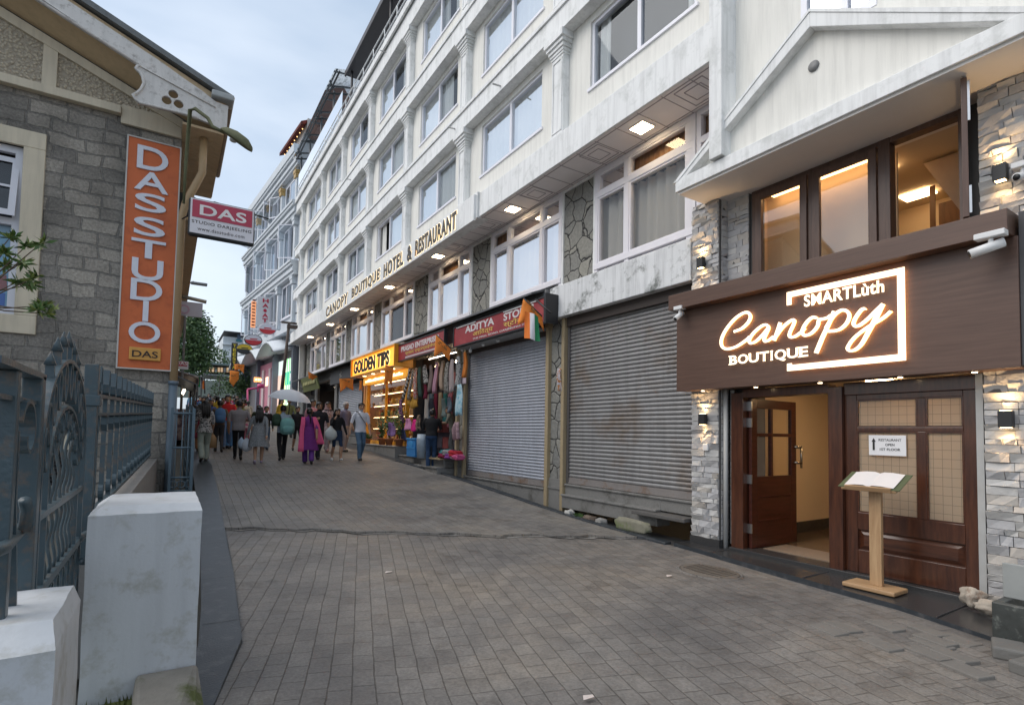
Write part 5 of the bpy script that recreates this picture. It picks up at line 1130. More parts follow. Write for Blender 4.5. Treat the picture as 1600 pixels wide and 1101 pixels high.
# golden tea shop
gold = mat('golden_paint', (.75, .33, .02), .4, .08, 4); goldo = mat('orange_frame_paint', (.58, .22, .04), .45, .1, 4)
gs = thing('shop_sign', 'golden yellow illuminated box sign with tall black lettering', 'sign', (6.2, 18.4, 2.03))
b = MB(); b.box(5.86, 6.5, 16.12, 20.75, 2.03, 2.07); b.box(5.86, 6.5, 16.12, 20.75, 2.68, 2.74); b.box(5.86, 6.5, 16.08, 16.12, 2.03, 2.74); b.box(5.86, 6.5, 20.75, 20.8, 2.03, 2.74); b.obj('case', gold, gs, bevel=.01)
b = MB(); b.box(5.92, 5.96, 16.13, 20.74, 2.075, 2.675); b.obj('lit_face', emit('golden_lit_face', (1, .42, .035), .95), gs)
text('backlight', 'GOLDEN TIPS', (5.915, 20.55, 2.12), XF, 3.95, .50, emit('golden_backlight', (1, .72, .28), 1.5), gs, .004, .075, 1.06)
text('lettering', 'GOLDEN TIPS', (5.908, 20.5, 2.13), XF, 3.85, .48, mat('black_sign_letters', (.012, .01, .01), .6), gs, .02, .04, 1.06)
for y in (16.8, 17.8, 18.8, 19.8):
    b = MB(); b.tube([(6.1, y, 2.03), (6.1, y, 2.02)], .06, 12); b.obj('downlight', emit('golden_downlight', (1, .72, .35), 10), gs)
gsh = thing('tea_shop_front', 'yellow framed tea shop window with warm lit shelves', 'shop front', (6.5, 18.4, -.46))
b = MB(); b.box(6.40, 6.52, 16.4, 20.9, 1.76, 2.02); b.obj('fascia', emit('golden_lit_fascia', (.9, .42, .05), .55), gsh)
b = MB(); rr = random.Random(4)
y = 16.7
while y < 20.5: 
    w0 = rr.uniform(.06, .16); b.box(6.385, 6.40, y, y+w0, 1.85, 1.85+rr.uniform(.06, .12)); y += w0+rr.uniform(.02, .09)
b.obj('lettering', emit('pale_gold_letters', (1, .85, .5), 2), gsh)
for (a, c, mm_) in ((20.7, 20.9, goldo), (20.45, 20.62, gold), (16.4, 16.5, gold)):
    b = MB(); b.box(6.42, 6.54, a, c, -.46, 1.76); b.obj('frame', mm_, gsh)
b = MB(); b.box(6.44, 6.54, 16.5, 20.45, -.46, -.34); b.box(6.45, 6.54, 18.45, 18.5, -.34, 1.76); b.obj('sill', gold, gsh)
b = MB(); b.poly([(6.49, 16.5, -.34), (6.49, 20.45, -.34), (6.49, 20.45, 1.76), (6.49, 16.5, 1.76)]); b.obj('pane', glass('shop_pane', (.95, .93, .9), .04, .7), gsh)
b = MB(); b.box(7.5, 7.55, 16.4, 20.9, -.46, 2.36); b.box(6.6, 7.5, 20.84, 20.9, -.46, 2.36); b.obj('lit_wall', mat('warm_shop_wall', (.50, .34, .18), .8), gsh)
for k in range(5):
    z = -.3+k*.42; b = MB(); b.box(6.7, 7.2, 16.5, 20.5, z, z+.03); b.obj('shelf', wood('shop_shelf_wood', (.25, .13, .05), (.40, .22, .09), (5, .7, 5), 4, .4), gsh)
    b = MB(); b.box(6.72, 6.75, 16.5, 20.5, z+.385, z+.40); b.obj('strip_light', emit('shelf_strip_light', (1, .72, .38), 6), gsh)
tin = MB(); tin.lathe((0, 0, 0), [(.05, 0), (.055, .01), (.055, .13), (.045, .15), (.045, .17), (.001, .17)], 10); tin = tin.obj('tea_tin', mat('green_tin', (.05, .12, .07), .35, .3, 3))
bxx = MB(); bxx.box(-.06, .06, -.07, .07, 0, .16); bxx.box(-.065, -.06, -.05, .05, .03, .12, 1); bxx = bxx.obj('tea_box', [mat('red_tea_box', (.35, .06, .03), .4), yl], bevel=.004)
tcol = [mat(n_, c_, .35, .1) for n_, c_ in (('gold_tin', (.55, .36, .10)), ('cream_tin', (.6, .52, .38)), ('black_tin', (.03, .03, .03)), ('brown_tin', (.20, .09, .04)), ('white_tin', (.65, .62, .55)))]
rr = random.Random(8); cnt = 0
for k in range(5):
    z = -.27+k*.42; y = 16.65
    while y < 20.3:
        pro = tin if rr.random() < .5 else bxx; o = pro if cnt in () else pro.copy(); COL.objects.link(o)
        o.location = (6.88+rr.uniform(-.05, .05), y, z); o.scale = (1, 1, rr.uniform(.8, 1.5)); o.rotation_euler = (0, 0, rr.uniform(-.2, .2))
        if rr.random() < .75: o.material_slots[0].link = 'OBJECT'; o.material_slots[0].material = rr.choice(tcol)
        tag(o, ('round tea tin' if pro is tin else 'square tea box')+' on a lit shelf behind the tea shop window', 'tea tin' if pro is tin else 'tea box', 'round tea tins on the shop shelves' if pro is tin else 'square tea boxes on the shop shelves')
        y += rr.uniform(.16, .30); cnt += 1
bpy.data.objects.remove(tin); bpy.data.objects.remove(bxx)
# potted plants before the tea shop
terr = mat('terracotta', (.33, .13, .06), .8, .2, 8)
def pot_plant(p, r, h, kind, label, seed):
    t_ = thing('potted_plant', label, 'plant', p, 'potted plants on the tea shop ledge'); rr = random.Random(seed)
    b = MB(); b.lathe(p, [(.001, 0), (r*.75, 0), (r, r*1.5), (r*1.1, r*1.5), (r*1.1, r*1.75), (r*.9, r*1.75), (r*.9, r*1.5), (.001, r*1.5)], 14); b.obj('pot', terr, t_)
    b = MB(); st = MB()
    for i in range(9):
        a = rr.uniform(0, 6.3); top = Vector(p)+Vector((cos(a)*h*.3*rr.random(), sin(a)*h*.3*rr.random(), r*1.5+h*rr.uniform(.5, 1)))
        st.tube([Vector(p)+Vector((0, 0, r*1.5)), top], .006, 4)
        for k in range(26):
            q_ = Vector(p)+Vector((0, 0, r*1.5)); q_ = q_.lerp(top, rr.uniform(.25, 1)); leaf(b, q_+Vector((rr.gauss(0, .04), rr.gauss(0, .04), 0)), (rr.gauss(0, 1), rr.gauss(0, 1), rr.gauss(.2, .6)), rr.uniform(.07, .13), .04, rr, rr.choice((0, 0, 1)))
        if kind == 'flower':
            for k in range(6): b.ell(top+Vector((rr.gauss(0, .03), rr.gauss(0, .03), .02)), .018, .018, .014, 4, 6, 2)
    b.obj('leaves', [leafm, leafd, mat('cream_petals', (.6, .55, .3), .6)], t_); st.obj('stem', leafd, t_)
for i, (px, kind, h, lab) in enumerate([(597, 'leaf', .75, 'broad leafy plant in the leftmost terracotta pot on the shop ledge'), (608, 'leaf', .95, 'tallest dark leafy plant in a terracotta pot before the tea shop'), (624, 'flower', 1.15, 'cream flowering plant in a large terracotta pot by the tea shop'), (575, 'leaf', .2, 'small low plant in a terracotta pot beside the shop door frame')]):
    p = onX(px, 690, 6.22); pot_plant(Vector((6.22, p.y, -.46)), .13 if i != 3 else .10, h, kind, lab, i)
# clothes shop: hangings
CL = {}
def fab(n_, c1, c2=None, kind='vor', s=14): return pattern(n_, c1, c2, s, kind) if c2 else mat(n_, c1, .9, .12, 20, spec=.2)
def cloth(name, label, cat, a, c, wpx, X0, m, group=None, folds=3, seed=0, point=.25):
    A_ = onX(*a, X0); C_ = onX(*c, X0); wdt = wpx/FPX*(A_-Vector((0, 0, 0))).dot(Wv)/abs(.72); rr = random.Random(seed); n_ = 14; rows = []
    b = MB()
    for i in range(9):
        t = i/8; cen = A_.lerp(C_, t); ww = wdt*lerp(.62, 1.0, min(1, t*2.2)); row = []
        for k in range(n_+1):
            u_ = k/n_-.5; dz = -abs(u_)*point*wdt*t*(1 if seed % 2 else -1.2)
            row.append(b.bm.verts.new((cen.x+.045*sin(u_*2*pi*folds+seed)*(.5+t*.5)+.02*sin(t*5+seed), cen.y+u_*ww, cen.z+dz+.01*sin(seed+k))))
        rows.append(row)
    for r_, q_ in zip(rows, rows[1:]):
        for k in range(n_): b.bm.faces.new((r_[k], r_[k+1], q_[k+1], q_[k])).smooth = True
    o = b.obj(name, m); md = o.modifiers.new('thickness', 'SOLIDIFY'); md.thickness = .008
    return tag(o, label, cat, group)
z5 = lambda x, y: (600+x/5.371, 540+y/5.371)
G1 = 'scarves and shawls hanging in the clothes shop'
HANG = [('black and white zigzag shawl hanging farthest left by the tea shop', (215, 190), (165, 450), 34, fab('bw_zigzag', (.03, .03, .03), (.5, .48, .46), 'wave', 9)),
 ('grey and white striped shawl next to the zigzag shawl', (240, 200), (212, 450), 30, fab('grey_stripes', (.12, .12, .12), (.45, .42, .40), 'wave', 7)),
 ('red and cream patterned shawl in the left part of the row', (266, 188), (266, 452), 34, fab('red_cream', (.35, .06, .07), (.45, .40, .36), 'noise', 16)),
 ('plain bottle green shawl beside the red patterned one', (300, 180), (300, 425), 24, fab('bottle_green', (.06, .10, .085))),
 ('leopard spotted black and white scarf hung high', (345, 165), (342, 320), 48, fab('leopard', (.03, .03, .03), (.48, .46, .44), 'noise', 22)),
 ('maroon shawl hanging below the spotted scarf', (345, 300), (345, 440), 36, fab('maroon', (.14, .02, .04))),
 ('taupe brown shawl left of the mauve one', (395, 165), (388, 390), 40, fab('taupe', (.19, .145, .135))),
 ('plain mauve pink shawl hanging with a pointed end', (440, 140), (430, 395), 50, fab('mauve', (.42, .24, .31))),
 ('beige shawl hanging right of the mauve one', (490, 128), (488, 375), 42, fab('beige_shawl', (.40, .30, .23))),
 ('grey snakeskin patterned scarf with a pointed end', (532, 140), (518, 395), 40, fab('snakeskin', (.12, .115, .10), (.36, .34, .31), 'noise', 18)),
 ('pale blush shawl hanging in the right part of the row', (575, 115), (552, 392), 46, fab('blush', (.50, .42, .41))),
 ('dark grey printed scarf at the right end of the row', (628, 90), (612, 335), 52, fab('grey_print', (.10, .11, .12), (.38, .38, .38), 'vor', 20)),
 ('narrow orange cloth hanging at the beige pier', (682, 55), (678, 270), 36, fab('orange_cloth', (.50, .17, .04))),
 ('pale blue shawl hanging low by the beige pier', (632, 325), (636, 575), 92, fab('pale_blue_shawl', (.20, .42, .52), (.42, .55, .60), 'noise', 6)),
 ('mustard yellow knitted poncho hanging mid height', (250, 430), (250, 530), 150, fab('mustard', (.36, .20, .035))),
 ('black printed garment hanging under the striped shawls', (140, 450), (150, 640), 50, fab('black_print', (.02, .02, .025), (.25, .12, .2), 'noise', 20)),
 ('dark navy jacket on the inner rail', (400, 445), (400, 600), 70, fab('navy_jacket', (.035, .04, .055))),
 ('grey green coat on the inner rail', (500, 440), (500, 590), 44, fab('grey_green_coat', (.20, .25, .24))),
 ('slate blue coat on the inner rail', (545, 430), (545, 560), 54, fab('slate_coat', (.16, .20, .25)))]
for i, (lab, a, c, w_, m_) in enumerate(HANG): cloth('jacket' if 'jacket' in lab or 'coat' in lab else 'poncho' if 'poncho' in lab else 'shawl', lab, 'clothes', z5(*a), z5(*c), w_/5.371, 6.28+(.35 if 'inner' in lab else .05*(i % 3)-.05), m_, G1, 3, i)
b = MB(); b.box(6.9, 6.95, 13.4, 15.8, 2.28, 2.32); tag(b.obj('shop_fill_strip', emit('shop_fill_glow', (1, .86, .68), 14)), 'added fill light strip under the ceiling of the clothes shop', 'light')  # glowing strip added to brighten the shop interior, not a real fitting
rr = random.Random(19)
for i, (n_, c_) in enumerate([('cream', (.5, .45, .36)), ('rust', (.30, .10, .04)), ('charcoal', (.06, .06, .065)), ('rose', (.42, .15, .2)), ('teal', (.05, .2, .2)), ('sand', (.38, .3, .2)), ('wine', (.2, .03, .06)), ('steel blue', (.15, .22, .3)), ('white', (.6, .58, .55))]):
    yy = 13.25+i*.34; b = MB(); rows = []
    for t in frange(0, 1, 6): rows.append([(6.95+.03*sin(a*3+i), yy+cos(a)*.13*(.75+.4*t), lerp(1.15, .1, t)+.0*sin(a)) if False else (6.95+sin(a)*.05+.012*sin(5*a+i), yy+cos(a)*.13*(.7+.45*t), lerp(1.2, .15+.1*(i % 3), t)) for a in frange(0, 2*pi, 16)[:-1]])
    b.loft(rows); tag(b.obj('kurta', fab('kurta_'+n_.replace(' ', '_'), c_)), f'{n_} coloured kurta hanging on the inner rail deep in the clothes shop', 'clothes', 'garments on the inner rail')
LOW = [('purple shawl draped outwards over the goods by the plants', (70, 640), (70, 760), 130, fab('purple_shawl', (.22, .13, .30))), ('light orchid pink bag cloth hanging low', (200, 610), (205, 700), 90, fab('orchid', (.50, .22, .36))), ('hot pink handbag hanging low in the shop', (250, 620), (252, 720), 56, fab('hot_pink', (.60, .03, .20))), ('black and tan handbag among the pink bags', (285, 580), (285, 710), 50, fab('tan_black', (.05, .04, .03), (.26, .18, .13), 'noise', 9)),
 ('pink grey fur stoles hanging in a bunch by the pier', (605, 640), (595, 790), 100, fab('pink_grey_fur', (.42, .29, .31), (.25, .16, .18), 'noise', 12)), ('indigo bag hanging below the purple shawl', (165, 690), (165, 790), 90, fab('indigo', (.05, .06, .13)))]
for i, (lab, a, c, w_, m_) in enumerate(LOW): cloth('handbag' if 'bag' in lab and 'cloth' not in lab else 'shawl', lab, 'bag' if 'bag' in lab else 'clothes', z5(*a), z5(*c), w_/5.371, 6.18+.03*i, m_, None, 2, i+30, .1)
rr = random.Random(2)
PILE = [('maroon', (.20, .02, .05)), ('black', (.02, .02, .025)), ('violet', (.22, .06, .25)), ('cream', (.55, .5, .45)), ('rose pink', (.5, .1, .22)), ('teal', (.05, .22, .24)), ('grey', (.25, .25, .26)), ('plum', (.16, .03, .10)), ('red', (.4, .03, .04))]
for i, (n_, c_) in enumerate(PILE):
    px, py = z5(500+(i % 5)*28, 905-(i//5)*28); p = onX(px, py, 6.2)
    lump('folded_cloth', (6.25+.05*(i % 2), p.y, -.62+.09*(i//5)), (.14, .17, .07), fab('folded_'+n_.replace(' ', '_'), c_), f'{n_} folded cloth in the pile on the shop counter', 'folded cloth', 'folded clothes piled by the shop step', seed=i+40, flat=1, amp=.2)
ct = thing('display_table', 'low table with folded clothes at the clothes shop step', 'table', (6.3, 13.2, -.72))
b = MB(); b.box(6.05, 6.6, 12.98, 14.1, -.72, -.69); b.obj('top', beigeP, ct)
p = onX(*z5(255, 920), 6.1); cr = thing('crate', 'bright blue plastic crate on the step of the clothes shop', 'crate', p)
b = MB(); yb_ = p.y; b.box(5.98, 6.35, yb_-.32, yb_+.32, -.72, -.18); b.obj('body', mat('blue_plastic', (.03, .20, .50), .45, .1, 5), cr, bevel=.01)
b = MB(); b.box(5.96, 5.98, yb_-.32, yb_+.32, -.22, -.18); b.box(5.965, 5.98, yb_-.32, yb_+.32, -.48, -.45); b.ell((5.975, yb_, -.35), .01, .17, .1); b.obj('rim', mat('blue_plastic_rim', (.05, .28, .6), .4), cr)
p = onX(*z5(322, 910), 6.0); b = MB(); b.lathe((5.98, p.y, -.72), [(.001, 0), (.13, 0), (.15, .5), (.13, .66), (.11, .62), (.001, .6)], 14); tag(b.obj('plastic_bag', mat('clear_plastic', (.32, .38, .44), .3, .3, 8)), 'tall translucent grey plastic sack of goods beside the blue crate', 'bag')
b = MB(); rr = random.Random(31)
for k in range(5):
    for j in range(7): b.box(7.4, 7.5, 13.0+j*.46, 13.4+j*.46, -.5+k*.5, -.15+k*.5, rr.randrange(5))
b.box(7.5, 7.55, 12.8, 16.3, -.7, 2.3, 1)
tag(b.obj('stock_shelves', [fab('stock_a', (.34, .10, .10)), fab('stock_b', (.14, .13, .16)), fab('stock_c', (.45, .37, .30)), fab('stock_d', (.14, .2, .28)), fab('stock_e', (.45, .2, .25))]), 'wall of stacked folded stock at the back of the clothes shop', 'shelves')
for (y, lab) in ((13.8, 'bare warm bulb hanging inside the clothes shop on the right'), (15.2, 'bare warm bulb hanging inside the clothes shop on the left')):
    o = bpy.data.objects.new('hanging_bulb', bo.data.copy()); COL.objects.link(o); o.data.materials.clear(); o.data.materials.append(emit('warm_bulb', (1, .75, .45), 60)); o.location = (6.9, y, 2.1); tag(o, lab, 'bulb')
b = MB(); p = onX(*z5(668, 280), 6.43); b.box(6.42, 6.436, p.y-.14, p.y+.14, p.z-.12, p.z+.12); tag(b.obj('notice', mat('pinkish_paper', (.5, .42, .48), .7)), 'small pinkish notice on the beige pier by the clothes shop', 'notice')
cloth('pier_garland', 'thin orange and white garland hanging on the stone pier between the shutters', 'garland', (874, 575), (874, 610), 5, 6.45, fab('garland', (.5, .2, .05), (.6, .6, .65), 'noise', 20), None, 1, 3)
# dark units further up
gsn = thing('shop_sign', 'olive green shop sign tilted under the awning beyond the half lowered shutter', 'sign', (6, 27.6, 1.9))
b = MB(); b.prism([(5.75, 2.62), (5.95, 1.95), (6.0, 1.96), (5.8, 2.64)], 'y', 26.2, 29.6); b.obj('panel', mat('olive_sign', (.13, .15, .05), .6, .3, 3), gsn)
b = MB()
for k in range(7): b.box(5.80, 5.815, 26.6+k*.38, 26.85+k*.38, 2.24, 2.40)
b.obj('lettering', mat('pale_olive_letters', (.35, .34, .14), .6), gsn)
dsn = thing('shop_sign', 'dark grey sign with a pale star over the half lowered shutter', 'sign', (6.2, 23.3, 2.05))
b = MB(); b.box(6.18, 6.28, 21.2, 25.2, 2.05, 2.68); b.obj('panel', mat('dark_grey_board', (.05, .05, .055), .6, .2), dsn)
b = MB()
for k in range(3): a = k*pi/3+.3; b.obox((6.17, 23.4, 2.36), Vector((0, cos(a), sin(a))), Vector((0, -sin(a), cos(a))), Vector((-1, 0, 0)), .42, .035, .01)
b.obj('star_emblem', mat('pale_grey_star', (.4, .4, .38), .6), dsn)
b = MB(); b.box(7.6, 7.7, 25.5, 29, -.1, 2.2); b.obj('shop_interior', mat('orange_lit_wall', (.5, .25, .12), .8), sbld)
b = MB(); b.box(6.9, 7.2, 26.6, 27.2, 2.1, 2.14); b.obj('shop_lamp', emit('shop_interior_lamp', (1, .8, .6), 12), sbld)
for q_ in ((6.5, 6.62, 29.0, 29.6, 0, 2.3), (6.5, 6.62, 25.2, 25.6, -.3, 2.3), (6.45, 6.6, 32.2, 32.5, -.6, 4.88)):
    b = MB(); b.box(*q_); b.obj('shop_pier', gran, sbld)
for q_ in ((6.4, 6.9, 30.9, 31.2, -.1, 1.6), (6.85, 6.9, 21.3, 25.2, -.2, .6)):
    b = MB(); b.box(*q_); b.obj('counter', darkm, sbld)
# ================================================================ ORNATE BUILDING UP THE STREET
ob = thing('ornate_building', 'ornate pale blue white building with open casements and gold capitals beyond the hotel', 'building', (5.83, 32.75, 0))
ob.rotation_euler = (0, 0, radians(5.1)); bpy.context.view_layer.update()
def loc(b, name, m, par=None, **k):
    o = b.obj(name, m, None, **k); o.parent = par or ob; return o
opl = mat('pale_blue_white_paint', (.62, .66, .70), .65, .07, 2, .1, 40, streak=.14); oldgold = mat('old_gold_paint', (.5, .33, .12), .5, .15, 9)
FL = [(5.9, 9.3), (9.3, 12.8), (12.8, 15.6)]; LB = 13.6; BY = [0.55, 3.75, 6.9, 10.0, 13.1]
w = MB(); w.box(.25, .5, 0, LB, 4.8, 6.7)
for i, (z0, z1) in enumerate(FL):
    w.box(.25, .5, 0, LB, z1-.45, z1+.9 if i < 2 else 16.4)
    ys = [0]
    for a, c in zip(BY, BY[1:]): ys += [a+.55, c-.55]
    ys.append(LB)
    for k in range(0, len(ys), 2): w.box(.25, .5, ys[k], ys[k+1], z0+.9, z1-.45)
loc(w, 'wall', opl); b = MB(); b.box(.5, 8, 0, .2, 0, 16.4); loc(b, 'end_wall', opl); b = MB(); b.box(.9, 1, .2, LB, 4.8, 16); loc(b, 'interior', mat('grey_curtained_rooms', (.28, .27, .26), .9, .5, 1.2))
for i, z in enumerate((9.3, 12.8, 15.75)):
    b = MB()
    for k, (a, x) in enumerate(((0, -.05), (.18, -.14), (.36, -.10), (.52, -.22), (.68, -.28))): b.box(x, .25, -.03, LB+.05, z-.35+a, z-.35+a+(.18 if k != 4 else .14+(.35 if i == 2 else 0)))
    loc(b, 'cornice', opl, bevel=.01)
b = MB(); b.box(-.12, .25, 0, LB, 4.85, 5.0); b.box(-.3, .25, 0, LB, 5.6, 5.85); loc(b, 'cornice', opl)
pmb = MB(); pmb.box(.06, .25, -.16, .16, 0, 2.2); pmb.box(.03, .25, -.2, .2, 0, .12); first = None
for i, (z0, z1) in enumerate(FL):
    for y in BY:
        if first is None: o = loc(pmb, 'pilaster', opl); first = o
        else: o = first.copy(); COL.objects.link(o); o.parent = ob
        o.location = (0, y, z0+.36)
        b = MB(); b.box(-.02, .25, y-.21, y+.21, z1-.80, z1-.55); b.box(-.05, .25, y-.25, y+.25, z1-.55, z1-.36); loc(b, 'capital', oldgold if i == 2 else opl)
rr = random.Random(6)
for i, (z0, z1) in enumerate(FL):
    for a, c in zip(BY, BY[1:]):
        a2, c2, za, zc = a+.55, c-.55, z0+.9, z1-.45; b = MB(); b.box(.22, .34, a2, a2+.07, za, zc); b.box(.22, .34, c2-.07, c2, za, zc); b.box(.22, .34, a2+.07, c2-.07, zc-.08, zc); b.box(.22, .34, (a2+c2)/2-.04, (a2+c2)/2+.04, za, zc-.08); b.box(.15, .34, a2-.05, c2+.05, za-.08, za); wn = loc(b, 'window', frame_w)
        for (yh, s) in ((a2, 1), (c2, -1)):
            ang = rr.uniform(.5, 1.1) if rr.random() < .5 else .03; d = Vector((-sin(ang), s*cos(ang), 0)); b = MB(); L = (c2-a2)/2-.05; P = Vector((.22, yh+s*.03, 0)); nn_ = Vector((d.y, -d.x, 0))
            for (u0, u1, w0, w1) in ((0, .05, za, zc-.1), (L-.05, L, za, zc-.1), (.05, L-.05, za, za+.06), (.05, L-.05, zc-.15, zc-.1)):
                b.obox(P+d*(u0+u1)/2+Vector((0, 0, (w0+w1)/2)), d, Vector((0, 0, 1)), nn_, u1-u0, w1-w0, .04)
            s_ = loc(b, 'casement', frame_w, wn)
            b = MB(); q_ = [P+d*u_+Vector((0, 0, z)) for u_, z in ((.05, za+.05), (L-.05, za+.05), (L-.05, zc-.12), (.05, zc-.12))]; b.poly(q_); loc(b, 'pane', pane, s_)
# red tiled roof room on top
b = MB(); b.box(.6, 6, .5, 5.0, 16.4, 18.6); loc(b, 'roof_room', mat('pale_roof_room', (.45, .42, .40), .7))
b = MB(); b.prism([(.25, 18.35), (3.6, 20.2), (7, 18.35), (7, 18.15), (3.6, 20.0), (.25, 18.15)], 'y', .6, 5.4); loc(b, 'tiled_roof', masonry('red_roof_tiles', 'yxz', (.22, .05, .035), (.14, .03, .025), (.06, .02, .02), .25, .3, .03, .02, .8))
b = MB()
b.bm.free()
for k in range(8):
    b = MB(); b.ell((.45, 1.0+k*.55, 18.1), .035, .035, .035, 4, 6); loc(b, 'string_light', emit('string_lights', (1, .6, .25), 2))
# shops under it
b = MB(); b.box(.5, .7, 0, LB, .4, 4.85); loc(b, 'shop_wall', mat('dim_grey_shop_wall', (.16, .15, .16), .7))
for q_ in (.05, 4.3, 8.6, 13):
    b = MB(); b.box(.1, .5, q_, q_+.35, .4, 4.85); loc(b, 'shop_pillar', mat('slate_blue_pillar', (.16, .18, .22), .5, .1))
b = MB(); b.box(.42, .5, .5, 4.3, 1.0, 4.3, 0)
for y0_, y1_, z0_, z1_, k in ((.5, 1.5, 1.0, 4.3, 1), (1.5, 3.1, 2.7, 3.5, 2), (.5, 1.5, 2.6, 3.5, 2), (1.7, 1.85, 1, 4.3, 3), (2.2, 2.35, 1, 4.3, 3), (2.6, 2.72, 1, 4.3, 4), (3.2, 4.25, 1.0, 3.4, 5)): b.box(.41-.004*k, .42, y0_, y1_, z0_, z1_, k)
loc(b, 'lit_display', [emit('display_white', (.75, .85, .80), .8), emit('display_pale', (.8, .85, .8), .7), emit('display_teal', (.02, .45, .36), .6), emit('display_green', (.25, .8, .25), .8), emit('display_yellow', (.8, .85, .3), .8), emit('display_peach', (.8, .55, .45), .7)])
text('lettering', 'M', (.37, 1.45, 2.9), XF, .6, .45, emit('display_letter', (1, 1, 1), 1), None).parent = ob
b = MB(); b.box(.3, .5, 4.6, 8.6, .6, 4.4); loc(b, 'pink_front', mat('pink_shop_front', (.55, .20, .27), .5, .1))
b = MB(); b.box(.2, .32, 5.4, 5.9, .6, 4.0); b.box(.2, .32, 7.2, 7.7, .6, 4.0); loc(b, 'pale_panel', mat('pale_pink_panel', (.6, .5, .5), .5))
b = MB(); b.box(.29, .3, 6.0, 7.0, 2.9, 3.5); loc(b, 'lit_panel', emit('warm_shop_panel', (1, .6, .4), 1.5))
for y0_, y1_ in ((.2, 4.6), (4.6, 9.0), (9.0, 13.4)):
    b = MB(); rows = []
    for t in frange(0, 1, 14):
        y = lerp(y0_, y1_, t); h = 4.55+.75*sin(pi*t); rows.append([(-.9, y, h-.22), (.25, y, h+.1), (.25, y, h+.22), (-.9, y, h-.1)])
    b.loft(rows); loc(b, 'arched_canopy', opl)
# signs that hang out over the street from that building
def hsign(name, label, x0, y0, x1, y1, Y, m, par_frame=None, th=.08):
    A_ = onY(x0, y0, Y); C_ = onY(x1, y1, Y); t_ = thing(name, label, 'sign', (A_.x, Y, C_.z)); b = MB(); b.box(A_.x, C_.x, Y, Y+th, C_.z, A_.z); b.obj('panel', m, t_, bevel=.02); return t_, A_, C_
t_, A_, C_ = hsign('shop_sign', 'tall white vertical sign with red letters on the ornate building', 402, 463, 421, 512, 36, mat('white_sign_panel', (.66, .66, .68), .4, .04))
for i, ch in enumerate('HA\u2022ATI'):
    if ch == '\u2022': b = MB(); b.ell((lerp(A_.x, C_.x, .62), 35.98, lerp(A_.z, C_.z, .44)), .1, .02, .1); b.obj('emblem', mat('crimson_letters', (.5, .02, .06), .5), t_); continue
    text('letter', ch, (lerp(A_.x, C_.x, .42)-(.0 if ch != 'I' else -.1), 36, lerp(A_.z, C_.z, .17+.165*i)), YF, (C_.x-A_.x)*(.44 if ch != 'I' else .12), (A_.z-C_.z)*.125, mat('crimson_letters', (.5, .02, .06), .5), t_, .03, .03)
t_, A_, C_ = hsign('shop_sign', 'narrow orange lit vertical sign beside the white vertical sign', 393, 470, 399, 512, 37.5, emit('orange_sign_glow', (.75, .32, .15), .7))
b = MB()
for k in range(9): b.box(A_.x+.05, C_.x-.05, 37.48, 37.5, C_.z+.12+k*.2, C_.z+.2+k*.2)
b.obj('lettering', mat('dark_red_lettering', (.2, .03, .02), .5), t_)
red2 = mat('noodle_red', (.5, .03, .04), .5)
def oval_sign(label, px, py, rx, Y, cols):
    p = onY(px, py, Y); k = (p.dot(Wv))/FPX; t_ = thing('oval_sign', label, 'sign', p, 'oval signs over the ornate building shops')
    ring = lambda s, y, f0, f1: [(p.x+cos(a)*rx*k*s*1.18, y, p.z+sin(a)*rx*k*s*.80) for a in frange(f0, f1, 20)]
    b = MB(); b.loft([ring(1, Y, 0, 2*pi)[:-1], ring(1, Y+.15, 0, 2*pi)[:-1]]); b.obj('rim', cols[0], t_)
    b = MB(); b.poly(ring(.9, Y-.01, 0, 2*pi)[:-1]); b.obj('face', cols[1], t_)
    b = MB(); b.poly(ring(.9, Y-.02, pi*1.02, pi*1.98)); b.poly([(p.x+u_*rx*k, Y-.022, p.z+v_*rx*k) for u_, v_ in ((-.5, .2), (.55, .2), (.45, .05), (-.4, .05))]); b.obj('lower_face', cols[2], t_); return t_
dk = mat('dark_sign_rim', (.03, .035, .04), .5); pl_ = mat('pale_sign_face', (.6, .6, .66), .4)
oval_sign('oval red and white sign hanging highest beside the vertical white sign', 418, 514, 11, 35.6, [pl_, pl_, red2]); oval_sign('oval red and white sign with dark rim hanging lower to the left', 396, 531, 11, 37, [dk, pl_, red2]); oval_sign('oval yellow and black sign hanging above the orange flags', 382, 545, 10, 39, [dk, mat('yellow_face', (.62, .45, .04), .4), dk])
t_, A_, C_ = hsign('shop_sign', 'black vertical sign with yellow letters behind the orange flags', 362, 535, 370, 579, 42, mat('black_sign_panel', (.03, .03, .03), .5))
for i, ch in enumerate('TEESTA'): text('letter', ch, (lerp(A_.x, C_.x, .25), 42, lerp(A_.z, C_.z, .17+.155*i)), YF, (C_.x-A_.x)*.5, (A_.z-C_.z)*.12, mat('yellow_letters', (.65, .5, .03), .5), t_, .03, .03)
t_, A_, C_ = hsign('shop_sign', 'small orange lit oval board under the arched canopy', 397, 589, 408, 597, 34.5, emit('orange_lit_board', (1, .35, .12), 1.5))
b = MB()
for k in range(3): b.box(A_.x+.08+k*.13, A_.x+.16+k*.13, 34.48, 34.5, C_.z+.1, A_.z-.1)
b.obj('lettering', emit('pale_letters', (1, .85, .7), 2), t_)
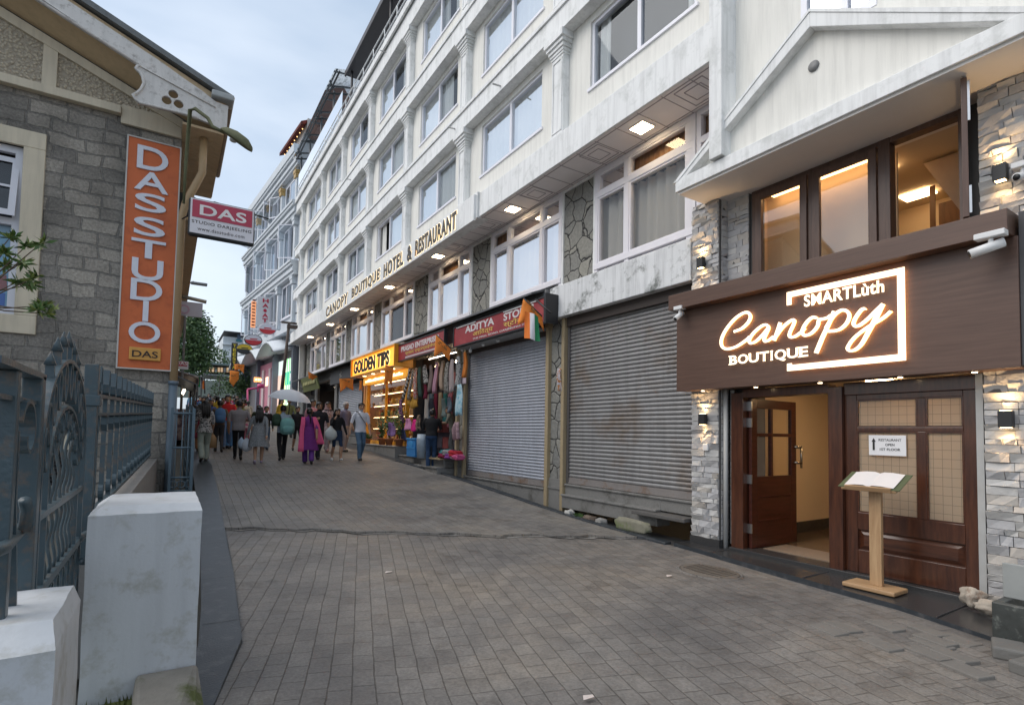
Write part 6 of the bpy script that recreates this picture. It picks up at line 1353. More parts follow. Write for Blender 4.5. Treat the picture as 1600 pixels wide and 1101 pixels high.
# utility pole and pink post
up = thing('utility_pole', 'dark leaning wooden utility pole before the green lit display window', 'pole', ground(432, 660))
A_ = onY(452, 503, 31.5); C_ = onY(436, 650, 31.5)
b = MB(); b.tube([A_, C_], [.07, .11], 8); b.obj('pole', mat('dark_pole_wood', (.08, .06, .05), .8, .2, 9), up)
b = MB(); b.box(A_.x-.4, A_.x+.4, 31.45, 31.55, A_.z-.1, A_.z); b.box(A_.x-.1, A_.x+.5, 31.4, 31.6, A_.z-.35, A_.z-.15); b.obj('crossarm', mat('dark_pole_wood', (.08, .06, .05), .8), up)
b = MB(); p = onY(388, 612, 33); g_ = ground(388, 665)
for pts in ([(387, 675), (387, 608)], [(387, 608), (403, 606)], [(403, 606), (403, 612)]): b.tube([onY(*pts[0], 33), onY(*pts[1], 33)], .05, 6)
tag(b.obj('post_frame', mat('hot_pink_metal', (.62, .06, .22), .4)), 'hot pink metal frame standing before the pink shop', 'frame')
b = MB(); b.tube([onY(408, 600, 33.2), onY(408, 606, 33.2)], [.2, .2], 12); tag(b.obj('drum_lamp', mat('hot_pink_metal', (.62, .06, .22), .4)), 'round hot pink drum hanging by the pink shop front', 'drum')
# ================================================================ FAR END OF THE STREET
def far_box(b, x0, y0, x1, y1, Y, dep, mi=0):
    A_ = onY(x0, y0, Y); C_ = onY(x1, y1, Y); b.box(A_.x, C_.x, Y, Y+dep, C_.z, A_.z, mi); return A_, C_
fb = thing('white_building', 'white flat roofed building with a grey stair tower at the far end of the street', 'building', onY(366, 610, 66))
b = MB(); far_box(b, 349, 525, 392, 612, 66, 8); b.obj('wall', opl, fb)
b = MB(); far_box(b, 347, 537, 372, 540, 65.7, .3); b.obj('band', plaster_old, fb)
b = MB(); far_box(b, 350, 517, 386, 520, 65, 9); b.obj('roof', darkm, fb)
b = MB(); far_box(b, 371, 519, 376, 531, 65.9, .1); b.obj('window', mat('blue_window', (.12, .17, .26), .2), fb)
b = MB(); far_box(b, 369, 530, 378, 534, 65.8, .1); b.obj('teal_board', mat('teal_board', (.04, .2, .24), .5), fb)
b = MB(); far_box(b, 349, 557, 372, 559, 65.2, .6); b.obj('ledge', plaster_old, fb)
vb = thing('veranda_house', 'low house with a long wooden veranda window band below the white building', 'house', onY(340, 600, 60))
b = MB(); far_box(b, 318, 571, 372, 583, 60, 5); b.obj('wall', mat('veranda_timber', (.16, .10, .07), .7, .3, 4), vb)
b = MB(); A_, C_ = far_box(b, 316, 565, 366, 571.5, 59.2, 6); b.obj('roof', mat('green_grey_roof', (.16, .22, .22), .7, .15, 3), vb)
for k in range(9):
    b = MB(); far_box(b, 322+k*4.6, 574, 325+k*4.6, 581, 59.95, .05); b.obj('window', emit('dim_warm_window', (.62, .42, .25), .55) if k % 3 else mat('pale_pane', (.35, .36, .38), .3), vb)
b = MB(); far_box(b, 316, 583, 372, 589, 59.7, 5); b.obj('ledge', mat('grey_ledge', (.22, .23, .25), .7, .2, 3), vb)
b = MB(); far_box(b, 240, 589, 400, 625, 58, 1); tag(b.obj('retaining_wall', mat('greenish_wall', (.22, .25, .22), .85, .3, 1.5)), 'pale greenish retaining wall behind the crowd', 'wall')
def tree(label, p, h_trunk, crowns, n, ls, seed, cat='tree', name='tree', lm_=None):
    t_ = thing(name, label, cat, p); rr = random.Random(seed); P = Vector(p)
    tb = MB(); tops = [Vector(c[:3]) for c in crowns]; j = P+Vector((0, 0, h_trunk)); tb.tube([P, (P+j)/2+Vector((.1, 0, 0)), j], [.35*h_trunk/5, .28*h_trunk/5, .2*h_trunk/5], 8)
    for q_ in tops: tb.tube([j, (j+q_)/2+Vector((rr.uniform(-.3, .3), 0, .2)), q_], [.14*h_trunk/5, .09*h_trunk/5, .03], 5)
    tb.obj('trunk', bark, t_); b = MB()
    for (cx, cy_, cz, r) in crowns:
        for k in range(int(n*r*r)):
            d = Vector((rr.gauss(0, 1), rr.gauss(0, 1), rr.gauss(0, 1))).normalized(); rad = r*(.35+.65*rr.random()**.4); c_ = Vector((cx, cy_, cz))+d*rad
            for q_ in range(3): leaf(b, c_+Vector((rr.gauss(0, ls), rr.gauss(0, ls), rr.gauss(0, ls))), (rr.gauss(0, 1), rr.gauss(0, 1), rr.gauss(-.1, .6)), ls*rr.uniform(.8, 1.6), ls*.8, rr, rr.choice((0, 0, 1)))
    b.obj('crown', lm_ or [leafd, mat('mid_green_leaf', (.11, .18, .06), .55, .5, 2)], t_)
cr_ = []
for (px, py, r, Y) in ((296, 520, 2.0, 50), (308, 510, 1.6, 51), (305, 540, 2.4, 50), (311, 530, 1.9, 51), (296, 560, 2.2, 50), (306, 560, 2.0, 50), (307, 498, 1.3, 51), (318, 545, 1.3, 50), (290, 500, 1.8, 51), (284, 540, 2.4, 51), (302, 575, 1.8, 50)):
    p = onY(px, py, Y); cr_.append((p.x, p.y, p.z, r*.62))
tree('tall dark green tree over the left side of the street', (1.5, 50.5, 1.0), 4.0, cr_, 170, .20, 12)
cr_ = []
for (px, py, r) in ((375, 592, .9), (366, 598, .8), (384, 596, .9), (372, 606, .9), (383, 606, .8)): p = onY(px, py, 46); cr_.append((p.x, p.y, p.z, r))
tree('round dark bush under the orange flags at the street end', (onY(375, 625, 46).x, 46, .8), 1.2, cr_, 190, .15, 13, 'bush', 'bush')
p = onY(340, 600, 47); tree('slim small tree against the retaining wall', (p.x, 47, .9), 1.2, [(p.x, 47, p.z, .5), (p.x+.1, 47, p.z+.6, .35), (p.x, 47, p.z-.6, .5)], 200, .12, 14, 'tree', 'small_tree')
p = onY(342, 560, 63); tree('distant tree between the low house and the white building', (p.x, 63, 4), 1.6, [(p.x, 63, p.z, 1.0), (p.x, 63, p.z-.9, 1.1)], 120, .2, 15)
# left side beyond the stone building
b = MB()
A_ = onY(300, 470, 20); C_ = onY(316, 496, 20); 
hg2 = thing('box_sign', 'pale blank projecting box sign behind the tan downpipe', 'sign', (A_.x, 20, C_.z))
b.box(.2, C_.x, 20, 20.1, C_.z, onY(300, 472, 20).z); b.obj('panel', mat('faded_pale_sign', (.52, .50, .56), .5, .06), hg2)
b = MB(); b.tube([(.1, 20, A_.z+.12), (C_.x+.1, 20, A_.z+.02)], .06, 6); b.obj('bracket', mat('weathered_wood', (.3, .27, .22), .8), hg2)
b = MB(); p = onY(288, 483, 19.99); b.loft([[(p.x+cos(a)*r, 19.98, p.z+sin(a)*r) for a in frange(0, 2*pi, 14)[:-1]] for r in (.10, .15)], caps=False); b.obj('ring_emblem', mat('faded_pink', (.5, .32, .42), .6), hg2)
A_ = onY(270, 563, 22); C_ = onY(294, 577, 22); ds = thing('box_sign', 'small red projecting studio sign low behind the downpipe', 'sign', (A_.x, 22, C_.z))
b = MB(); b.box(A_.x, C_.x, 22, 22.1, C_.z, A_.z); b.obj('panel', mat('white_sign_face', (.68, .66, .70), .35), ds); b = MB(); b.box(A_.x+.03, C_.x-.03, 21.98, 22, C_.z+.1, A_.z-.03); b.obj('red_panel', mat('crimson_face', (.42, .03, .07), .35), ds)
text('lettering', 'DAS', (A_.x+.09, 21.98, C_.z+.14), YF, (C_.x-A_.x)*.74, (A_.z-C_.z)*.4, mat('white_letters', (.75, .72, .72), .5), ds, .01, .02)
lm2 = thing('street_lamp', 'flat grey street lamp on an arm high over the left roofs', 'street lamp', (.5, 24, 0))
b = MB(); A_ = onY(299, 440, 24); b.tube([(.42, 24, 0), (.42, 24, A_.z-.1), (A_.x+.1, 24, A_.z)], .045, 6); b.obj('pole', mat('grey_lamp_pole', (.25, .26, .27), .5), lm2)
b = MB(); C_ = onY(324, 441, 24); b.box(C_.x-.55, C_.x, 23.85, 24.1, A_.z-.09, A_.z-.01); b.obj('lamp_head', mat('grey_lamp_head', (.2, .21, .22), .5), lm2, bevel=.02)
tarp = [mat('grey_tarp', (.25, .26, .28), .7, .2, 3), mat('blue_grey_tarp', (.16, .19, .23), .7, .2, 3), mat('brown_tarp', (.17, .12, .10), .7, .2, 3)]
for i, (y, x1, zt, lab) in enumerate([(23.5, .80, 1.5, 'market stall with a brown awning and hanging goods further up'), (28.5, 1.05, 2.1, 'market stall with a grey awning below the red studio sign'), (35, 1.5, 2.7, 'market stall with grey sheet roof near the tree')]):
    st = thing('market_stall', lab, 'stall', (.5, y, gz(y))); g_ = gz(y)
    b = MB(); b.prism([(.0, zt+.35), (x1, zt), (x1, zt-.04), (.0, zt+.3)], 'y', y-2.2, y+2.2); b.prism([(x1, zt), (x1+.02, zt), (x1+.02, zt-.25), (x1, zt-.25)], 'y', y-2.2, y+2.2); b.obj('awning', tarp[(1, 2, 0)[i]], st)
    for yy in (y-2.1, y+2.1):
        b = MB(); b.tube([(x1-.05, yy, g_), (x1-.05, yy, zt)], .03, 6); b.obj('post', darkm, st)
    b = MB(); b.box(.05, x1-.25, y-2, y+2, g_, g_+.75); b.obj('counter', fab('stall_goods', (.12, .07, .08), (.28, .22, .2), 'noise', 6), st)
    b = MB(); b.box(.02, .06, y-2.1, y+2.1, g_+.7, zt+.3); b.obj('back', dark_in, st)
    for k in range(6):
        b = MB(); b.ell((x1-.35, y-1.6+k*.6, zt-.2), .05, .05, .05, 4, 6); b.obj('light', emit('stall_lights', (1, .85, .65), 5), st)
# ================================================================ FLAGS
orange = mat('orange_flag', (.92, .29, .06), .8, .12, 8, spec=.2); emb = mat('flag_emblem_brown', (.28, .13, .04), .8)
def flag(label, pts, depth, m=None, pole=None, emblem=True, cat='flag', stripes=None):
    """swallow tail pennant: pts are the corner pixels, top left, top right, bottom right tip, notch, bottom left tip"""
    P = [at(x, y, depth+dz) for (x, y), dz in zip(pts, (0, .1, .25, .08, .0))]
    t_ = thing('pennant_flag', label, cat, P[0], 'orange pennants over the street'); b = MB(); n_ = 8; rows = []
    for k in range(n_+1):
        u_ = k/n_; top = P[0].lerp(P[1], u_); bot = P[4].lerp(P[3], u_*2) if u_ < .5 else P[3].lerp(P[2], u_*2-1); nrm = Wv
        rows.append([b.bm.verts.new(top.lerp(bot, v_)+nrm*(.03*sin(u_*9+v_*4)*v_)) for v_ in frange(0, 1, 6)])
    for r_, q_ in zip(rows, rows[1:]):
        for i in range(6): b.bm.faces.new((r_[i], r_[i+1], q_[i+1], q_[i])).smooth = True
    o = b.obj('cloth', m or orange, t_); sd = o.modifiers.new('thickness', 'SOLIDIFY'); sd.thickness = .006
    if emblem:
        c_ = (P[0]+P[1]+P[3])/3; s = (P[1]-P[0]).length; b = MB(); rr = random.Random(len(label))
        ux = (P[1]-P[0]).normalized(); uy = Vector((0, 0, 1))
        for k in range(7): a = rr.uniform(-.25, .25)*s; e = rr.uniform(-.12, .12)*s; b.obox(c_-Wv*.05+ux*a+uy*e, ux, uy, Wv, s*rr.uniform(.08, .2), s*rr.uniform(.03, .06), .004)
        b.obj('emblem', emb, t_)
    b = MB(); b.tube([P[0]+Vector((0, 0, .06)), P[4]-Vector((0, 0, .1))] if pole else [P[0], P[1]], .012, 5); b.obj('stick', darkm, t_); return t_
flag('large orange pennant hung over the red store sign above the tricolour flag', [(818, 466), (847, 494), (850, 518), (836, 494), (808, 509)], 8.6)
flag('orange pennant before the red enterprises sign', [(681, 522), (705, 545), (702, 564), (690, 549), (678, 558)], 12.5)
flag('orange pennant hanging before the half lowered shutter', [(530, 591), (552, 590), (552, 610), (541, 604), (532, 613)], 17)
flag('reddish orange pennant at the golden sign corner', [(602, 571), (615, 574), (612, 602), (606, 594), (600, 602)], 14.5)
flag('small orange pennant at the olive sign', [(481, 580), (497, 588), (488, 594), (486, 590), (483, 592)], 22)
flag('bright orange pennant highest at the street end', [(366, 568), (382, 569), (381, 583), (374, 577), (367, 578)], 30)
flag('long orange pennant with a green blot at the street end', [(359, 578), (374, 580), (373, 592), (364, 604), (359, 596)], 29)
flag('thin orange pennant by the tea shop door frame', [(562, 594), (566, 594), (566, 612), (564, 606), (561, 612)], 16, emblem=False)
tf = thing('tricolour_flag', 'saffron white and green tricolour flag hanging under the orange pennant', 'flag', at(830, 490, 8.5))
cols = [mat('saffron', (.80, .20, .03), .8), mat('flag_white', (.68, .68, .72), .8), mat('flag_green', (.02, .22, .09), .8)]
TT = [(820, 486), (828, 488), (835, 491), (841, 495)]; BB = [(819, 528), (828, 529), (836, 532), (844, 533)]
for k in range(3):
    b = MB(); n_ = 6; rows = []
    for i in range(n_+1):
        v_ = i/n_; L_ = at(*TT[k], 8.5).lerp(at(*BB[k], 8.5), v_); R_ = at(*TT[k+1], 8.5).lerp(at(*BB[k+1], 8.5), v_); rows.append([b.bm.verts.new(L_.lerp(R_, u_)+Wv*(.03*sin((k+u_)*2.4+v_*2))) for u_ in (0, .33, .66, 1)])
    for r_, q_ in zip(rows, rows[1:]):
        for i in range(3): b.bm.faces.new((r_[i], r_[i+1], q_[i+1], q_[i])).smooth = True
    b.obj('stripe', cols[k], tf)
tf2 = thing('tricolour_flag', 'small distant tricolour flag on a pole over the left stalls', 'flag', onY(308, 610, 33))
for k, dx in enumerate((0, 3, 6)):
    b = MB(); b.poly([onY(310+dx, 586+dx, 33), onY(313+dx, 589+dx, 33), onY(313+dx, 605+dx*.5, 33), onY(310+dx, 604+dx*.5, 33)]); b.obj('stripe', cols[2-k], tf2)
b = MB(); b.tube([onY(319, 582, 33.05), onY(320, 615, 33.05)], .03, 5); b.obj('pole', darkm, tf2)
# ================================================================ PEOPLE
SKIN = mat('brown_skin', (.30, .165, .10), .55, .06, 8); SKIN2 = mat('light_brown_skin', (.42, .25, .165), .55, .06, 8)
HAIR = mat('black_hair', (.012, .010, .010), .45, .2, 30); SHOE = mat('dark_shoe', (.03, .028, .027), .6); GREYH = mat('grey_hair', (.35, .34, .33), .7)
EYE = mat('eye_dark', (.02, .012, .01), .3); LIP = mat('lip', (.25, .09, .08), .5)
def V(*a): return Vector(a)
def ring(c, d, rx, ry, seg=12, up=None):
    d = Vector(d).normalized(); a = Vector((1, 0, 0)) if abs(d.x) < .9 else Vector((0, 1, 0)); a = (a-d*a.dot(d)).normalized(); b_ = d.cross(a)
    return [Vector(c)+a*(cos(t)*rx)+b_*(sin(t)*ry) for t in frange(0, 2*pi, seg)[:-1]]
def limb(b, pts, rad, seg=10):
    pts = [Vector(p) for p in pts]; rs = []
    d0 = (pts[1]-pts[0]).normalized(); d1 = (pts[-1]-pts[-2]).normalized()
    rs.append(ring(pts[0]-d0*rad[0]*.8, d0, rad[0]*.45, rad[0]*.45, seg))
    for i, p in enumerate(pts):
        d = (pts[min(i+1, len(pts)-1)]-pts[max(i-1, 0)]); rs.append(ring(p, d, rad[i], rad[i], seg))
    rs.append(ring(pts[-1]+d1*rad[-1]*.8, d1, rad[-1]*.45, rad[-1]*.45, seg)); b.loft(rs)
def body_mesh(pose, female=False, wide=1.0, sleeve='short', legs='long', vox=.014, face=True):
    """one continuous skin for a standing or walking figure 1.70 m tall that faces +y; returns mesh with slots skin, top, bottom, shoe"""
    sw = (.165 if female else .19)*wide; hw = .085 if not female else .09
    st = pose.get('stride', .0); lean = pose.get('lean', 0); bob = -.02*abs(st)*2
    pel = V(0, 0, .93+bob); ch = V(0, lean*.6, 1.27+bob); nk = V(0, lean*.9-.01, 1.44+bob); hd = V(pose.get('hx', 0), lean*1.0+.02+pose.get('hy', 0), 1.575+bob+pose.get('hz', 0))
    b = MB(); seg = []
    R = lambda z, y, rx, ry: [(cos(t)*rx*wide, y+sin(t)*ry*wide, z+bob) for t in frange(0, 2*pi, 16)[:-1]]
    hipx = .165 if female else .158
    b.loft([R(.80, 0, .10, .08), R(.86, -.01, hipx, .115), R(.95, -.01, hipx-.005, .115), R(1.06, lean*.2, .135 if female else .15, .10), R(1.18, lean*.45, .15 if female else .165, .112), R(1.30, lean*.65, sw-.015, .115), R(1.375, lean*.8, sw-.035, .092), R(1.42, lean*.88, .085, .07), R(1.44, lean*.9, .05, .05)])
    seg += [(V(0, 0, .80), V(0, 0, .97), .15, 'bottom'), (V(0, 0, 1.0), V(0, lean*.6, 1.36), .155, 'top')]
    limb(b, [nk-V(0, 0, .06), nk, hd-V(0, .015, .08)], [.062, .054, .052]); seg += [(nk+V(0, 0, .02), hd-V(0, 0, .06), .05, 'skin')]
    # head: ovoid with jaw, nose, ears
    rs = []
    for z, rx, ry, dy in ((-.118, .02, .02, .035), (-.11, .04, .042, .03), (-.085, .056, .062, .022), (-.045, .068, .08, .01), (0, .075, .092, .0), (.04, .077, .096, -.004), (.075, .070, .088, -.006), (.102, .05, .062, -.006), (.117, .02, .024, -.006)): rs.append([(hd.x+cos(t)*rx, hd.y+dy+sin(t)*ry, hd.z+z) for t in frange(0, 2*pi, 14)[:-1]])
    b.loft(rs)
    limb(b, [hd+V(0, .085, .012), hd+V(0, .106, -.028)], [.009, .015], 6)
    for s in (-1, 1): limb(b, [hd+V(s*.074, -.008, .02), hd+V(s*.078, -.008, -.02)], [.016, .012], 6)
    seg.append((hd-V(0, 0, .05), hd+V(0, 0, .05), .09, 'skin'))
    # legs
    for s in (-1, 1):
        f = s*st if pose.get('lead', 1) > 0 else -s*st
        hip = V(s*hw, 0, .88+bob); an = V(s*(hw-.015), f*.62-.02, .085+(.05 if f < -.1 else 0)); kn = (hip+an)/2+V(s*.006, .05+abs(f)*.12, .01)
        if f < -.1: kn = kn+V(0, .05, 0)
        r = {'slim': (.082, .062, .058, .044), 'wide': (.09, .078, .082, .078), 'jean': (.085, .07, .068, .062), 'bare': (.08, .055, .055, .036)}[pose.get('leg', 'jean')]
        limb(b, [hip, hip.lerp(kn, .5), kn, kn.lerp(an, .4), an], [r[0], (r[0]+r[1])/2, r[1], r[2], r[3]])
        pitch = -.5 if f < -.1 else (.15 if f > .1 else 0); toe = an+V(s*.015, .135*cos(pitch), -.045+.135*sin(pitch)); heel = an+V(0, -.055, -.045)
        limb(b, [heel, an+V(0, .02, -.035), toe-V(0, .03, -.004), toe], [.036, .042, .042, .03]); 
        if pose.get('leg') == 'bare' or legs == 'short':
            seg += [(hip, hip.lerp(kn, .8), .08, 'bottom'), (hip.lerp(kn, .8), an, .05, 'skin')]
        else: seg += [(hip, kn, .085, 'bottom'), (kn, an+V(0, 0, .01), .07, 'bottom')]
        seg.append((heel, toe, .042, 'shoe'))
    # arms
    for s in (-1, 1):
        a = pose.get('armL' if s < 0 else 'armR', ('down', .15*(-s)*st/.3 if st else .04))
        sh_ = V(s*(sw+.005), lean*.75, 1.36+bob)
        if a[0] == 'down': el = sh_+V(s*.035, a[1]*.8-.02, -.275); wr = el+V(-s*.005, a[1]*1.2+.07, -.24)
        elif a[0] == 'bent': el = sh_+V(s*.07, -.03, -.26); wr = el+V(-s*.13, .19, .08)
        elif a[0] == 'up': el = sh_+V(s*.05, .12, -.22); wr = el+V(-s*.05, .16, .19)
        elif a[0] == 'side': el = sh_+V(s*.075, .0, -.265); wr = el+V(s*.05, .06, -.225)
        elif a[0] == 'front': el = sh_+V(s*.03, .10, -.24); wr = el+V(-s*.06, .22, -.02)
        limb(b, [sh_-V(s*.04, 0, -.01), sh_.lerp(el, .3), el, el.lerp(wr, .35), wr], [.062, .054, .043, .043, .03])
        d = (wr-el).normalized(); pal = wr+d*.055; side = d.cross(V(1, 0, 0)); side = side.normalized() if side.length > .1 else V(0, 1, 0)
        limb(b, [wr, wr+d*.03, pal+d*.02], [.027, .034, .032], 8)
        for k, (o, L) in enumerate(((-.028, .06), (-.010, .072), (.010, .068), (.028, .052))):
            p0 = pal+d*.03+side*o; curl = V(-s*.018, .0, 0); limb(b, [p0, p0+d*L*.55, p0+d*L*.9+curl], [.0115, .0105, .009], 6)
        limb(b, [pal+side*.028, pal+side*.05+d*.02, pal+side*.052+d*.045], [.014, .012, .010], 6)
        cutp = {'short': .85, 'long': 2, 'none': .1, 'half': 1.15}[sleeve]
        if cutp >= 2: seg += [(sh_, el, .055, 'top'), (el, wr, .045, 'top')]
        elif cutp > 1: seg += [(sh_, el, .055, 'top'), (el, wr, .04, 'skin')]
        else: seg += [(sh_, sh_.lerp(el, cutp), .058, 'top'), (sh_.lerp(el, cutp), el, .045, 'skin'), (el, wr, .04, 'skin')]
        seg.append((wr+d*.03, wr+d*.13, .035, 'skin')); pose['hand'+('L' if s < 0 else 'R')] = pal+d*.03
    o = b.obj('tmp', SKIN); rm = o.modifiers.new('r', 'REMESH'); rm.mode = 'VOXEL'; rm.voxel_size = vox; sm = o.modifiers.new('s', 'SMOOTH'); sm.iterations = 3; sm.factor = .45
    bpy.context.view_layer.update(); me = bpy.data.meshes.new_from_object(o.evaluated_get(bpy.context.evaluated_depsgraph_get())); bpy.data.objects.remove(o)
    A_ = np.array([list(s[0]) for s in seg]); B_ = np.array([list(s[1]) for s in seg]); Rr = np.array([s[2] for s in seg]); lab = np.array([{'skin': 0, 'top': 1, 'bottom': 2, 'shoe': 3}[s[3]] for s in seg])
    n_ = len(me.polygons); ce = np.empty(n_*3); me.polygons.foreach_get('center', ce); ce = ce.reshape(-1, 3); best = None
    ds = []
    for i in range(len(seg)):
        ab = B_[i]-A_[i]; t = np.clip(((ce-A_[i])@ab)/max(1e-9, ab@ab), 0, 1); ds.append(np.linalg.norm(ce-(A_[i]+t[:, None]*ab), axis=1)/Rr[i])
    idx = lab[np.argmin(np.array(ds), 0)]
    hem = pose.get('hem', .90)
    tors = (np.abs(ce[:, 0]) < .2) & (ce[:, 2] > hem+bob) & (ce[:, 2] < 1.1+bob) & (idx == 2); idx[tors] = 1
    me.materials.clear()
    for q_ in range(4): me.materials.append(SKIN)
    me.polygons.foreach_set('material_index', idx.astype(np.int32)); me.polygons.foreach_set('use_smooth', [True]*n_)
    pose['head'] = hd; return me
def hair_mesh(hd, kind, rr):
    b = MB(); rs = []
    if kind == 'none': return None
    low = {'short': -.02, 'man': -.045, 'long': -.05, 'bun': -.06}[kind]
    for z, k in ((low, 1.0), (0.0, 1.04), (.04, 1.08), (.08, 1.03), (.108, .78), (.132, .3)):
        row = []
        for t in frange(0, 2*pi, 18)[:-1]:
            fr = max(0, sin(t)); zz_ = z if z > .05 else lerp(z, .062, fr**.5 if fr > .25 else 0); rx, ry = .083*k, .103*k
            row.append((hd.x+cos(t)*rx, hd.y-.008+sin(t)*ry*(.93 if fr > 0 else 1), hd.z+zz_))
        rs.append(row)
    b.loft(rs)
    if kind == 'long':
        for k in range(5):
            x = (k-2)*.033; b.tube([hd+V(x, -.075, .03), hd+V(x*1.2, -.12, -.08), hd+V(x*1.3, -.15, -.2), hd+V(x*1.1+.01*rr.uniform(-1, 1), -.15, -.36-.03*rr.random())], [.035, .034, .030, .010], 7)
    if kind == 'bun': b.ell(hd+V(0, -.12, .0), .05, .045, .05); b.tube([hd+V(0, -.11, -.03), hd+V(.02, -.14, -.16), hd+V(.04, -.15, -.36)], [.03, .024, .010], 7)
    return b
def skirt(z0, z1, r0, r1, amp, n=9, ph=0, seg=40, open_=False, y=0, sq=.8):
    b = MB(); rs = []
    for t in frange(0, 1, 8):
        r = lerp(r0, r1, t**.85); rs.append([(cos(a)*r*(1+amp*t*sin(n*a+ph)), y+sin(a)*r*sq*(1+amp*t*sin(n*a+ph)), lerp(z0, z1, t)+.01*t*sin(3*a)) for a in frange(0, 2*pi, seg)[:-1]])
    b.loft(rs, caps=False); return b
PEOPLE = 0
def person(label, foot, head_y, heading, pose, top, bottom, shoe=SHOE, skin=SKIN, hair='man', hairm=HAIR, female=False, wide=1.0, sleeve='short', legs='long', extras=None, face=True, h=None, vox=.014, group=None, loc_=None):
    """foot: pixel between the shoes; head_y: pixel row of the crown; heading: degrees clockwise from up-street"""
    g = loc_ if loc_ is not None else ground(*foot)
    H = h or (foot[1]-head_y)/FPX*g.dot(Wv); s = H/1.70
    t_ = thing('person', label, 'person', (0, 0, 0), group); rr = random.Random(label)
    pose = dict(pose); me = body_mesh(pose, female, wide, sleeve, legs, vox)
    for i, m_ in enumerate((skin, top, bottom, shoe)): me.materials[i] = m_
    o = bpy.data.objects.new('body', me); COL.objects.link(o); o.parent = t_
    hd = pose['head']; hb = hair_mesh(hd, hair, rr)
    def add(b, name, m, par=None, **k): e = b.obj(name, m, None, **k); e.parent = par or t_; return e
    if hb: add(hb, 'hair', hairm)
    if face:
        b = MB()
        for sx in (-1, 1): b.ell(hd+V(sx*.031, .083, .012), .012, .008, .006, 5, 8); b.tube([hd+V(sx*.016, .091, .031), hd+V(sx*.032, .088, .036), hd+V(sx*.048, .076, .03)], .0045, 5)
        add(b, 'eyes', EYE); b = MB(); b.tube([hd+V(-.022, .084, -.062), hd+V(0, .092, -.062), hd+V(.022, .084, -.062)], .006, 5); add(b, 'mouth', LIP)
    if extras: extras(add, pose, t_)
    t_.location = g; t_.rotation_euler = (0, 0, -radians(heading)); t_.scale = (s, s, s); return t_, pose, s
def bag(label, cat, name, world, size, m, kind='sack'):
    b = MB()
    if kind == 'sack':
        n = 12; rs = []
        for t, r in ((0, .05), (.12, .75), (.35, 1), (.6, .9), (.82, .45), (.95, .15), (1, .12)): rs.append([(cos(a)*size[0]*r*(1+.12*sin(3*a+t*5)), sin(a)*size[1]*r*(1+.1*sin(4*a+t*3)), -size[2]*(1-t)) for a in frange(0, 2*pi, 16)[:-1]])
        b.loft(rs)
    elif kind == 'paper':
        b.loft([[(-size[0], -size[1], -size[2]), (size[0], -size[1], -size[2]), (size[0], size[1], -size[2]), (-size[0], size[1], -size[2])], [(-size[0]*.9, -size[1], -.1), (size[0]*.9, -size[1], -.1), (size[0]*.9, size[1], -.1), (-size[0]*.9, size[1], -.1)], [(-size[0]*.4, -size[1]*.3, 0), (size[0]*.4, -size[1]*.3, 0), (size[0]*.4, size[1]*.3, 0), (-size[0]*.4, size[1]*.3, 0)]])
    elif kind == 'pack':
        for z, w_, d_ in (): pass
        b.lathe((0, 0, -size[2]), [(.6, 0), (.9, .04), (1, size[2]*.3), (1, size[2]*.65), (.8, size[2]*.9), (.3, size[2])], 16, None, size[0], size[1])
        b.lathe((0, -size[1]*.75, -size[2]*.9), [(.5, 0), (.75, .03), (.75, size[2]*.35), (.5, size[2]*.4)], 12, None, size[0], size[1]*.6)
    o = b.obj(name, m); o.location = world; return tag(o, label, cat)
def world(t_, v): return Matrix.Translation(t_.location) @ t_.rotation_euler.to_matrix().to_4x4() @ Matrix.Scale(t_.scale[0], 4) @ v
M_ = lambda n, c, **k: mat(n, c, .85, k.pop('var', .12), 12, spec=.2, bmp=.12, bscale=25, **k)
W1 = {'stride': .36, 'lead': 1}; W2 = {'stride': .36, 'lead': -1}; ST = {'stride': .08}
black = M_('black_cloth', (.018, .018, .02)); jean = M_('blue_jeans', (.075, .13, .20), var=.3); djean = M_('dark_jeans', (.025, .05, .105), var=.25)
# 1 woman in black and white top
t1, p1, s1 = person('long haired woman walking away in a black and white patterned top and pale green trousers', (318, 721), 624, -4, dict(W1, leg='wide', armR=('down', .06)), pattern('bw_leaf_print', (.025, .025, .03), (.42, .41, .40), 26, 'noise'), M_('sage_trousers', (.30, .34, .30)), hair='long', female=True, sleeve='half', extras=lambda add, p, t: add(skirt(1.0, .80, .155, .20, .05), 'tunic_hem', MATS['bw_leaf_print']))
bag('brown paper carrier bag hanging from the hand of the woman in the patterned top', 'bag', 'paper_bag', world(t1, p1['handR']), (.12, .06, .36), M_('brown_paper', (.30, .19, .10)), 'paper')
# 2 backpack man behind
t2, p2, s2 = person('man walking away in a brown jacket and blue backpack, half hidden behind the woman', (341, 706), 624, 0, dict(W2, leg='slim'), M_('dark_brown_jacket', (.12, .085, .06)), M_('dark_grey_trousers', (.05, .05, .055)), sleeve='long')
bag('blue backpack on the man in the brown jacket', 'backpack', 'backpack', world(t2, V(0, -.2, 1.42)), (.15, .10, .44), M_('blue_pack', (.08, .17, .32)), 'pack')
# 3 grey T shirt
person('man walking away in a grey T-shirt and black trousers', (371, 718), 624, 6, dict(W2, leg='slim', hem=.84, armL=('down', .05), armR=('bent',)), M_('warm_grey_tee', (.26, .235, .24)), black, wide=1.12, skin=SKIN)
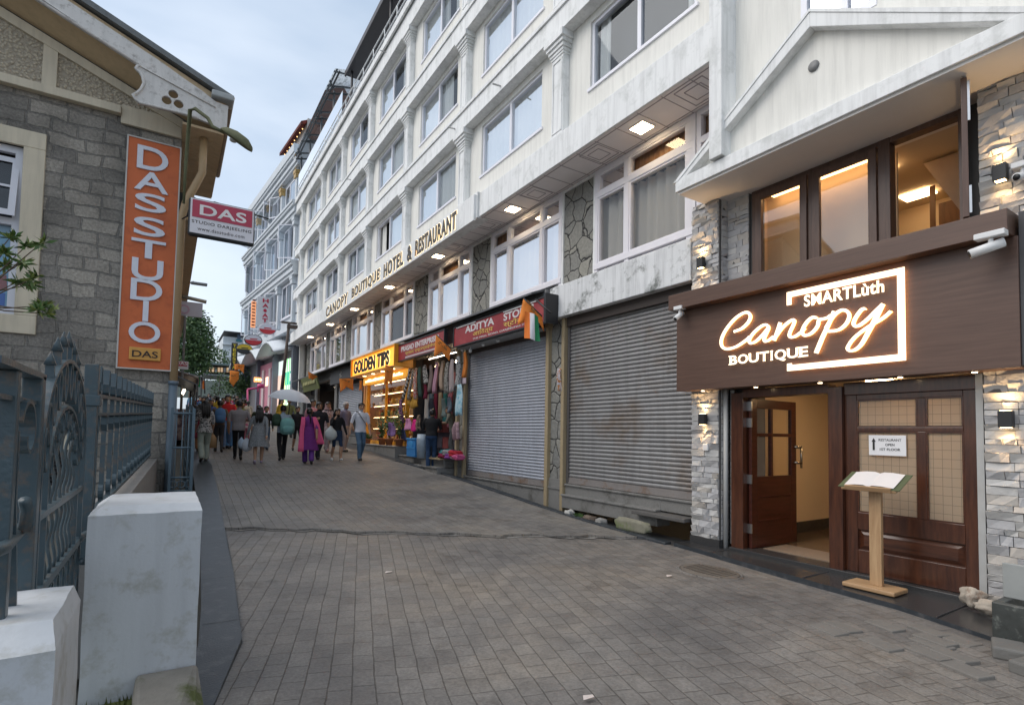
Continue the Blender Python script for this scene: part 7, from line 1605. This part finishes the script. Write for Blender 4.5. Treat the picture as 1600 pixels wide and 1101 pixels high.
# 4 grey coat
gcoat = pattern('grey_tweed', (.15, .16, .175), (.30, .32, .335), 60, 'noise')
t4, p4, s4 = person('woman walking away in a grey tweed coat with long dark hair and lilac shoes', (403, 724), 634, 10, dict(W1, leg='bare', armL=('side',)), gcoat, M_('dark_hose', (.03, .03, .03)), shoe=M_('lilac_shoes', (.36, .32, .45)), skin=SKIN2, hair='long', female=True, sleeve='long', wide=1.08, extras=lambda add, p, t: add(skirt(1.12, .50, .165, .30, .05, 7), 'coat_skirt', gcoat))
hp = world(t4, p4['handL'])
bag('larger white plastic carrier bag held by the woman in the grey coat', 'bag', 'plastic_bag', hp, (.13, .11, .38), M_('white_plastic_bag', (.52, .56, .62)))
bag('smaller pale blue plastic bag beside the white one held by the woman in grey', 'bag', 'plastic_bag', hp+V(-.12, .03, 0), (.09, .08, .30), M_('pale_blue_bag', (.40, .48, .58)))
# 5 umbrella man
t5, p5, s5 = person('man under the white umbrella in a pale denim shirt and black trousers, walking away', (440, 719), 632, 2, dict(W1, leg='jean', armR=('up',), armL=('bent',), hem=.86), M_('pale_denim_shirt', (.32, .40, .48)), black, sleeve='long', wide=1.06, hair='man')
bag('teal green round backpack on the man under the umbrella', 'backpack', 'backpack', world(t5, V(.10, -.22, 1.30)), (.19, .13, .46), M_('teal_pack', (.19, .40, .38)), 'pack')
bag('dark green shoulder bag on the left of the man under the umbrella', 'bag', 'shoulder_bag', world(t5, V(-.19, -.1, 1.42)), (.12, .09, .34), M_('dark_green_bag', (.04, .075, .05)), 'pack')
hu = world(t5, p5['handR']); um = thing('umbrella', 'open white umbrella held over the man with the teal backpack', 'umbrella', hu)
b = MB(); top = at(456, 608, hu.dot(Wv)+.05); b.tube([hu-V(0, 0, .06), hu.lerp(top, .98)], .012, 6); b.obj('handle', blackm, um)
ax = Vector((0, 0, 1)); tx = Rv*1.0; tx.normalize(); ax = (Uv+Rv*.18).normalized(); tx = (Rv-ax*Rv.dot(ax)).normalized(); ty = ax.cross(tx)
b = MB(); rs = []
for k, (r, z) in enumerate(((.02, .0), (.2, -.03), (.38, -.10), (.52, -.20), (.60, -.30))): rs.append([top+tx*(cos(a)*r*(1-.05*abs(sin(4*a))*k/4))+ty*(sin(a)*r*(1-.05*abs(sin(4*a))*k/4))+ax*z for a in frange(0, 2*pi, 32)[:-1]])
b.loft(rs, caps=False); o = b.obj('canopy', mat('white_umbrella_cloth', (.56, .59, .64), .6, .04, 8), um, smooth=False)
b = MB()
for k in range(8):
    a = k*pi/4; P_ = [top+tx*(cos(a)*r)+ty*(sin(a)*r)+ax*(z-.008) for r, z in ((.02, 0), (.2, -.03), (.38, -.10), (.52, -.2), (.6, -.3))]; b.tube(P_, .004, 4)
b.obj('ribs', steel, um)
b = MB(); b.tube([top, top+ax*.05], .008, 6); b.obj('tip', steel, um)
# 6 purple dress, pink dupatta
purple = M_('purple_silk', (.17, .035, .19), var=.2); pink = M_('pink_dupatta', (.80, .13, .28))
def ex6(add, p, t):
    add(skirt(1.12, .42, .15, .29, .05, 8), 'kurta_skirt', purple)
    for (pts, nm) in (([(-.17, -.10, 1.40), (-.19, -.145, 1.2), (-.21, -.16, .9), (-.22, -.19, .38)], 0), ([(.13, -.12, 1.41), (.19, -.15, 1.2), (.25, -.12, .95), (.33, -.08, .60)], 1)):
        b = MB(); P_ = spline(pts, 4); rows = []
        for i, q_ in enumerate(P_):
            wv = .045+.05*(i/len(P_))*(1.6 if nm else .7); rows.append([b.bm.verts.new(q_+V(u_*wv, .02*sin(u_*9+i*.6)-.012, 0)) for u_ in (-1, -.6, -.2, .2, .6, 1)])
        for r_, q_ in zip(rows, rows[1:]):
            for k in range(5): b.bm.faces.new((r_[k], r_[k+1], q_[k+1], q_[k])).smooth = True
        e = add(b, 'dupatta', pink); sd = e.modifiers.new('t', 'SOLIDIFY'); sd.thickness = .01
person('woman walking away in a purple dress with a bright pink dupatta', (481, 725), 636, 8, dict(W2, leg='wide'), purple, M_('violet_trousers', (.12, .04, .22)), skin=SKIN, hair='bun', female=True, sleeve='half', extras=ex6)
# 7 black polo man
t7, p7, s7 = person('bearded man walking down the street in a black polo shirt and dark trousers', (496, 718), 627, 172, dict(W1, leg='jean', armL=('down', .1), armR=('bent',), hem=.87), M_('black_polo', (.022, .022, .026)), M_('charcoal_trousers', (.03, .03, .04)), wide=1.12)
# 8 woman floral
flor = pattern('dusty_floral', (.30, .20, .22), (.44, .36, .36), 22, 'noise')
def ex8(add, p, t):
    hd = p['head']; b = MB(); rs = []
    for z, k, dy in ((-.13, 1.5, -.0), (-.06, 1.15, -.01), (.0, 1.08, -.012), (.06, 1.06, -.012), (.1, .8, -.01), (.128, .25, -.01)):
        rs.append([(hd.x+cos(a)*.085*k, hd.y+dy+sin(a)*(.105 if sin(a) < 0 else .07)*k, hd.z+z) for a in frange(0, 2*pi, 16)[:-1]])
    b.loft(rs, caps=False); add(b, 'headscarf', M_('dusty_rose_scarf', (.30, .19, .19))); add(skirt(1.1, .45, .15, .25, .05, 7), 'kurta_skirt', flor)
person('woman in a dusty floral kurta and rose headscarf walking down the street', (510, 706), 627, 170, dict(W1, leg='wide', armR=('bent',)), flor, pattern('pale_floral_trousers', (.4, .36, .36), (.25, .2, .22), 30, 'noise'), shoe=M_('pink_sandals', (.4, .22, .2)), female=True, sleeve='long', hair='short', extras=ex8)
# 9 woman with white bag
t9, p9, s9 = person('young woman in a black jacket, navy shorts and white trainers', (525, 720), 637, 178, dict(W2, leg='bare', armR=('up',), armL=('side',)), black, M_('navy_shorts', (.02, .035, .07)), shoe=M_('white_trainers', (.6, .6, .6)), skin=SKIN2, hair='long', female=True, sleeve='long', legs='short', extras=lambda add, p, t: add(skirt(.98, .66, .165, .20, .03, 6), 'shorts', MATS['navy_shorts']))
bag('white tote bag on the arm of the young woman in the black jacket', 'bag', 'tote_bag', world(t9, V(.24, .14, 1.12)), (.17, .10, .42), M_('white_tote', (.50, .54, .53)))
# 10 grey haired man
person('grey haired man in a lavender grey shirt behind the couple', (538, 706), 628, 150, dict(ST, leg='slim'), M_('lavender_grey_shirt', (.16, .15, .22)), M_('pale_trousers', (.34, .28, .27)), hair='man', hairm=GREYH, sleeve='half')
# 11 white T-shirt
def ex11(add, p, t):
    b = MB(); b.tube(spline([(.11, .10, 1.40), (.02, .128, 1.25), (-.10, .118, 1.08), (-.165, .06, .99)], 3), .016, 6, flat=.5); b.tube(spline([(.11, .10, 1.40), (.13, 0, 1.425), (.05, -.12, 1.3), (-.12, -.1, 1.05)], 3), .016, 6, flat=.5); add(b, 'bag_strap', blackm)
person('young man in a white T-shirt and blue jeans with a black cross body strap', (562, 720), 628, 180, dict(W1, leg='jean', hem=.85, armL=('down', .05), armR=('side',)), M_('white_tee', (.60, .62, .68), var=.05), jean, skin=SKIN2, hair='man', extras=ex11)
# 12 man at the stall
person('man in a black shirt and dark jeans at the clothes shop with his back turned', (673, 732), 637, 30, dict(ST, leg='jean', lean=.05, hem=.92, armL=('front',), armR=('front',), hy=.03, hz=-.02), black, djean, sleeve='half', wide=1.08, loc_=onZ(673, 732, -1.0))
person('shopkeeper in a dark top bending among the goods beside the man in black', (697, 715), 652, -60, dict(ST, leg='slim', lean=.12, armL=('front',), armR=('front',), hz=-.05), M_('dark_olive_top', (.16, .15, .12)), M_('grey_trousers', (.12, .12, .12)), loc_=Vector((6.75, onX(706, 715, 6.75).y, -.72)), h=1.5)
# 13.. behind
person('young man in a black sweater with a white collar facing the camera', (414, 703), 634, 176, dict(ST, leg='jean'), black, jean, skin=SKIN2, sleeve='long', extras=lambda add, p, t: add(skirt(1.455, 1.41, .062, .10, .0), 'collar', M_('white_collar', (.62, .63, .66))))
person('bearded man in a dark olive jacket behind the young man with a white collar', (402, 697), 632, 178, dict(ST, leg='slim'), M_('olive_jacket', (.045, .05, .03)), black, sleeve='long')
person('young man in a black T-shirt and black shorts right of the umbrella', (463, 704), 634, 175, dict(W2, leg='bare'), M_('black_tee', (.025, .025, .028)), M_('black_shorts', (.02, .02, .02)), skin=SKIN2, legs='short')
person('man in a pink shirt and sunglasses behind the black polo man', (487, 704), 624, 176, dict(ST, leg='slim'), M_('pink_shirt', (.50, .24, .28)), M_('grey_slacks', (.10, .10, .11)), sleeve='long')
person('woman in a white and pink top facing the camera left of the grey coat', (383, 700), 640, 172, dict(ST, leg='slim', armR=('bent',)), pattern('white_pink_top', (.60, .55, .55), (.55, .12, .25), 9, 'noise'), M_('rose_trousers', (.4, .12, .18)), hair='bun', female=True, sleeve='half')
person('woman in a denim blue sari walking away', (357, 700), 634, 0, dict(W1, leg='wide'), M_('sari_blue', (.08, .19, .36)), M_('sari_blue', (.08, .19, .36)), hair='bun', female=True, extras=lambda add, p, t: add(skirt(1.1, .1, .16, .25, .06), 'sari', M_('sari_blue', (.08, .19, .36))))
person('man in a bright red T-shirt walking away up the street', (341, 690), 638, 3, dict(W1, leg='slim'), M_('bright_red_tee', (.60, .03, .03)), black, wide=1.1)
person('woman in a dark red kurta beside the fence, behind the patterned top', (303, 705), 632, -6, dict(W2, leg='wide'), M_('dark_red_kurta', (.16, .03, .045)), M_('orange_brown_trousers', (.26, .13, .07)), hair='long', female=True, sleeve='half', extras=lambda add, p, t: add(skirt(1.1, .5, .15, .22, .05), 'kurta_skirt', M_('dark_red_kurta', (.16, .03, .045))))
person('woman in a white shawl and navy trousers walking away along the stalls', (293, 690), 634, -4, dict(W1, leg='slim'), pattern('white_shawl', (.5, .5, .55), (.3, .3, .36), 12, 'noise'), M_('navy_trousers', (.02, .04, .10)), hair='long', female=True, sleeve='long')
# crowd further up: a few bodies shared, clothes differ from copy to copy
PROT = []
for i, (po, fe, sl_, hr) in enumerate([(dict(W1, leg='slim'), False, 'short', 'man'), (dict(W2, leg='jean'), False, 'long', 'man'), (dict(W1, leg='wide'), True, 'half', 'long'), (dict(ST, leg='slim'), True, 'long', 'bun')]):
    po = dict(po); PROT.append((body_mesh(po, fe, 1.0, sl_, 'long', .022), hair_mesh(po['head'], hr, random.Random(i)), fe))
PROT = [(me, (hb.obj('hair', HAIR)), fe) for me, hb, fe in PROT]
TOPS = [('red', (.5, .03, .03)), ('sky blue', (.2, .38, .55)), ('white', (.6, .6, .62)), ('mustard', (.5, .32, .04)), ('navy', (.05, .08, .2)), ('charcoal', (.09, .09, .10)), ('pink', (.55, .2, .3)), ('olive', (.2, .21, .09)), ('maroon', (.28, .04, .07)), ('grey', (.34, .34, .35)), ('teal', (.06, .36, .35)), ('cream', (.5, .45, .36))]
BOTS = [('dark', (.05, .05, .05)), ('blue', (.11, .18, .32)), ('grey', (.22, .22, .23)), ('khaki', (.25, .2, .13))]
rr = random.Random(77); used = set(); spots = []
for y in (19.5, 21, 22.5, 24, 25.5, 27, 28.5, 30, 32, 34, 36, 38, 40, 42.5, 45):
    n_ = 2 if y < 25 else 3 if y < 32 else 4
    for k in range(n_):
        a, c = 1.05, (2.6 if y < 27 else lerp(3.3, 4.2, (y-27)/18))
        spots.append((lerp(a, c, (k+.5+rr.uniform(-.35, .35))/n_), y+rr.uniform(-.5, .5)))
spots += [(4.35, 24.5), (4.5, 27.2), (4.9, 29.5)]
for (x, y) in spots:
    me, hb, fe = rr.choice(PROT)
    while True:
        tc_, bc_ = rr.choice(TOPS), rr.choice(BOTS)
        if (tc_[0], bc_[0], fe) not in used: break
    used.add((tc_[0], bc_[0], fe)); away = rr.random() < .55
    t_ = thing('person', f"{'woman' if fe else 'man'} in a {tc_[0]} top and {bc_[0]} trousers in the far crowd", 'person', (x, y, gz(y)), 'people in the crowd up the street')
    o = bpy.data.objects.new('body', me); COL.objects.link(o); o.parent = t_
    if len(me.materials) < 5: pass
    for i, m_ in enumerate((rr.choice((SKIN, SKIN2)), M_('crowd_top_'+tc_[0].replace(' ', '_'), tc_[1]), M_('crowd_trousers_'+bc_[0], bc_[1]), SHOE)):
        o.material_slots[i].link = 'OBJECT'; o.material_slots[i].material = m_
    h_ = hb.copy(); COL.objects.link(h_); h_.parent = t_
    s = rr.uniform(.88, 1.03)*(.95 if fe else 1); t_.scale = (s,)*3; t_.rotation_euler = (0, 0, -radians((0 if away else 180)+rr.uniform(-15, 15)))
for me, hb, fe in PROT: bpy.data.objects.remove(hb)
